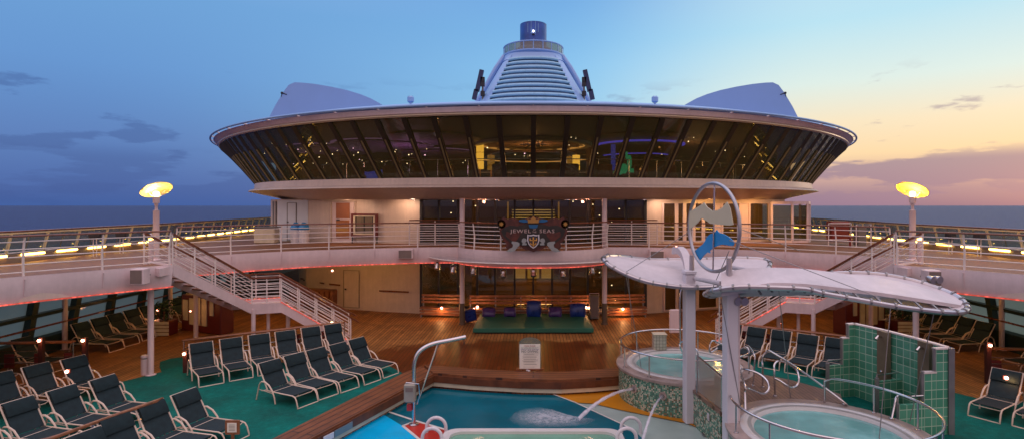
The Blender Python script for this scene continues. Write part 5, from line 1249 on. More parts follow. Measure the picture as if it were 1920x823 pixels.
def marker(p, label, post=True, e=3.0, to=None, r=.045):
    t = thing('marker_light', label, 'marker light', (p[0], p[1], 0 if post else p[2]), 'round marker lights')
    mb = MB(); mb.sph(p, r, 10); mb.build('lamp', 'e_red', t)
    if post: mb = MB(); mb.box((p[0], p[1] + .09, p[2] / 2 + .04), (.13, .10, p[2] + .08)); mb.build('post', 'markerpost', t)
    else: mb = MB(); mb.lathe((p[0], p[1] + .03, p[2]), [(.06, -.01), (.065, .0)], 12); mb.box((p[0], p[1] + .06, p[2]), (.1, .04, .1)); mb.build('holder', 'maroon', t)
    if e: light('marker_glow', (p[0], p[1] - .14, p[2]), e, (1, .42, .14), .05)
DL = [(-11.2, 17.95), (-9.8, 18.9), (-8.3, 19.85), (-7.0, 20.75)]
divider(DL, 'wood topped rail behind the back row of loungers on the left of the pool', h=.86)
divider(mir(DL), 'wood topped rail behind the back row of loungers on the right of the hot tubs', h=.86)
DF = [(-9.1, 13.6), (-9.35, 12.7), (-9.65, 11.6), (-9.95, 10.2)]
DF = [(G(300, 748, .98)), G(210, 779, .98), G(90, 823, .98), (-9.2, 9.7)]
divider(DF, 'wood topped rail running between the two nearest lounger rows at the lower left')
DS = [G(150, 674, .0), (-14.5, 16.6)]
def side_rail(s):
    side = 'left' if s < 0 else 'right'
    pts = [(s * 16.6, 17.2), (s * 14.3, 17.4)] if s < 0 else [(16.4, 16.2), (13.5, 16.6)]
    divider(pts, 'short steel topped rail between the side loungers under the %s deck overhang' % side, h=.95, grp='side rails')
side_rail(-1); side_rail(1)
def mk(px, py, Y, label, **k): p = P(px, py, Y); marker((p.x, p.y, p.z), label, **k)
mk(345, 663, 17.35, 'glowing round marker light on a post at the left end of the back lounger row')
mk(638, 623, 20.3, 'glowing marker light beside the last lounger of the left back row near the stair foot', post=False, e=1.5)
mk(73, 638, 17.0, 'glowing marker light at the far left between two side loungers', e=3)
mk(155, 638, 17.1, 'glowing marker light on the right end post of the left side rail', e=4)
mk(295, 582, 23.4, 'glowing marker light in front of the left planter', e=3)
mk(357, 583, 22.6, 'tiny marker light beside the left panelled cabinet', e=2, post=False, r=.03)
mk(125, 696, 14.9, 'warm marker light shining behind the third lounger row at the left', e=2, post=False)
mk(288, 784, 12.0, 'warm marker light on the divider between the nearest lounger rows', e=2, post=False)
mk(623, 507, 26.5, 'red white marker light on the lower left wall above the crew door', e=2, post=False)
mk(1857, 647, 16.3, 'glowing marker light on the right side rail post', e=4)
mk(1887, 708, 14.3, 'warm marker light behind the near right lounger', e=3, post=False)
mk(1268, 463, 23.3, 'bright warm marker light on the deck fascia above the small petal canopy', e=2, post=False)
mk(1463, 606, 22.5, 'tiny marker light under the right staircase', e=1.5, post=False, r=.03)
# bench lights
for i, (px, py) in enumerate(((828, 577), (889, 579), (895, 575), (1003, 573), (1099, 576), (1104, 577), (1168, 579))):
    p = P(px, py, 25.9)
    marker((p.x, p.y, p.z), '%s glowing round light from the left along the wooden wall benches' % ORD(i + 1), post=False, e=(24 if i in (0, 6) else 9), r=.055)

# ================================================================== benches, mat, cushions
def bench(x0, x1, y0, y1, label):
    t = thing('wall_bench', label, 'bench', ((x0 + x1) / 2, (y0 + y1) / 2, 0), 'wooden wall benches')
    a, b = Vector((x0, y0, 0)), Vector((x1, y1, 0)); f = Vector((0, -1, 0))
    for k, (d, z) in enumerate(((.08, .95), (.04, .80), (.0, .65))):
        mb = MB(); mb.beam(a - f * d + Vector((0, 0, z)), b - f * d + Vector((0, 0, z)), .03, .10); mb.build('back_slat', 'bench', t)
    for k in range(4):
        mb = MB(); mb.beam(a + f * (.08 + k * .12) + Vector((0, 0, .43)), b + f * (.08 + k * .12) + Vector((0, 0, .43)), .10, .035); mb.build('seat_slat', 'bench', t)
    for z in (.30, .16): mb = MB(); mb.beam(a + f * .44 + Vector((0, 0, z)), b + f * .44 + Vector((0, 0, z)), .03, .10); mb.build('front_slat', 'bench', t)
    n = max(2, int((b - a).length / 1.2) + 1)
    for i in range(n):
        c = a.lerp(b, (i + .04) / (n - 1 + .08)); mb = MB(); mb.box(c + f * .25 + Vector((0, 0, .2)), (.06, .4, .4)); mb.box(c - f * .1 + Vector((0, 0, .5)), (.06, .05, .95)); mb.build('bracket', 'dsteel', t)
bench(-5.3, -3.3, 26.55, 26.3, 'slatted wooden wall bench left of the left balcony column')
bench(-3.0, 3.0, 26.2, 26.2, 'long slatted wooden wall bench behind the green mat, between the two columns')
bench(3.3, 5.3, 26.3, 26.55, 'slatted wooden wall bench right of the right balcony column')
t = thing('padded_mat', 'big dark green padded exercise mat lying on the teak in front of the benches', 'mat', (0, 24.2, 0))
mb = MB(); mb.bbox((0, 24.25, .14), (4.9, 3.1, .17), .012); mb.build('pad', 'mat', t, smooth=20)
mb = MB(); mb.bbox((0, 24.25, .03), (4.7, 2.95, .055), .01); mb.build('base', 'dark', t)
for (x, w, h, mat, lab, tilt) in ((-2.0, .50, .33, 'cushion', 'violet shiny cushion lying first from the left on the green mat', .5), (-1.05, .46, .34, 'cushion', 'dark violet cushion standing second from the left on the green mat', .3),
    (.02, .55, .60, 'cushionb', 'tallest dark blue cushion standing in the middle of the green mat', .15), (.98, .50, .36, 'cushion', 'violet shiny cushion just right of the tallest cushion on the mat', .45), (2.0, .60, .50, 'cushionb', 'wide dark blue cushion at the right end of the green mat', .2)):
    y = 25.1; w *= 1.18; h *= 1.18; c = Vector((x, y, .225))
    t = thing('cushion', lab, 'cushion', c, 'cushions on the green mat')
    mb = MB(); rings = []
    for k in range(7):
        f = k / 6; z = h * f; th = .03 + .10 * math.sin(PI * min(1, max(0, f))) ** .6; ww = w * (1 - .05 * math.cos(2 * PI * f))
        rings.append([c + Vector((ww / 2 * a, b * th + z * tilt, z * (1 - tilt * .2) + .01 + (0.02 * math.cos(3 * a)))) for a, b in ((-1, 0), (-.85, -.7), (-.4, -1), (.4, -1), (.85, -.7), (1, 0), (.85, .7), (.4, 1), (-.4, 1), (-.85, .7))])
    mb.loft(rings, cap=True); mb.build('cover', mat, t, smooth=60)
    mb = MB(); mb.tube([c + Vector((a * w / 2 * .93, h * tilt * b_ - .115 * (1 if 0 < b_ < 1 else .3), h * b_ * (1 - .2 * tilt) + .02)) for a, b_ in ((-1, .02), (-1, .5), (-1, .97), (0, 1.0), (1, .97), (1, .5), (1, .02))], .008, 5); mb.build('piping', 'cushion' if mat == 'cushionb' else 'cushionb', t)
c = Vector((-2.78, 24.9, 0)); t = thing('cushion', 'dark blue cushion leaning on the deck between the left column and the green mat', 'cushion', c, 'cushions on the green mat')
mb = MB(); mb.bbox(c + Vector((.05, .1, .30)), (.52, .16, .56), .05); o = mb.build('cover', 'cushionb', t); o.rotation_euler = (0.25, -.22, .25)
mb = MB(); mb.tube([c + Vector((a, .01, b)) for a, b in ((-.2, .04), (.3, .03), (.3, .55), (-.2, .56))], .01, 5, closed=True); o = mb.build('piping', 'cushion', t); o.rotation_euler = (0.25, -.22, .25)
c = Vector((2.78, 25.6, 0)); t = thing('speaker_case', 'tall grey equipment case standing beside the right balcony column', 'case', c)
mb = MB(); mb.bbox(c + Vector((0, 0, .58)), (.42, .40, 1.05), .025); mb.build('body', 'grey', t); mb = MB(); mb.box(c + Vector((0, -.205, .6)), (.35, .012, .92)); mb.build('front_panel', 'slatg', t)
mb = MB(); mb.tube([c + Vector((-.21, -.05, 1.1)), c + Vector((-.21, -.05, 1.2)), c + Vector((.21, -.05, 1.2)), c + Vector((.21, -.05, 1.1))], .015, 6); mb.build('handle', 'fascia', t)
for a in (-1, 1): mb = MB(); mb.lathe(c + Vector((a * .15, 0, 0)), [(.01, 0), (.04, .0), (.04, .06), (.01, .06)], 10); mb.build('castor', 'dark', t)
M_ = M
# stage lights and glass canopy under the balcony
CN = [(-4.95, 25.0), (-4.0, 23.4), (-2.8, 22.3), (-1.4, 21.65), (0, 21.45), (1.4, 21.65), (2.8, 22.3), (4.0, 23.4), (4.95, 25.0)]
CI = [(-4.8, 25.1), (-4.2, 24.4), (-3.15, 24.1), (-1.6, 22.75), (0, 22.4), (1.6, 22.75), (3.15, 24.1), (4.2, 24.4), (4.8, 25.1)]
t = thing('glass_canopy', 'curved glass shelf canopy on steel arms under the balcony', 'canopy', (0, 22.5, 2.9))
so = [tuple(p)[:2] for p in smooth_poly(CN, 4)]; si = [tuple(p)[:2] for p in smooth_poly(CI, 4)]
for k in range(8):
    a = so[k * 4:k * 4 + 5]; b = si[k * 4:k * 4 + 5]; mb = MB(); mb.prism(a + b[::-1], 2.985, 3.0); mb.build('pane', 'canopyglass', t)
for k in range(9):
    mb = MB(); a, b = Vector((*CN[k], 2.96)), Vector((*CI[k], 2.96)); mb.beam(b + (b - a) * .2, a, .035, .05); mb.build('arm', 'dsteel', t)
mb = MB(); mb.tube([Vector((*p, 2.965)) for p in so], .028, 6); mb.build('front_tube', 'rail', t)
for i, (px, py) in enumerate(((820, 493), (850, 500), (888, 503), (944, 508), (1000, 506), (1055, 508), (1110, 502))):
    Y = 22.6 + .16 * ((px - 1000) / 60) ** 2; c = P(px, py + 3, Y)
    t = thing('stage_light', '%s silvery stage spotlight from the left hanging under the glass canopy' % ORD(i + 1), 'spotlight', (c.x, c.y, c.z), 'stage lights under the canopy')
    d = Vector((0, -.5, -1)).normalized(); 
    mb = MB(); mb.tube([c + Vector((0, .02, .13)), c + Vector((0, 0, .06)), c, c - Vector((0, .01, .08)), c - Vector((0, .05, .17))], [.04, .09, .095, .115, .12], 14); mb.build('can', 'steel', t)
    mb = MB(); mb.tube([c - Vector((0, .051, .171)), c - Vector((0, .055, .176))], [.10, .09], 14); mb.build('lens', 'grey', t)
    mb = MB(); mb.tube([c + Vector((-.12, 0, -.02)), c + Vector((-.12, 0, .12)), c + Vector((0, 0, .17)), c + Vector((.12, 0, .12)), c + Vector((.12, 0, -.02))], .012, 5); mb.tube([c + Vector((0, 0, .17)), Vector((c.x, c.y, 2.95))], .015, 5); mb.build('bracket', 'dsteel', t)

# ================================================================== name board
BY = 21.9
nb = thing('name_board', 'dark carved name board reading JEWEL OF THE SEAS with a gold crown and shield', 'name board', P(1000, 470, BY))
def B3(x, y, d=0.0): p = P(x, y, BY); return Vector((p.x, BY - d, p.z))
half = [(1000, 406), (1012, 409), (1020, 413), (1030, 411), (1040, 409), (1050, 411), (1056, 406), (1060, 411), (1066, 413), (1067, 421), (1062, 427), (1064, 436), (1058, 448), (1051, 456), (1052, 463), (1046, 470), (1036, 462), (1024, 461), (1016, 468), (1006, 470), (1000, 472)]
outl = half + [(2000 - x, y) for x, y in half[::-1][1:-1]]
mb = MB(); mb.plate([B3(x, y) for x, y in outl], (0, .07, 0)); mb.build('board', 'boardred', nb, smooth=20)
half = [(1000, 419), (1016, 420), (1030, 424), (1044, 422), (1055, 427), (1060, 432), (1056, 443), (1044, 453), (1036, 458), (1014, 460), (1000, 463)]
outl = half + [(2000 - x, y) for x, y in half[::-1][1:-1]]
mb = MB(); mb.plate([B3(x, y, .028) for x, y in outl], (0, .025, 0)); mb.build('field', 'board', nb, smooth=20)
for s in (-1, 1):
    q = [(1000 + s * (x - 1000), y) for x, y in ((1022, 436), (1030, 434), (1040, 437), (1050, 434), (1052, 442), (1042, 450), (1034, 454), (1028, 446))]
    mb = MB(); mb.plate([B3(x, y, .035) for x, y in q], (0, .006, 0)); mb.build('carved_scroll', 'boardred', nb)
    cx, cy_ = 1000 + s * 60, 420
    pts = []
    for k in range(16): r = 5.2 if k % 2 == 0 else 2.6; pts.append((cx + r * math.sin(k * PI / 8), cy_ + r * math.cos(k * PI / 8)))
    mb = MB(); mb.plate([B3(x, y, .05) for x, y in pts], (0, .02, 0)); mb.build('rosette', 'goldcr', nb)
    mb = MB(); mb.lathe((0, 0, 0), [(.01, -.03), (.15, -.03), (.17, .0), (.01, .0)], 16); o = mb.build('roundel', 'board', nb, world=False); o.rotation_euler = (PI / 2, 0, 0); o.location = B3(cx, cy_, .0) - parent_loc(nb)
    # lions and swans on the flanks
    q = [(1000 + s * a, b) for a, b in ((12, 451), (14, 447), (18, 446), (21, 448), (22, 452), (20, 455), (21, 459), (13, 459), (12, 456), (16, 455))]
    mb = MB(); mb.plate([B3(x, y, .07) for x, y in q], (0, .05, 0)); mb.build('crest_supporter', 'silver', nb)
    q = [(1000 + s * a, b) for a, b in ((26, 455), (30, 453), (40, 452), (41, 455), (38, 458), (39, 463), (45, 466), (51, 471), (42, 472), (34, 469), (30, 463), (26, 460))]
    mb = MB(); mb.plate([B3(x, y, .06) for x, y in q], (0, .05, 0)); mb.build('crest_supporter', 'silver', nb)
    q = [(1000 + s * a, b) for a, b in ((10, 413), (16, 411), (26, 412), (27, 415), (18, 417), (10, 417))]
    mb = MB(); mb.plate([B3(x, y, .05) for x, y in q], (0, .03, 0)); mb.build('ribbon', 'ribbonblue', nb)
q = [(990, 418), (989, 410), (994, 412), (1000, 405), (1006, 412), (1011, 410), (1010, 418)]
mb = MB(); mb.plate([B3(x, y, .08) for x, y in q], (0, .05, 0)); mb.build('gold_crown', 'goldcr', nb)
q = [(991, 421), (1009, 421), (1007, 427), (1000, 428), (993, 427)]
mb = MB(); mb.plate([B3(x, y, .06) for x, y in q], (0, .03, 0)); mb.build('ribbon', 'ribbonblue', nb)
sh = [(989, 439), (992, 440.5), (997, 440), (1000, 439), (1003, 440), (1008, 440.5), (1011, 439), (1011.5, 450), (1009, 457), (1005, 462), (1000, 465), (995, 462), (991, 457), (988.5, 450)]
mb = MB(); mb.plate([B3(x, y, .10) for x, y in sh], (0, .06, 0)); mb.build('shield_rim', 'white', nb)
mb = MB(); mb.plate([B3(1000 + (x - 1000) * .82, 451 + (y - 451) * .84, .112) for x, y in sh], (0, .01, 0)); mb.build('shield', 'ink', nb)
mb = MB()
for a, b, c_, d in ((998.7, 444, 1001.3, 461), (993, 449, 1007, 450.8), (995.5, 457, 1004.5, 458.5), (993, 446, 995, 449), (1005, 446, 1007, 449), (994.5, 454, 996, 458), (1004, 454, 1005.5, 458)):
    p, q = B3(a, b, .13), B3(c_, d, .13); mb.box(((p.x + q.x) / 2, p.y + .007, (p.z + q.z) / 2), (abs(q.x - p.x), .014, abs(p.z - q.z)))
mb.build('crown_anchor', 'gold', nb)
add_text(nb, 'JEWEL', .20, B3(976.5, 436.3, .045), 'lettr', spacing=1.15, sx=1.3)
add_text(nb, 'SEAS', .20, B3(1025.5, 436.3, .045), 'lettr', spacing=1.15, sx=1.3)
add_text(nb, 'OF', .09, B3(1002, 431.5, .045), 'lettr'); add_text(nb, 'THE', .09, B3(1002, 436.3, .045), 'lettr')

# ================================================================== sign stand NO DIVING
c = P(993.5, 690, 17.35); c.z = .11
t = thing('pool_rules_sign', 'white rules board headed NO DIVING on a clear arched stand behind the pool step', 'sign', (c.x, c.y, .11))
mb = MB(); bx, by = c.x, c.y
mb.box((bx, by, .52), (.64, .03, .78)); mb.build('board', 'paper', t)
mb = MB(); aw = .34
mb.plate([Vector((bx - aw, by + .03, .15)), Vector((bx + aw, by + .03, .15)), Vector((bx + aw, by + .03, .92))] + [Vector((bx + aw * math.cos(k * PI / 10), by + .03, .92 + .20 * math.sin(k * PI / 10))) for k in range(1, 10)] + [Vector((bx - aw, by + .03, .92))], (0, .012, 0)); mb.build('clear_back', 'canopyglass', t)
mb = MB(); mb.box((bx, by + .03, .135), (.85, .22, .05)); mb.build('foot', 'wood', t)
mb = MB(); mb.box((bx - .05, by - .12, .13), (.12, .05, .03), rz=-.7); mb.build('latch', 'white', t)
add_text(t, 'POOL RULES', .06, (bx, by - .017, .84), 'inkred'); add_text(t, 'NO LIFEGUARD ON DUTY', .045, (bx, by - .017, .785), 'inkg'); add_text(t, 'SWIM AT YOUR OWN RISK', .045, (bx, by - .017, .735), 'inkb')
add_text(t, 'NO DIVING', .10, (bx, by - .017, .655), 'ink')
mb = MB(); rl = random.Random(2)
for k, z in enumerate([.62, .60, .58, .53, .515, .49, .45, .435, .40, .385, .37, .34, .30, .285, .21]):
    w = rl.uniform(.3, .5); mb.box((bx + rl.uniform(-.03, .03), by - .0165, z), (w, .002, .006))
mb.build('small_print', 'inkgrey', t)
# small framed sign at lower left
c = P(436, 800, 12.05); t = thing('small_sign', 'small wood framed notice on a short post beside the nearest left lounger', 'sign', (c.x, c.y, 0))
mb = MB(); mb.box(c, (.30, .04, .30)); mb.build('frame', 'bench', t); mb = MB(); mb.box(c - Vector((0, .025, 0)), (.20, .01, .20)); mb.build('plate', 'paper', t); mb = MB(); mb.box((c.x, c.y + .01, c.z / 2 - .07), (.06, .03, c.z - .15)); mb.build('post', 'bench', t)
mb = MB()
for z in (.06, .03, 0, -.03, -.06): mb.box(c + Vector((0, -.032, z)), (.13, .002, .008))
mb.build('small_print', 'inkgrey', t)

# ================================================================== sun loungers
LS = 0.92
def lounger():
    t = thing('sun_lounger', 'x', 'sun lounger', (0, 0, 0))
    w = .30
    m = MB(); m.loft([[(x, -w + .03, z), (x, w - .03, z), (x, w - .03, z + .02), (x, -w + .03, z + .02)] for x, z in [( -.02, .35), (.2, .325), (.5, .315), (.8, .325), (1.02, .345)]] and [[Vector(q) for q in ((x, -w + .03, z), (x, w - .03, z), (x, w - .03, z + .02), (x, -w + .03, z + .02))] for x, z in [(-.02, .35), (.2, .325), (.5, .315), (.8, .325), (1.02, .345)]], cap=True); m.build('seat_sling', 'sling', t, smooth=60)
    ux, uz = -.50, .866
    bk = lambda d, o=0.0: (-.06 + ux * d + uz * o, .37 + uz * d - ux * o * -1 if False else .37 + uz * d + (-ux) * o)
    m = MB(); m.loft([[Vector((bk(d, o)[0], y, bk(d, o)[1])) for y, o in ((-w + .03, 0.0), (w - .03, 0.0), (w - .03, .02), (-w + .03, .02))] for d, o in [(0, 0), (.3, 0), (.6, 0), (.80, 0)]], cap=True); m.build('back_sling', 'sling', t)
    m = MB(); m.loft([[Vector((bk(d, o + e)[0], y, bk(d, o + e)[1])) for y, o in ((-w + .02, .0), (w - .02, .0), (w - .02, .05), (-w + .02, .05))] for d, e in [(.46, .018), (.50, .028), (.62, .032), (.76, .03), (.82, .0)]], cap=True); m.build('head_cushion', 'sling2', t, smooth=50)
    m = MB()
    for s in (-1, 1):
        m.tube([Vector((bk(d)[0], s * w, bk(d)[1])) for d in (0, .84)], .018, 6)
    m.tube([Vector((bk(.83)[0], -w, bk(.83)[1])), Vector((bk(.83)[0], w, bk(.83)[1]))], .012, 6)
    m.build('back_frame', 'frame', t)
    m = MB()
    pts = [(-.30, .30), (-.1, .345), (.5, .345), (1.0, .355), (1.10, .33), (1.16, .25), (1.22, .06), (1.22, .02)]
    L_ = [Vector((x, -w, z)) for x, z in pts]; R_ = [Vector((x, w, z)) for x, z in pts[::-1]]
    m.tube(L_ + [Vector((1.21, -w + .05, .015)), Vector((1.21, w - .05, .015))] + R_, .0175, 7)
    m.tube([Vector((1.04, -w, .35)), Vector((1.02, -w + .06, .30)), Vector((1.02, w - .06, .30)), Vector((1.04, w, .35))], .012, 6)
    m.tube([Vector((-.28, -w, .30)), Vector((-.28, w, .30))], .012, 6); m.tube([Vector((.18, -w, .345)), Vector((.18, w, .345))], .010, 6)
    m.build('seat_frame', 'frame', t)
    for s in (-1, 1):
        m = MB(); m.tube([Vector((x, s * (w + .03), z)) for x, z in ((-.50, .01), (-.42, .30), (-.36, .50), (-.26, .59), (-.12, .60), (.05, .53), (.20, .38), (.29, .20), (.33, .01))], [.017, .019, .021, .023, .023, .022, .020, .018, .017], 7); m.build('armrest', 'frame', t)
        m = MB(); m.tube([Vector((-.40, s * (w + .015), .33)), Vector((.24, s * (w + .015), .30))], .011, 6); m.build('side_brace', 'frame', t)
    return t
LP = lounger(); used = [0]
def put(headx, heady, ax, label, group):
    """head = ground point under the top of the backrest, ax = direction towards the foot"""
    a = Vector((ax[0], ax[1])).normalized(); c = LP if not used[0] else copy_tree(LP); used[0] = 1
    c.scale = (.92, 1.06, .88); c.location = (headx + a.x * .48 * LS, heady + a.y * .48 * LS, 0); c.location.x += random.uniform(-.03, .03); c.location.y += random.uniform(-.04, .04); c.rotation_euler = (0, 0, math.atan2(a.y, a.x) + random.uniform(-.055, .055))
    c['label'] = label; c['group'] = group
HT = 0.94
for i in range(6):
    x, y = -10.3 + .624 * i, 17.4 + .53 * i
    put(x, y, (.64, -.77), '%s navy lounger from the left in the row against the left wood topped rail' % ORD(i + 1), 'left back row of sun loungers')
for i in range(5):
    x, y = -6.085 + .386 * i + .17 - 1.54 * .857, 14.29 + .64 * i + .25 + 1.54 * .517
    put(x, y, (.857, -.517), 'navy lounger, %s nearest in the row of five beside the left pool edge' % ('very' if i == 0 else ORD(i + 1)), 'front row of five loungers by the pool edge')
for i, (px, py) in enumerate(((346, 734), (278, 757), (210, 782), (150, 812))):
    x, y = G(px, py, HT); put(x, y, (.95, -.26), 'navy lounger, %s from the far end of the row right of the lower divider' % ORD(i + 1), 'nearest left lounger row')
for i, (px, py) in enumerate(((191, 708), (115, 727), (34, 750), (-52, 778))):
    x, y = G(px, py, HT); put(x, y, (.95, -.28), 'navy lounger, %s from the far end of the row left of the lower divider' % ORD(i + 1), 'middle left lounger row')
for i, (px, py) in enumerate(((134, 671), (65, 684), (-8, 701))):
    x, y = G(px, py, HT); put(x, y, (.95, -.30), 'navy lounger, %s from the right in the short third row at the left edge' % ORD(i + 1), 'third left lounger row')
sideY = [15.4, 16.25, 17.9, 20.3, 21.15, 22.0, 22.85, 23.7, 25.6, 26.5, 27.4, 28.3, 29.2, 30.1]
for s in (-1, 1):
    side = 'left' if s < 0 else 'right'
    for i, y in enumerate(sideY):
        put(s * (16.45 + max(0, y - 25.8) * .143), y, (-s * 1, -.16 if y < 24.5 else -.35), 'dark lounger in the shade backing on the %s hull windows, %s from the near end' % (side, ORD(i + 1)), 'loungers along the %s hull windows' % side)
for i in range(6):
    x, y = 10.3 - .624 * i, 17.4 + .53 * i
    put(x, y, (-.64, -.77), 'navy lounger, %s from the right in the row behind the glass block wall' % ORD(i + 1), 'right back row of sun loungers')
for i, (x, y) in enumerate(((12.25, 14.45), (12.75, 13.75))):
    put(x, y, (-.86, -.52), ('navy lounger at the right edge, the further of the two on the green carpet', 'navy lounger at the right edge, the nearer of the two on the green carpet')[i], 'near right loungers')
# low tables under the deck
for s in (-1, 1):
    side = 'left' if s < 0 else 'right'
    c = Vector((s * 14.6, 23.9 if s < 0 else 23.5, 0)); 
    t = thing('side_table', 'small white round drinks table among the shaded loungers on the %s' % side, 'table', c, 'drinks tables')
    mb = MB(); mb.lathe(c, [(.01, .44), (.27, .44), (.28, .46), (.27, .48), (.01, .48)], 20); mb.build('tabletop', 'fascia', t); mb = MB(); mb.lathe(c, [(.16, 0), (.16, .02), (.03, .03), (.03, .44)], 14); mb.build('pedestal', 'fascia', t)
# under-deck lights (small round ceiling fixtures)
for s in (-1, 1):
    side = 'left' if s < 0 else 'right'
    for i, (x, y, e) in enumerate(((14.2, 18.6, 6), (14.6, 21.0, 5), (15.2, 25.5, 6), (12.5, 25.2, 6), (11.0, 24.6, 6), (8.3, 25.2, 8))):
        t = thing('deck_downlight', '%s round downlight from the near end under the %s side of the upper deck' % (ORD(i + 1), side), 'ceiling light', (s * x, y, DK - .64), 'round downlights under the upper deck')
        mb = MB(); mb.lathe((s * x, y, DK - .615), [(.01, -.012), (.05, -.012), (.05, .014)], 14); mb.build('diffuser', 'e_warm', t)
        mb = MB(); mb.lathe((s * x, y, DK - .615), [(.05, -.016), (.075, -.016), (.08, .014)], 14); mb.build('ring', 'steel', t)
        light('deck_lamp', (s * x, y, DK - .75), e * 4.2, (1, .52, .13), .06)
# ================================================================== upper deck fittings
for s in (-1, 1):
    side = 'left' if s < 0 else 'right'
    px = 293 if s < 0 else 1711; Y = 18.9; b = P(px, 385, Y); b.z = DK
    t = thing('deck_lamp', ('tall lamp post with a pale glowing dish on the left upper deck' if s < 0 else 'tall lamp post with a yellow glowing dish on the right upper deck'), 'lamp post', b, 'dish lamp posts')
    zt_ = H + (385 - 395) * Y / F; zc = H + (385 - 357) * Y / F
    mb = MB(); mb.lathe((b.x, b.y, 0), [(.20, DK), (.20, DK + .02), (.13, DK + .04), (.095, DK + .06), (.095, zt_), (.10, zt_ + .01), (.05, zt_ + .02)], 18); mb.build('pole', 'fascia', t)
    mb = MB(); mb.lathe((b.x, b.y, 0), [(.045, zt_ + .02), (.045, zt_ + .16), (.07, zt_ + .2), (.05, zt_ + .24), (.10, zt_ + .25), (.11, zt_ + .46), (.06, zt_ + .47)], 16); mb.build('lamp_neck', 'fascia', t)
    mb = MB(); mb.sph((b.x, b.y, zt_ + .56), .095, 12); mb.build('bulb', 'e_lamp', t)
    mb = MB(); mb.lathe((0, 0, 0), [(.01, .05), (.26, .035), (.42, .0), (.475, -.03), (.485, -.02), (.42, .03), (.26, .075), (.01, .09)], 40); o = mb.build('dish', 'e_dish', t, world=False)
    o.location = Vector((b.x, b.y, zc + .03)) - parent_loc(t); o.rotation_euler = (math.radians(-27), math.radians(s * 17), math.atan2(-b.x, b.y))
    for a in (-1, 1): mb = MB(); mb.tube([(b.x + a * .08, b.y, zt_ + .42), (b.x + a * .30, b.y - .02, zc - .02)], .014, 6); mb.build('stay', 'rail', t)
    light('lamp_post_light', (b.x, b.y - .02, zt_ + .56), 560 if s > 0 else 190, (1, .54, .05) if s > 0 else (1, .74, .36), .10)
    # bollard light next to the pole
    qx = 283 if s < 0 else 1724; q = P(qx, 450, 18.2); q.z = DK
    t = thing('bollard_light', 'short white bollard with a lit head beside the %s lamp post' % side, 'bollard light', q, 'bollard lights')
    mb = MB(); mb.lathe(q, [(.07, 0), (.07, .72), (.01, .72)], 14); mb.build('post', 'fascia', t); mb = MB(); mb.lathe(q, [(.01, .722), (.065, .722), (.065, .80), (.01, .80)], 14); mb.build('lamp', 'e_tube', t); mb = MB(); mb.lathe(q, [(.07, .80), (.07, .84), (.03, .93), (.01, .94)], 14); mb.build('cap', 'fascia', t)
    # speakers on the fascia
    for i, (sx_, sy, Y_) in enumerate((((271, 516, 16.3), (763, 475, 24.0)) if s < 0 else ((1737, 519, 16.0), (1229, 477, 24.0)))):
        c = P(sx_, sy, Y_); c.y -= .18
        t = thing('wall_speaker', '%s box loudspeaker with grey grille mounted on the deck fascia at the %s' % (('near', 'far')[i], side), 'loudspeaker', c, 'box loudspeakers')
        wd = .36 if i == 0 else .62
        mb = MB(); mb.bbox(c + Vector((0, .0, 0)), (wd, .34, .46 if i == 0 else .40), .02, rz=-s * .1); mb.build('cabinet', 'fascia', t)
        mb = MB(); mb.box(c + Vector((0, -.175, 0)), (wd * .86, .012, .38 if i == 0 else .33), rz=-s * .1); mb.build('grille', 'slatg', t)
        mb = MB(); mb.tube([c + Vector((0, .1, 0)), c + Vector((0, .4, 0))], .03, 6); mb.build('bracket', 'grey', t)
    # dark floodlights on the windscreen
    for i, (fx_, fy, Y_) in enumerate(((178, 440, 20.3), (228, 440, 21.6)) if s < 0 else ((1782, 442, 21.4), (1836, 442, 20.2))):
        c = P(fx_, fy, Y_)
        t = thing('deck_floodlight', 'dark square floodlight on a thin stand by the %s windscreen, %s the lamp post' % (side, 'nearer' if (i == 1) == (s < 0) else 'further from'), 'floodlight', c, 'dark deck floodlights')
        mb = MB(); mb.bbox(c, (.34, .24, .24), .03, rz=.3); mb.build('housing', 'dark', t)
        for a in (-.06, .06): mb = MB(); mb.tube([(c.x + a, c.y, c.z - .1), (c.x + a, c.y, DK)], .015, 6); mb.build('stand_leg', 'rail', t)
# red cabinet and framed rack at the right
c = P(1571, 460, 26.5); c.z = DK; t = thing('red_cabinet', 'red cabinet in a white tubular frame on the right upper deck', 'cabinet', c)
mb = MB(); mb.bbox(c + Vector((0, 0, .62)), (.85, .5, .95), .02); mb.build('body', 'red2', t); mb = MB(); mb.tube([c + Vector((-.6, -.3, 0)), c + Vector((-.6, -.3, 1.0)), c + Vector((.45, -.3, 1.0)), c + Vector((.45, -.3, 0))], .03, 6); mb.tube([c + Vector((-.6, -.3, .25)), c + Vector((.45, -.3, .25))], .025, 6); mb.build('frame', 'rail', t)
c = P(1612, 462, 25.0); c.z = DK; t = thing('dark_locker', 'small dark locker with a pale frame right of the red cabinet', 'locker', c)
mb = MB(); mb.bbox(c + Vector((0, 0, .5)), (.38, .4, .85), .02); mb.build('body', 'grey', t); mb = MB(); mb.tube([c + Vector((-.3, -.25, 0)), c + Vector((-.3, -.25, 1.0)), c + Vector((.35, -.25, 1.0)), c + Vector((.35, -.25, 0))], .025, 6); mb.build('frame', 'rail', t)
c = P(1594, 466, 24.8); c.z = DK; t = thing('hydrant', 'small red hydrant fitting between the red cabinet and the dark locker', 'hydrant', c)
mb = MB(); mb.lathe(c, [(.08, 0), (.08, .03), (.045, .04), (.045, .4), (.08, .42), (.06, .5), (.01, .52)], 12); mb.build('body', 'red2', t); mb = MB(); mb.tube([c + Vector((-.12, 0, .3)), c + Vector((.12, 0, .3))], .035, 8); mb.build('outlet', 'red2', t)
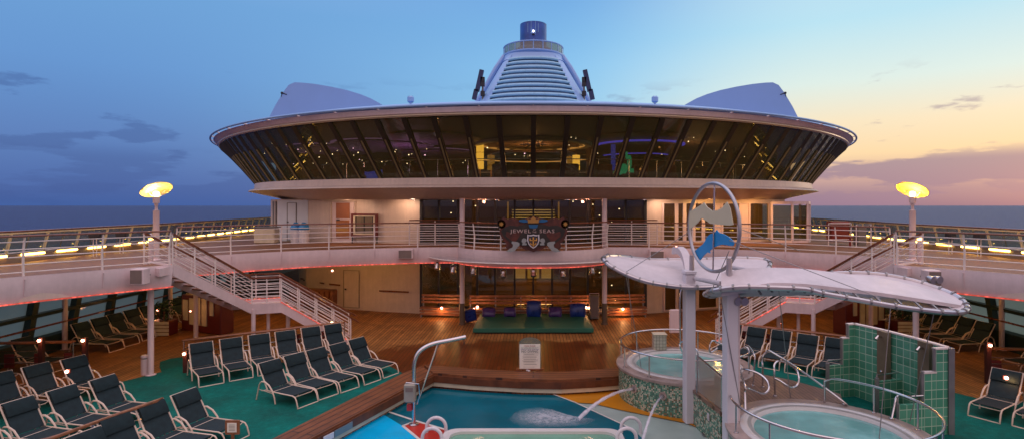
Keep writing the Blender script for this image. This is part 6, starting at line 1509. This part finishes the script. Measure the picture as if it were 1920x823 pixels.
# ================================================================== hot tubs
def hot_tub(cx, cy, r, zr, label, sweep, mos, nposts, rs=1.0):
    t = thing('hot_tub', label, 'hot tub', (cx, cy, ZF), 'round hot tubs')
    c = (cx, cy, 0)
    mb = MB(); mb.lathe(c, [(r - .04, ZF - .02), (r - .04, zr - .10)], 72); mb.build('mosaic_wall', mos, t)
    mb = MB(); mb.lathe(c, [(r - .05, zr - .10), (r + .01, zr - .10), (r + .03, zr - .07), (r + .03, zr - .02), (r, zr), (r - .26, zr), (r - .27, zr - .02)], 72); mb.build('stone_rim', 'stone', t)
    mb = MB(); mb.lathe(c, [(r - .265, zr - .015), (r - .29, zr + .015), (r - .40, zr + .02), (r - .43, zr + .0), (r - .50, zr - .0), (r - .53, zr - .03), (r - .58, zr - .12)], 72); mb.build('tub_shell', 'tub', t, smooth=60)
    mb = MB(); mb.lathe(c, [(r - .425, zr + .004), (r - .505, zr + .004)], 72); mb.build('overflow_grate', 'grate', t)
    mb = MB(); mb.disc(c, r - .55, zr - .075, 72); mb.build('water', 'w_tub', t)
    mb = MB(); mb.lathe(c, [(r - .56, zr - .07), (r - .62, zr - .30), (.01, zr - .9)], 48); mb.build('inner_shell', 'tub', t)
    rr = r - .08; a0, a1 = [math.radians(a) for a in sweep]; n = 60
    pt = lambda a, z, q=rr: Vector((cx + q * math.cos(a), cy + q * math.sin(a), z))
    RZ = zr + .58
    mb = MB(); mb.tube([pt(a0, zr)] + [pt(a0, RZ - .08)] + [pt(a0 + (a1 - a0) * i / n, RZ) for i in range(1, n)] + [pt(a1, RZ - .08), pt(a1, zr)], .026, 8); mb.build('handrail', 'steel', t)
    for i in range(1, nposts):
        a = a0 + (a1 - a0) * i / nposts; mb = MB(); mb.tube([pt(a, zr), pt(a, RZ)], .020, 8); mb.build('rail_post', 'steel', t)
        mb = MB(); mb.lathe(pt(a, 0), [(.055, zr), (.055, zr + .015), (.02, zr + .02)], 12); mb.build('post_flange', 'steel', t)
    return t
M['mos1'] = grid_tiles('green_mosaic', 0.044, MOS, lin(120, 130, 110), 0.25, polar=1.9, gapw=.14)
M['mos2'] = grid_tiles('green_mosaic_flat', 0.044, MOS, lin(120, 130, 110), 0.25, gapw=.14, diag=True)
T1 = (4.4, 16.4, 1.92, .59); T2 = (6.02, 11.4, 1.98, .59)
tub1 = hot_tub(*T1, 'further round hot tub with green mosaic wall and two water nozzles', (28, 325), 'mos1', 9)
tub2 = hot_tub(*T2, 'nearest round hot tub with milky turquoise water at the lower right', (150, 425), 'mos1', 9)
# nozzles in the far tub wall and their jets
def jet(name, a_px, a_py, pts, label, rads):
    k = (a_px - 1000) / F
    # nozzle on the drum surface
    A = k * k + 1; B = -2 * (k * T1[0] + T1[1]); C = T1[0] ** 2 + T1[1] ** 2 - (T1[2] - .04) ** 2
    Y = (-B - math.sqrt(B * B - 4 * A * C)) / (2 * A); p = P(a_px, a_py, Y); n = Vector((p.x - T1[0], p.y - T1[1], 0)).normalized()
    t = thing('water_nozzle', label, 'nozzle', p, 'water nozzles')
    mb = MB(); mb.tube([p - n * .02, p + n * .03], .105, 20); mb.build('flange', 'stone', t)
    mb = MB(); mb.tube([p + n * .02, p + n * .10], [.055, .05], 14); mb.build('spout', 'dsteel', t)
    return p + n * .08
p1 = jet('n', 1190, 728, None, 'left water nozzle in the mosaic wall of the further hot tub', None)
p2 = jet('n', 1243, 741, None, 'right water nozzle in the mosaic wall of the further hot tub', None)
def stream(p, q, z1, label, lift, rn):
    pts = []; rad = []; n = 16
    for i in range(n + 1):
        f = i / n; v = p.lerp(q, f); v.z = p.z + (z1 - p.z) * f * f + lift * f * (1 - f); pts.append(v); rad.append(rn[0] + (rn[1] - rn[0]) * f + .008 * math.sin(i * 2.3))
    mb = MB(); mb.tube(pts, rad, 10); return tag(mb.build('water_jet', 'jetw', smooth=60), label, 'water jet', 'arching water jets')
ex, ey = G(1085, 783, ZF + .12)
stream(p1, Vector((ex, ey, 0)), ZF + .10, 'white water jet arching from the left nozzle towards the splash in the middle', .25, (.030, .055))
ex, ey = G(1205, 815, ZF + .12)
stream(p2, Vector((ex, ey, 0)), ZF, 'white water jet falling steeply from the right nozzle', .18, (.026, .04))
mb = MB(); rl = random.Random(4); cx0, cy0 = G(1030, 789, ZF)
sp_pts = [G(x, y, ZF) for x, y in ((955, 785), (965, 774), (985, 766), (1010, 763), (1035, 768), (1062, 777), (1090, 783), (1120, 786), (1100, 796), (1060, 801), (1000, 802), (965, 797))]
mb.add([(x, y, ZF + .014) for x, y in sp_pts], [tuple(range(len(sp_pts)))])
o = mb.build('splash_foam', 'foam'); tag(o, 'white foamy splash where the left jet hits the teal shallow water', 'foam'); o['kind'] = 'stuff'
# connecting mosaic block between the tubs with teak top
CB = [(4.02, 14.75), (4.10, 13.9), (4.26, 12.75), (4.9, 12.9), (6.1, 13.55), (7.3, 13.25), (7.6, 13.9), (6.9, 15.0), (6.2, 15.6), (5.2, 14.9)]
t = thing('tub_platform', 'raised platform with mosaic side and wet wooden top joining the two hot tubs', 'platform', (5.5, 14, ZF))
mb = MB(); mb.prism(CB, ZF - .02, .44); mb.build('mosaic_wall', 'mos2', t)
mb = MB(); mb.prism([(5.4 + (x - 5.4) * 1.012, 14 + (y - 14) * 1.012) for x, y in CB], .442, .53); mb.build('platform_top', 'stonewood', t)
mb = MB(); mb.box((4.165, 13.35, .18), (.02, .22, .14), rz=-.13); mb.build('white_plate', 'white', t)
mb = MB(); mb.prism([(5.6, 15.4), (6.3, 15.9), (7.1, 15.2), (6.9, 14.6)], 0.003, .25); mb.build('step', 'stonewood', t)
# pump housings at the back rim
for (px, py, Y, lab) in ((1236, 640, 18.0, 'cream tiled box standing behind the rim of the further hot tub'),):
    c = P(px, py, Y); c.z = .62; t = thing('pump_box', lab, 'box', (c.x, c.y, 0)); mb = MB(); mb.bbox((c.x, c.y, .55), (.40, .35, 1.05), .02); mb.build('body', 'tile', t); mb = MB(); mb.bbox((c.x, c.y, 1.09), (.44, .39, .03), .008); mb.build('lid', 'cream', t)
c = P(1345, 705, 13.2); t = thing('pump_box', 'cream tiled column between the two white posts behind frosted glass', 'box', (c.x, c.y, .53)); mb = MB(); mb.bbox((c.x + .1, c.y, .86), (.26, .3, .66), .02); mb.build('body', 'tile', t); mb = MB(); mb.bbox((c.x + .1, c.y, 1.2), (.29, .33, .03), .008); mb.build('lid', 'cream', t)
# frosted screen between the posts
t = thing('glass_screen', 'frosted glass screen in a steel tube frame between the two white posts', 'screen', (4.1, 13.3, .5))
a, b = Vector((4.10, 14.0, 0)), Vector((4.28, 12.7, 0)); mb = MB(); mb.tube([a + Vector((0, 0, .53)), a + Vector((0, 0, 1.45)), b + Vector((0, 0, 1.32)), b + Vector((0, 0, .53))], .025, 8); mb.build('frame', 'steel', t)
mb = MB(); mb.plate([a.lerp(b, .05) + Vector((0, 0, .58)), a.lerp(b, .95) + Vector((0, 0, .58)), a.lerp(b, .95) + Vector((0, 0, 1.28)), a.lerp(b, .05) + Vector((0, 0, 1.40))], (.012, 0, 0)); mb.build('pane', 'frostg', t)
# curved stainless grab rails round the tubs
def grab(pts, label, r=.024):
    q = smooth_poly(pts, 6); mb = MB(); mb.tube(q, r, 8); t = thing('grab_rail', label, 'grab rail', (pts[0][0], pts[0][1], pts[0][2]), 'stainless grab rails at the hot tubs'); mb.build('tube', 'steel', t)
    for e in (pts[0], pts[-1]):
        if e[2] < .62: m = MB(); m.lathe((e[0], e[1], e[2]), [(.055, 0), (.055, .015), (.025, .02)], 12); m.build('flange', 'steel', t)
def gp(L): return [tuple(P(x, y, Y)) for x, y, Y in L]
grab([(*G(1281, 662, .6), .6)] + gp([(1276, 652, 17.0), (1274, 644, 17.0), (1280, 640, 16.9), (1289, 645, 16.7), (1303, 652, 16.4), (1309, 662, 16.2)]) + [(*G(1311, 690, .6), .6)], 'small curved grab rail behind the left white post at the further hot tub')
grab(gp([(1345, 652, 15.6), (1332, 660, 15.4), (1331, 646, 15.4), (1337, 638, 15.5), (1352, 644, 15.6), (1380, 655, 15.5), (1398, 650, 15.5), (1404, 658, 15.4), (1398, 668, 15.3), (1386, 667, 15.3)]), 'looped grab rail passing behind the right white post above the further tub')
grab([(*G(1398, 772, .53), .53)] + gp([(1397, 735, 12.9), (1397, 722, 12.9), (1388, 693, 13.6), (1404, 693, 13.4), (1426, 702, 13.2), (1440, 716, 13.0), (1441, 730, 12.9), (1430, 737, 12.9), (1405, 728, 12.95), (1398, 730, 12.9)]) + [(*G(1399, 755, .53), .53)], 'bent grab rail beside the right white post at the nearer hot tub')
grab([(*G(1453, 742, .53), .53)] + gp([(1452, 700, 13.6), (1452, 683, 13.7), (1462, 676, 13.8), (1480, 682, 13.7), (1493, 693, 13.6), (1498, 708, 13.4), (1494, 722, 13.3), (1482, 725, 13.2), (1462, 713, 13.4), (1453, 709, 13.5)]), 'rounded stair grab rail right of the bent one at the nearer hot tub')
grab([(*G(1430, 725, .53), .53)] + gp([(1430, 690, 14.0), (1430, 668, 14.1), (1438, 658, 14.1), (1446, 659, 14.0), (1500, 693, 13.5), (1581, 752, 12.9)]) + [(*G(1583, 757, .60), .60)], 'long straight sloping grab rail crossing over the far side of the nearer hot tub')
grab([(*G(1412, 722, .53), .53)] + gp([(1414, 690, 14.5), (1415, 668, 14.5), (1405, 650, 14.8), (1398, 645, 15.0)]), 'short grab rail rising behind the right white post', .022)
grab([(*G(1672, 784, .6), .6)] + gp([(1676, 765, 12.2), (1681, 744, 12.3), (1690, 742, 12.4), (1712, 742, 12.7), (1735, 743, 12.9)]), 'short bent grab rail between the nearer tub rim and the low glass block wing')

# ================================================================== glass block shower wall
t = thing('glass_block_wall', 'curved green glass block shower wall with stepped wings and two steel shower columns', 'wall', (9.0, 14, 0))
W0, W1 = Vector((8.80, 15.35, 0)), Vector((9.45, 12.80, 0))
def bwall(a, b, z1, th=.09, z0=0.0, cap=True):
    d = b - a; L_ = d.length; rz = math.atan2(d.y, d.x); mb = MB(); mb.box((L_ / 2, 0, (z0 + z1) / 2), (L_, th, z1 - z0))
    o = mb.build('block_panel', 'block', t, world=False); o.location = a - parent_loc(t); o.rotation_euler = (0, 0, rz)
    if cap: mb = MB(); mb.box((L_ / 2, 0, z1 + .018), (L_ + .02, th + .03, .035)); o = mb.build('cap_rail', 'rail', t, world=False); o.location = a - parent_loc(t); o.rotation_euler = (0, 0, rz)
def bpost(p, z, w=.1): mb = MB(); mb.box((p.x, p.y, z / 2), (w, w, z), rz=-.25); mb.build('edge_post', 'dsteel', t)
ZW = 1.95
bow = [W0, W0.lerp(W1, .33) + Vector((.10, .0, 0)), W0.lerp(W1, .66) + Vector((.10, 0, 0)), W1]
for a, b in zip(bow, bow[1:]): bwall(a, b, ZW)
# left wing, stepped down away from the wall
w = [W0, W0 + Vector((-.22, -.06, 0)), W0 + Vector((-.40, -.10, 0)), W0 + Vector((-.85, -.22, 0))]
bwall(w[1], w[0], ZW); bwall(w[2], w[1], 1.58); bwall(w[3], w[2], .88, cap=False); bpost(w[1] + Vector((-.0, -.0, 0)), ZW + .02, .07); bpost(w[2], 1.6, .07); bpost(w[3], .95, .08)
mb = MB(); mb.tube([w[3] + Vector((0, 0, .8)), w[3] + Vector((0, 0, 1.02)), w[2] + Vector((0, -.02, 1.02))], .022, 8); mb.build('grab_bar', 'steel', t)
m0 = bow[2].lerp(bow[1], .45); m1 = m0 + Vector((-.75, -.22, 0)); bwall(m1, m0, .86, cap=False); bpost(m1, .95, .08); mb = MB(); mb.tube([m1 + Vector((0, 0, .8)), m1 + Vector((0, 0, 1.02)), m0 + Vector((-.1, -.02, 1.02))], .022, 8); mb.build('grab_bar', 'steel', t)
r = [W1, W1 + Vector((-.32, -.05, 0)), W1 + Vector((-.62, -.10, 0)), W1 + Vector((-1.25, -.2, 0))]
bwall(r[1], r[0], 1.93); bwall(r[2], r[1], 1.40); bwall(r[3], r[2], .72, cap=False); bpost(r[1], ZW, .07); bpost(r[2], 1.44, .07); bpost(r[3], .75, .06)
mb = MB(); mb.box((W1.x + .06, W1.y - .03, ZW / 2), (.12, .14, ZW + .02), rz=-.25); mb.build('end_post', 'dsteel', t)
mb = MB(); mb.tube([r[3] + Vector((0, 0, .3)), r[3] + Vector((0, 0, .9)), r[2] + Vector((0, -.02, .9))], .022, 8); mb.build('grab_bar', 'steel', t)
for f, lab in ((.36, 'a'), (.80, 'b')):
    p = W0.lerp(W1, f) + Vector((.0, -.03, 0)); mb = MB(); mb.box((p.x - .02, p.y, ZW / 2), (.12, .34, ZW + .04), rz=.12); o = mb.build('shower_column', 'shower', t)
    mb = MB(); mb.tube([p + Vector((-.08, 0, 1.82)), p + Vector((-.20, -.05, 1.85)), p + Vector((-.28, -.08, 1.78))], [.03, .035, .045], 8); mb.build('shower_head', 'steel', t)
    mb = MB(); mb.sph(p + Vector((-.10, -.02, .95)), .035, 8); mb.build('tap', 'steel', t)

# ================================================================== white posts, ring sculpture and petal canopies
sc_t = thing('petal_canopy', 'large white petal shaped canopy with steel rim reaching far to the right', 'canopy', (4.2, 12.0, ZF))
sc_s = thing('petal_canopy', 'smaller white petal shaped sail canopy with steel rim on the left white post', 'canopy', (3.99, 14.3, ZF))
PA, PB = Vector((3.99, 14.35, 0)), Vector((4.22, 12.0, 0))
mb = MB(); mb.bbox((PA.x, PA.y, (ZF + 3.45) / 2), (.26, .26, 3.45 - ZF), .02, rz=.1); mb.build('post', 'postw', sc_s)
mb = MB(); mb.bbox((PB.x, PB.y, (ZF + 3.42) / 2), (.26, .26, 3.42 - ZF), .02, rz=.1); mb.build('post', 'postw', sc_t)
mb = MB(); mb.bbox((PB.x + .17, PB.y + .05, (ZF + 3.35) / 2), (.08, .12, 3.35 - ZF), .01); mb.build('cable_duct', 'fascia', sc_t)
def petal(t, outline, centre, sag, tube_r=.055, nseg=5):
    pts = smooth_poly([tuple(P(*q)) for q in outline] + [tuple(P(*outline[0]))], 3)[:-1]; c = P(*centre); n = len(pts); rings = []
    for j in range(nseg + 1):
        f = 1 - j / nseg * .98
        rings.append([c.lerp(p, f) + Vector((0, 0, sag * (1 - f * f))) for p in pts])
    top = rings; bot = [[v - Vector((0, 0, .035)) for v in r] for r in rings[::-1]]
    mb = MB(); mb.loft(top + bot, cap=False, loop=True); mb.build('sail_sheet', 'sail', t, smooth=70)
    mb = MB(); mb.tube([p + Vector((0, 0, -.01)) for p in pts], tube_r, 8, closed=True); mb.build('rim_tube', 'steelw', t)
    for i in range(0, n, 2):
        a = (pts[(i + 1) % n] - pts[i - 1]).normalized(); m = MB(); m.tube([pts[i] - a * .02, pts[i] + a * .02], tube_r * 1.22, 8); m.build('rim_clamp', 'dsteel', t)
    return pts
petal(sc_s, [(1131, 484, 14.9), (1142, 496, 14.6), (1175, 514, 14.3), (1212, 527, 14.1), (1250, 534, 14.0), (1290, 538, 13.95), (1345, 536, 14.0), (1390, 524, 14.5), (1433, 506, 15.3), (1444, 496, 15.7), (1434, 486, 16.2), (1382, 483, 16.4), (1325, 485, 16.6), (1270, 486, 16.6), (1216, 486, 16.4), (1168, 480, 16.0), (1140, 479, 15.3)], (1285, 505, 15.3), -.03)
petal(sc_t, [(1323, 551, 12.2), (1332, 546, 11.8), (1352, 541, 11.6), (1389, 537, 11.4), (1440, 538, 11.3), (1508, 541, 11.2), (1542, 549, 11.2), (1610, 561, 11.1), (1678, 573, 11.0), (1746, 582, 11), (1792, 585, 11.1), (1812, 581, 11.3), (1812, 571, 11.6), (1797, 556, 12.0), (1763, 541, 12.4), (1712, 525, 12.8), (1661, 515, 13), (1610, 511, 13.1), (1559, 512, 13.1), (1500, 518, 13), (1440, 526, 12.8), (1380, 540, 12.6), (1340, 553, 12.4)], (1580, 542, 12.1), -.06)
# broad curved beam over the big petal
up = [(1352, 521, 12.2), (1400, 513, 12.25), (1440, 511, 12.3), (1500, 513, 12.35), (1540, 517, 12.35), (1593, 524, 12.3), (1678, 534, 12.2), (1746, 549, 12.0), (1806, 566, 11.75)]
lo = [(1352, 557, 11.75), (1400, 548, 11.7), (1440, 538, 11.6), (1500, 539, 11.5), (1542, 543, 11.45), (1600, 550, 11.4), (1678, 559, 11.3), (1746, 567, 11.3), (1800, 573, 11.5)]
U = smooth_poly([tuple(P(*q)) for q in up], 4); Lo = smooth_poly([tuple(P(*q)) for q in lo], 4)
for i, v in enumerate(U): v.z += .10 * min(1, (len(U) - 1 - i) / 10)
for i, v in enumerate(Lo): v.z += .07 * min(1, (len(Lo) - 1 - i) / 10)
mb = MB(); mb.loft([[a + Vector((0, 0, .02)), b + Vector((0, -.02, .02)), b - Vector((0, .02, .05)), a - Vector((0, 0, .05))] for a, b in zip(U, Lo)], cap=True); mb.build('curved_beam', 'sail', sc_t, smooth=50)
for i in range(6, len(U) - 1, 2):
    m = MB(); m.beam(Lo[i] + Vector((0, .02, -.04)), Lo[i] + Vector((.03, -.16, -.15)), .035, .03); m.build('spoke', 'dsteel', sc_t)
# arch fin and strut over the small petal
arch = smooth_poly([tuple(P(*q)) for q in ((1266, 476, 15.9), (1274, 474, 15.7), (1283, 483, 15.3), (1289, 500, 14.9), (1292, 520, 14.5), (1294, 532, 14.35))], 4)
mb = MB(); mb.loft([[p + Vector((-.10, 0, 0)), p + Vector((.10, 0, 0)), p + Vector((.10, .0, .18)), p + Vector((-.10, .0, .18))] for p in arch], cap=True); mb.build('arch_beam', 'sail', sc_s)
a, b = P(1302, 521, 14.3), P(1352, 531, 12.2); mb = MB(); mb.tube([a, b], .055, 10); mb.build('link_strut', 'sail', sc_s)
a, b = P(1384, 503, 13.6), P(1432, 513, 12.6); mb = MB(); mb.tube([P(1372, 500, 13.9), a, b, P(1470, 515, 12.2)], .06, 10); mb.build('rear_strut', 'sail', sc_t)
# cap plates
mb = MB(); mb.bbox((PA.x, PA.y, 3.5), (.31, .31, .10), .02, rz=.1); mb.build('cap', 'postw', sc_s)
# ring sculpture
rt = thing('ring_sculpture', 'big steel ring on stub posts holding a blue dolphin and a cream wave cutout', 'sculpture', (4.2, 13.15, 3.5))
cR = P(1336, 426, 13.1); uR = Vector((.27, -.963, 0)).normalized(); RR_ = 1.02
RP = lambda u, v, d=0.0: cR + uR * u + Vector((0, 0, v)) + Vector((uR.y, -uR.x, 0)) * d
mb = MB(); mb.tube([RP(RR_ * math.cos(a * PI / 32), RR_ * math.sin(a * PI / 32)) for a in range(64)], .042, 10, closed=True); mb.build('ring', 'ringsteel', rt)
mb = MB(); mb.tube([RP(.08, RR_), RP(.02, -RR_)], .018, 8); mb.build('centre_rod', 'steel', rt)
for px0, py0, Y0, py1 in ((1297, 478, 14.3, 512), (1367, 484, 12.15, 525)):
    mb = MB(); mb.tube([P(px0, py0, Y0), P(px0, py1, Y0)], [.055, .075], 12); mb.build('stub_post', 'steelw', rt)
def onring(px, py):
    k = (px - 1000) / F; n = Vector((uR.y, -uR.x, 0)); d = Vector((k, 1, -(py - CY) / F)); o_ = Vector((0, 0, H))
    tt = (cR - o_).dot(n) / d.dot(n); return o_ + d * tt
n_ = Vector((uR.y, -uR.x, 0)) * .02
def z4(L): return [(1100 + x / 2.94, 330 + y / 2.94) for x, y in L]
cw = z4([(573, 293), (571, 250), (575, 195), (605, 180), (630, 165), (656, 148), (672, 172), (700, 192), (730, 190), (755, 175), (782, 143), (800, 180), (816, 268), (790, 272), (745, 268), (690, 262), (665, 245), (640, 232), (622, 255), (600, 275)])
def poly_on_ring(L, d):
    q = smooth_poly(L + [L[0]], 3)[:-1]; return [onring(p.x, p.y) + n_ * d for p in q]
mb = MB(); q = [onring(*p) + n_ * 1.2 for p in cw]; mb.plate(q, n_ * 1.0); mb.build('cream_wave', 'creamcut', rt)
dol = z4([(592, 410), (618, 388), (640, 368), (655, 340), (675, 320), (700, 311), (712, 296), (722, 311), (745, 318), (775, 335), (803, 360), (800, 384), (765, 380), (735, 378), (705, 388), (688, 398), (672, 412), (676, 424), (660, 420), (640, 437), (628, 452), (618, 462), (604, 448), (586, 430)])
mb = MB(); q = poly_on_ring([(x, y, 0) for x, y in dol], -2.2); mb.plate(q, n_ * 1.0); mb.build('blue_dolphin', 'bluedol', rt)
mb = MB()
for L in ([(592, 412), (598, 415), (606, 428), (602, 432), (594, 422)], [(640, 405), (654, 388), (662, 380), (657, 392), (645, 408)], [(668, 372), (674, 366), (672, 378), (664, 388)], [(690, 372), (700, 368), (706, 374), (704, 384), (698, 376)]):
    q = [onring(*p) - n_ * 2.35 for p in z4(L)]
    mb.plate(q, n_ * .12)
for v in [] : pass
mb.build('white_marking', 'white', rt)
# rigging cables
def cable(a, b, label, r=.009, where=None):
    mb = MB(); mb.tube([a, b], r, 5); mb.build('cable', 'dsteel', where)
cable(P(1367, 450, 12.15), P(1650, 558, 11.2), '', where=sc_t); cable(P(1390, 430, 12.1), P(1500, 470, 14.5), '', where=sc_t)
cable(P(1300, 430, 14.2), P(1174, 509, 14.35), '', where=sc_s); cable(P(1367, 470, 12.3), P(1336, 540, 13.9), '', where=sc_s)
cable(P(1174, 516, 14.3), Vector((*G(1202, 687, .6), .6)), '', where=sc_s); cable(P(1178, 517, 14.3), Vector((*G(1187, 640, .6), .6)), '', where=sc_s)
cable(P(1460, 541, 11.3), Vector((*G(1482, 745, .6), .6)), '', where=sc_t); cable(P(1752, 583, 11.0), Vector((*G(1706, 790, .6), .6)), '', where=sc_t)
cable(P(1670, 572, 11.0), Vector((*G(1648, 830, .6), .6)), '', where=sc_t); cable(P(1352, 560, 11.8), P(1390, 770, 11.9), '', where=sc_t)
# small lamps on the posts
for px, py, Y, lab, who in ((1388, 563, 11.95, 'pair of small round spotlights on the right white post below the canopy', sc_t), (1752, 523, 12.7, 'pair of small white spotlights on the right part of the big petal canopy', sc_t)):
    c = P(px, py, Y); t = thing('canopy_spotlight', lab, 'spotlight', c, 'canopy spotlights')
    for a in (-.09, .05): mb = MB(); mb.tube([c + Vector((a, .1, .02)), c + Vector((a, 0, .0)), c + Vector((a + .02, -.09, -.01))], [.05, .085, .09], 12); mb.build('head', 'steelw', t)
    mb = MB(); mb.box(c + Vector((-.02, .1, -.04)), (.22, .05, .06)); mb.build('bracket', 'white', t)
# big tilted black cable post for the left stage: small access ladder by the pole
c = Vector((4.9, 17.9, 0)); t = thing('ladder_rail', 'bent steel ladder rail rising behind the further hot tub between the white posts', 'rail', c)
mb = MB(); mb.tube(smooth_poly([tuple(P(*q)) for q in ((1276, 650, 17.4), (1275, 600, 17.4), (1275, 560, 17.4), (1279, 540, 17.4), (1292, 538, 17.3))], 4), .03, 8); mb.build('rail', 'steel', t)
for py in (570, 585, 600, 615, 630): mb = MB(); mb.tube([P(1349, py, 16.9), P(1360, py - 3, 16.9)], .02, 6); mb.build('rung', 'wood', t)
mb = MB(); mb.tube([P(1349, 545, 16.9), P(1349, 645, 16.9)], .02, 6); mb.tube([P(1361, 545, 16.9), P(1361, 645, 16.9)], .02, 6); mb.build('stile', 'rail', t)
c = P(1265, 593, 22.0); t = thing('equipment_board', 'pale rounded equipment board standing by the sliding doors', 'board', (c.x, c.y, 0)); mb = MB(); mb.bbox((c.x, c.y, .66), (.42, .12, .95), .04); mb.build('panel', 'fascia', t)
for a in (-.15, .15): mb = MB(); mb.tube([(c.x + a, c.y, 0), (c.x + a, c.y, .2)], .02, 6); mb.build('leg', 'steel', t)

# ================================================================== pool hoist
c = P(776, 795, 1); gx, gy = G(776, 796, ZF)
t = thing('pool_hoist', 'stainless pool hoist post with bent arm and grey control box on the red floor patch', 'pool hoist', (gx, gy, ZF))
Yh = gy
arc = [(776, 796), (776, 740), (776, 700), (777, 680), (783, 663), (796, 651), (815, 643), (845, 637), (873, 631)]
q = [P(x, y, Yh + (x - 776) * .004) for x, y in arc]; mb = MB(); mb.tube(smooth_poly([tuple(v) for v in q], 4), .052, 12); mb.build('arm', 'steel', t)
a = P(822, 642, Yh + .18); b = P(782, 757, Yh + .02); mb = MB(); mb.tube([a, b], .022, 8); mb.build('brace', 'steel', t)
mb = MB(); c1 = P(769, 735, Yh - .1); mb.bbox(c1, (.28, .22, .46), .03); mb.build('control_box', 'boxgrey', t)
mb = MB(); mb.box(c1 + Vector((0, -.115, .1)), (.18, .01, .1)); mb.build('label_plate', 'slatg', t)
mb = MB(); mb.tube([c1 + Vector((-.1, -.02, .25)), c1 + Vector((.22, -.02, .22)), c1 + Vector((.24, 0, -.05)), c1 + Vector((.2, 0, -.25))], .015, 6); mb.build('cable_guard', 'steel', t)
mb = MB(); mb.box(P(768, 752, Yh - .05) + Vector((0, 0, -.14)), (.12, .1, .16)); mb.build('red_handle', 'red', t)
mb = MB(); mb.tube([P(870, 632, Yh + .37), P(870, 645, Yh + .37)], .012, 6); mb.build('hook', 'dark', t)
mb = MB(); mb.lathe((gx, gy, ZF), [(.13, .012), (.13, .03), (.06, .05)], 16); mb.build('base_flange', 'steel', t)
# ================================================================== main pool basin and ladders
x0, yA = G(836, 803, ZF + .12); x1, _ = G(1163, 806, ZF + .12)
t = thing('pool_basin', 'sunken pool basin with pale rounded rim and green water at the bottom edge', 'pool', (0, 12, ZF))
RZ_ = ZF + .12
def rrect(x0, x1, y0, y1, r, n=5):
    o = []
    for cx_, cy_, a in ((x1 - r, y1 - r, 0), (x0 + r, y1 - r, 90), (x0 + r, y0 + r, 180), (x1 - r, y0 + r, 270)):
        for k in range(n + 1): an = math.radians(a + 90 * k / n); o.append((cx_ + r * math.cos(an), cy_ + r * math.sin(an)))
    return o
o1 = rrect(x0 - .02, x1 + .02, 9.7, yA + .03, .35); o2 = rrect(x0 + .16, x1 - .16, 9.9, yA - .16, .3); o0 = rrect(x0 - .08, x1 + .08, 9.6, yA + .09, .38)
mb = MB(); mb.loft([[Vector((*p, z)) for p in o] for o, z in ((o0, ZF + .012), (o1, RZ_), (o2, RZ_), (o2, ZF - .02))], cap=False); mb.build('rim', 'tub', t)
mb = MB(); mb.add([(*p, ZF + .055) for p in o2], [tuple(range(len(o2)))]); mb.build('water', 'w_pool', t)
def ladder(px, lab):
    for k, (dx, Y) in enumerate(((0, 13.75), (0, 13.1))): pass
    t = thing('pool_ladder', lab, 'ladder', (0, 0, 0), 'white pool ladders'); 
    L_ = P(px, 823, 13.5); base = Vector((L_.x, 13.5, ZF)); t.location = base
    for k, (pxa, pxb, top, Y) in enumerate(((px - 19, px + 17, 782, 13.7), (px - 27, px + 9, 802, 13.0))):
        a, b = P(pxa, 800, Y), P(pxb, 800, Y); zt2 = P(0, top, Y).z; r = (b.x - a.x) / 2; c = (a + b) / 2
        q = [Vector((a.x, Y, ZF - .05))] + [Vector((c.x - r * math.cos(j * PI / 12), Y, zt2 - r + r * math.sin(j * PI / 12))) for j in range(13)] + [Vector((b.x, Y, ZF - .05))]
        mb = MB(); mb.tube(q, .042, 10); mb.build('hoop', 'white', t)
    return t
ladder(819, 'pair of white hooped ladder rails at the left corner of the green pool basin'); ladder(1184, 'pair of white hooped ladder rails at the right corner of the green pool basin')
# depth plates on the coaming and small underwater lights
for i, (px, py, w_, h_, mat) in enumerate(((606, 812, .16, .16, 'white'), (616, 806, .16, .15, 'white'), (639, 789, .62, .17, 'dsteel'))):
    k = (px - CX) / F; A0, A1 = Vector((-4.85, 12.47, 0)), Vector((-3.05, 17.06, 0)); d = A1 - A0
    tt = (k * A0.y - A0.x) / (d.x - k * d.y); p = A0 + d * tt + Vector((.075, -.03, -.07)); mb = MB(); mb.box(p, (w_, .02, h_ * .9), rz=math.atan2(d.y, d.x))
    tag(mb.build('depth_plate', mat), ('small white plate nearest the camera on the left coaming face', 'second small white plate on the left coaming face', 'long grey plate on the left coaming face beyond the two white ones')[i], 'plate', 'plates on the pool coaming')
for i, (px, py) in enumerate(((898, 730), (1006, 735), (1094, 732))):
    x, y = G(px, py, ZF); t = thing('floor_drain', '%s pale oval floor drain from the left along the far side of the shallow pool' % ORD(i + 1), 'drain', (x, y, ZF), 'floor drains')
    mb = MB(); mb.lathe((x, y, ZF), [(.10, .012), (.09, .03), (.01, .035)], 16); mb.build('cap', 'paper', t)
    mb = MB(); mb.lathe((x, y, ZF), [(.11, .008), (.11, .018), (.10, .018)], 16); mb.build('ring', 'dsteel', t)
x, y = G(1325, 814, ZF); t = thing('floor_grate', 'small square floor grate at the foot of the mosaic platform wall', 'grate', (x, y, ZF)); mb = MB(); mb.box((x, y, ZF + .012), (.22, .2, .012)); mb.build('frame', 'dsteel', t)
mb = MB()
for k in range(5): mb.box((x - .08 + k * .04, y, ZF + .022), (.015, .16, .006))
mb.build('bars', 'dark', t)
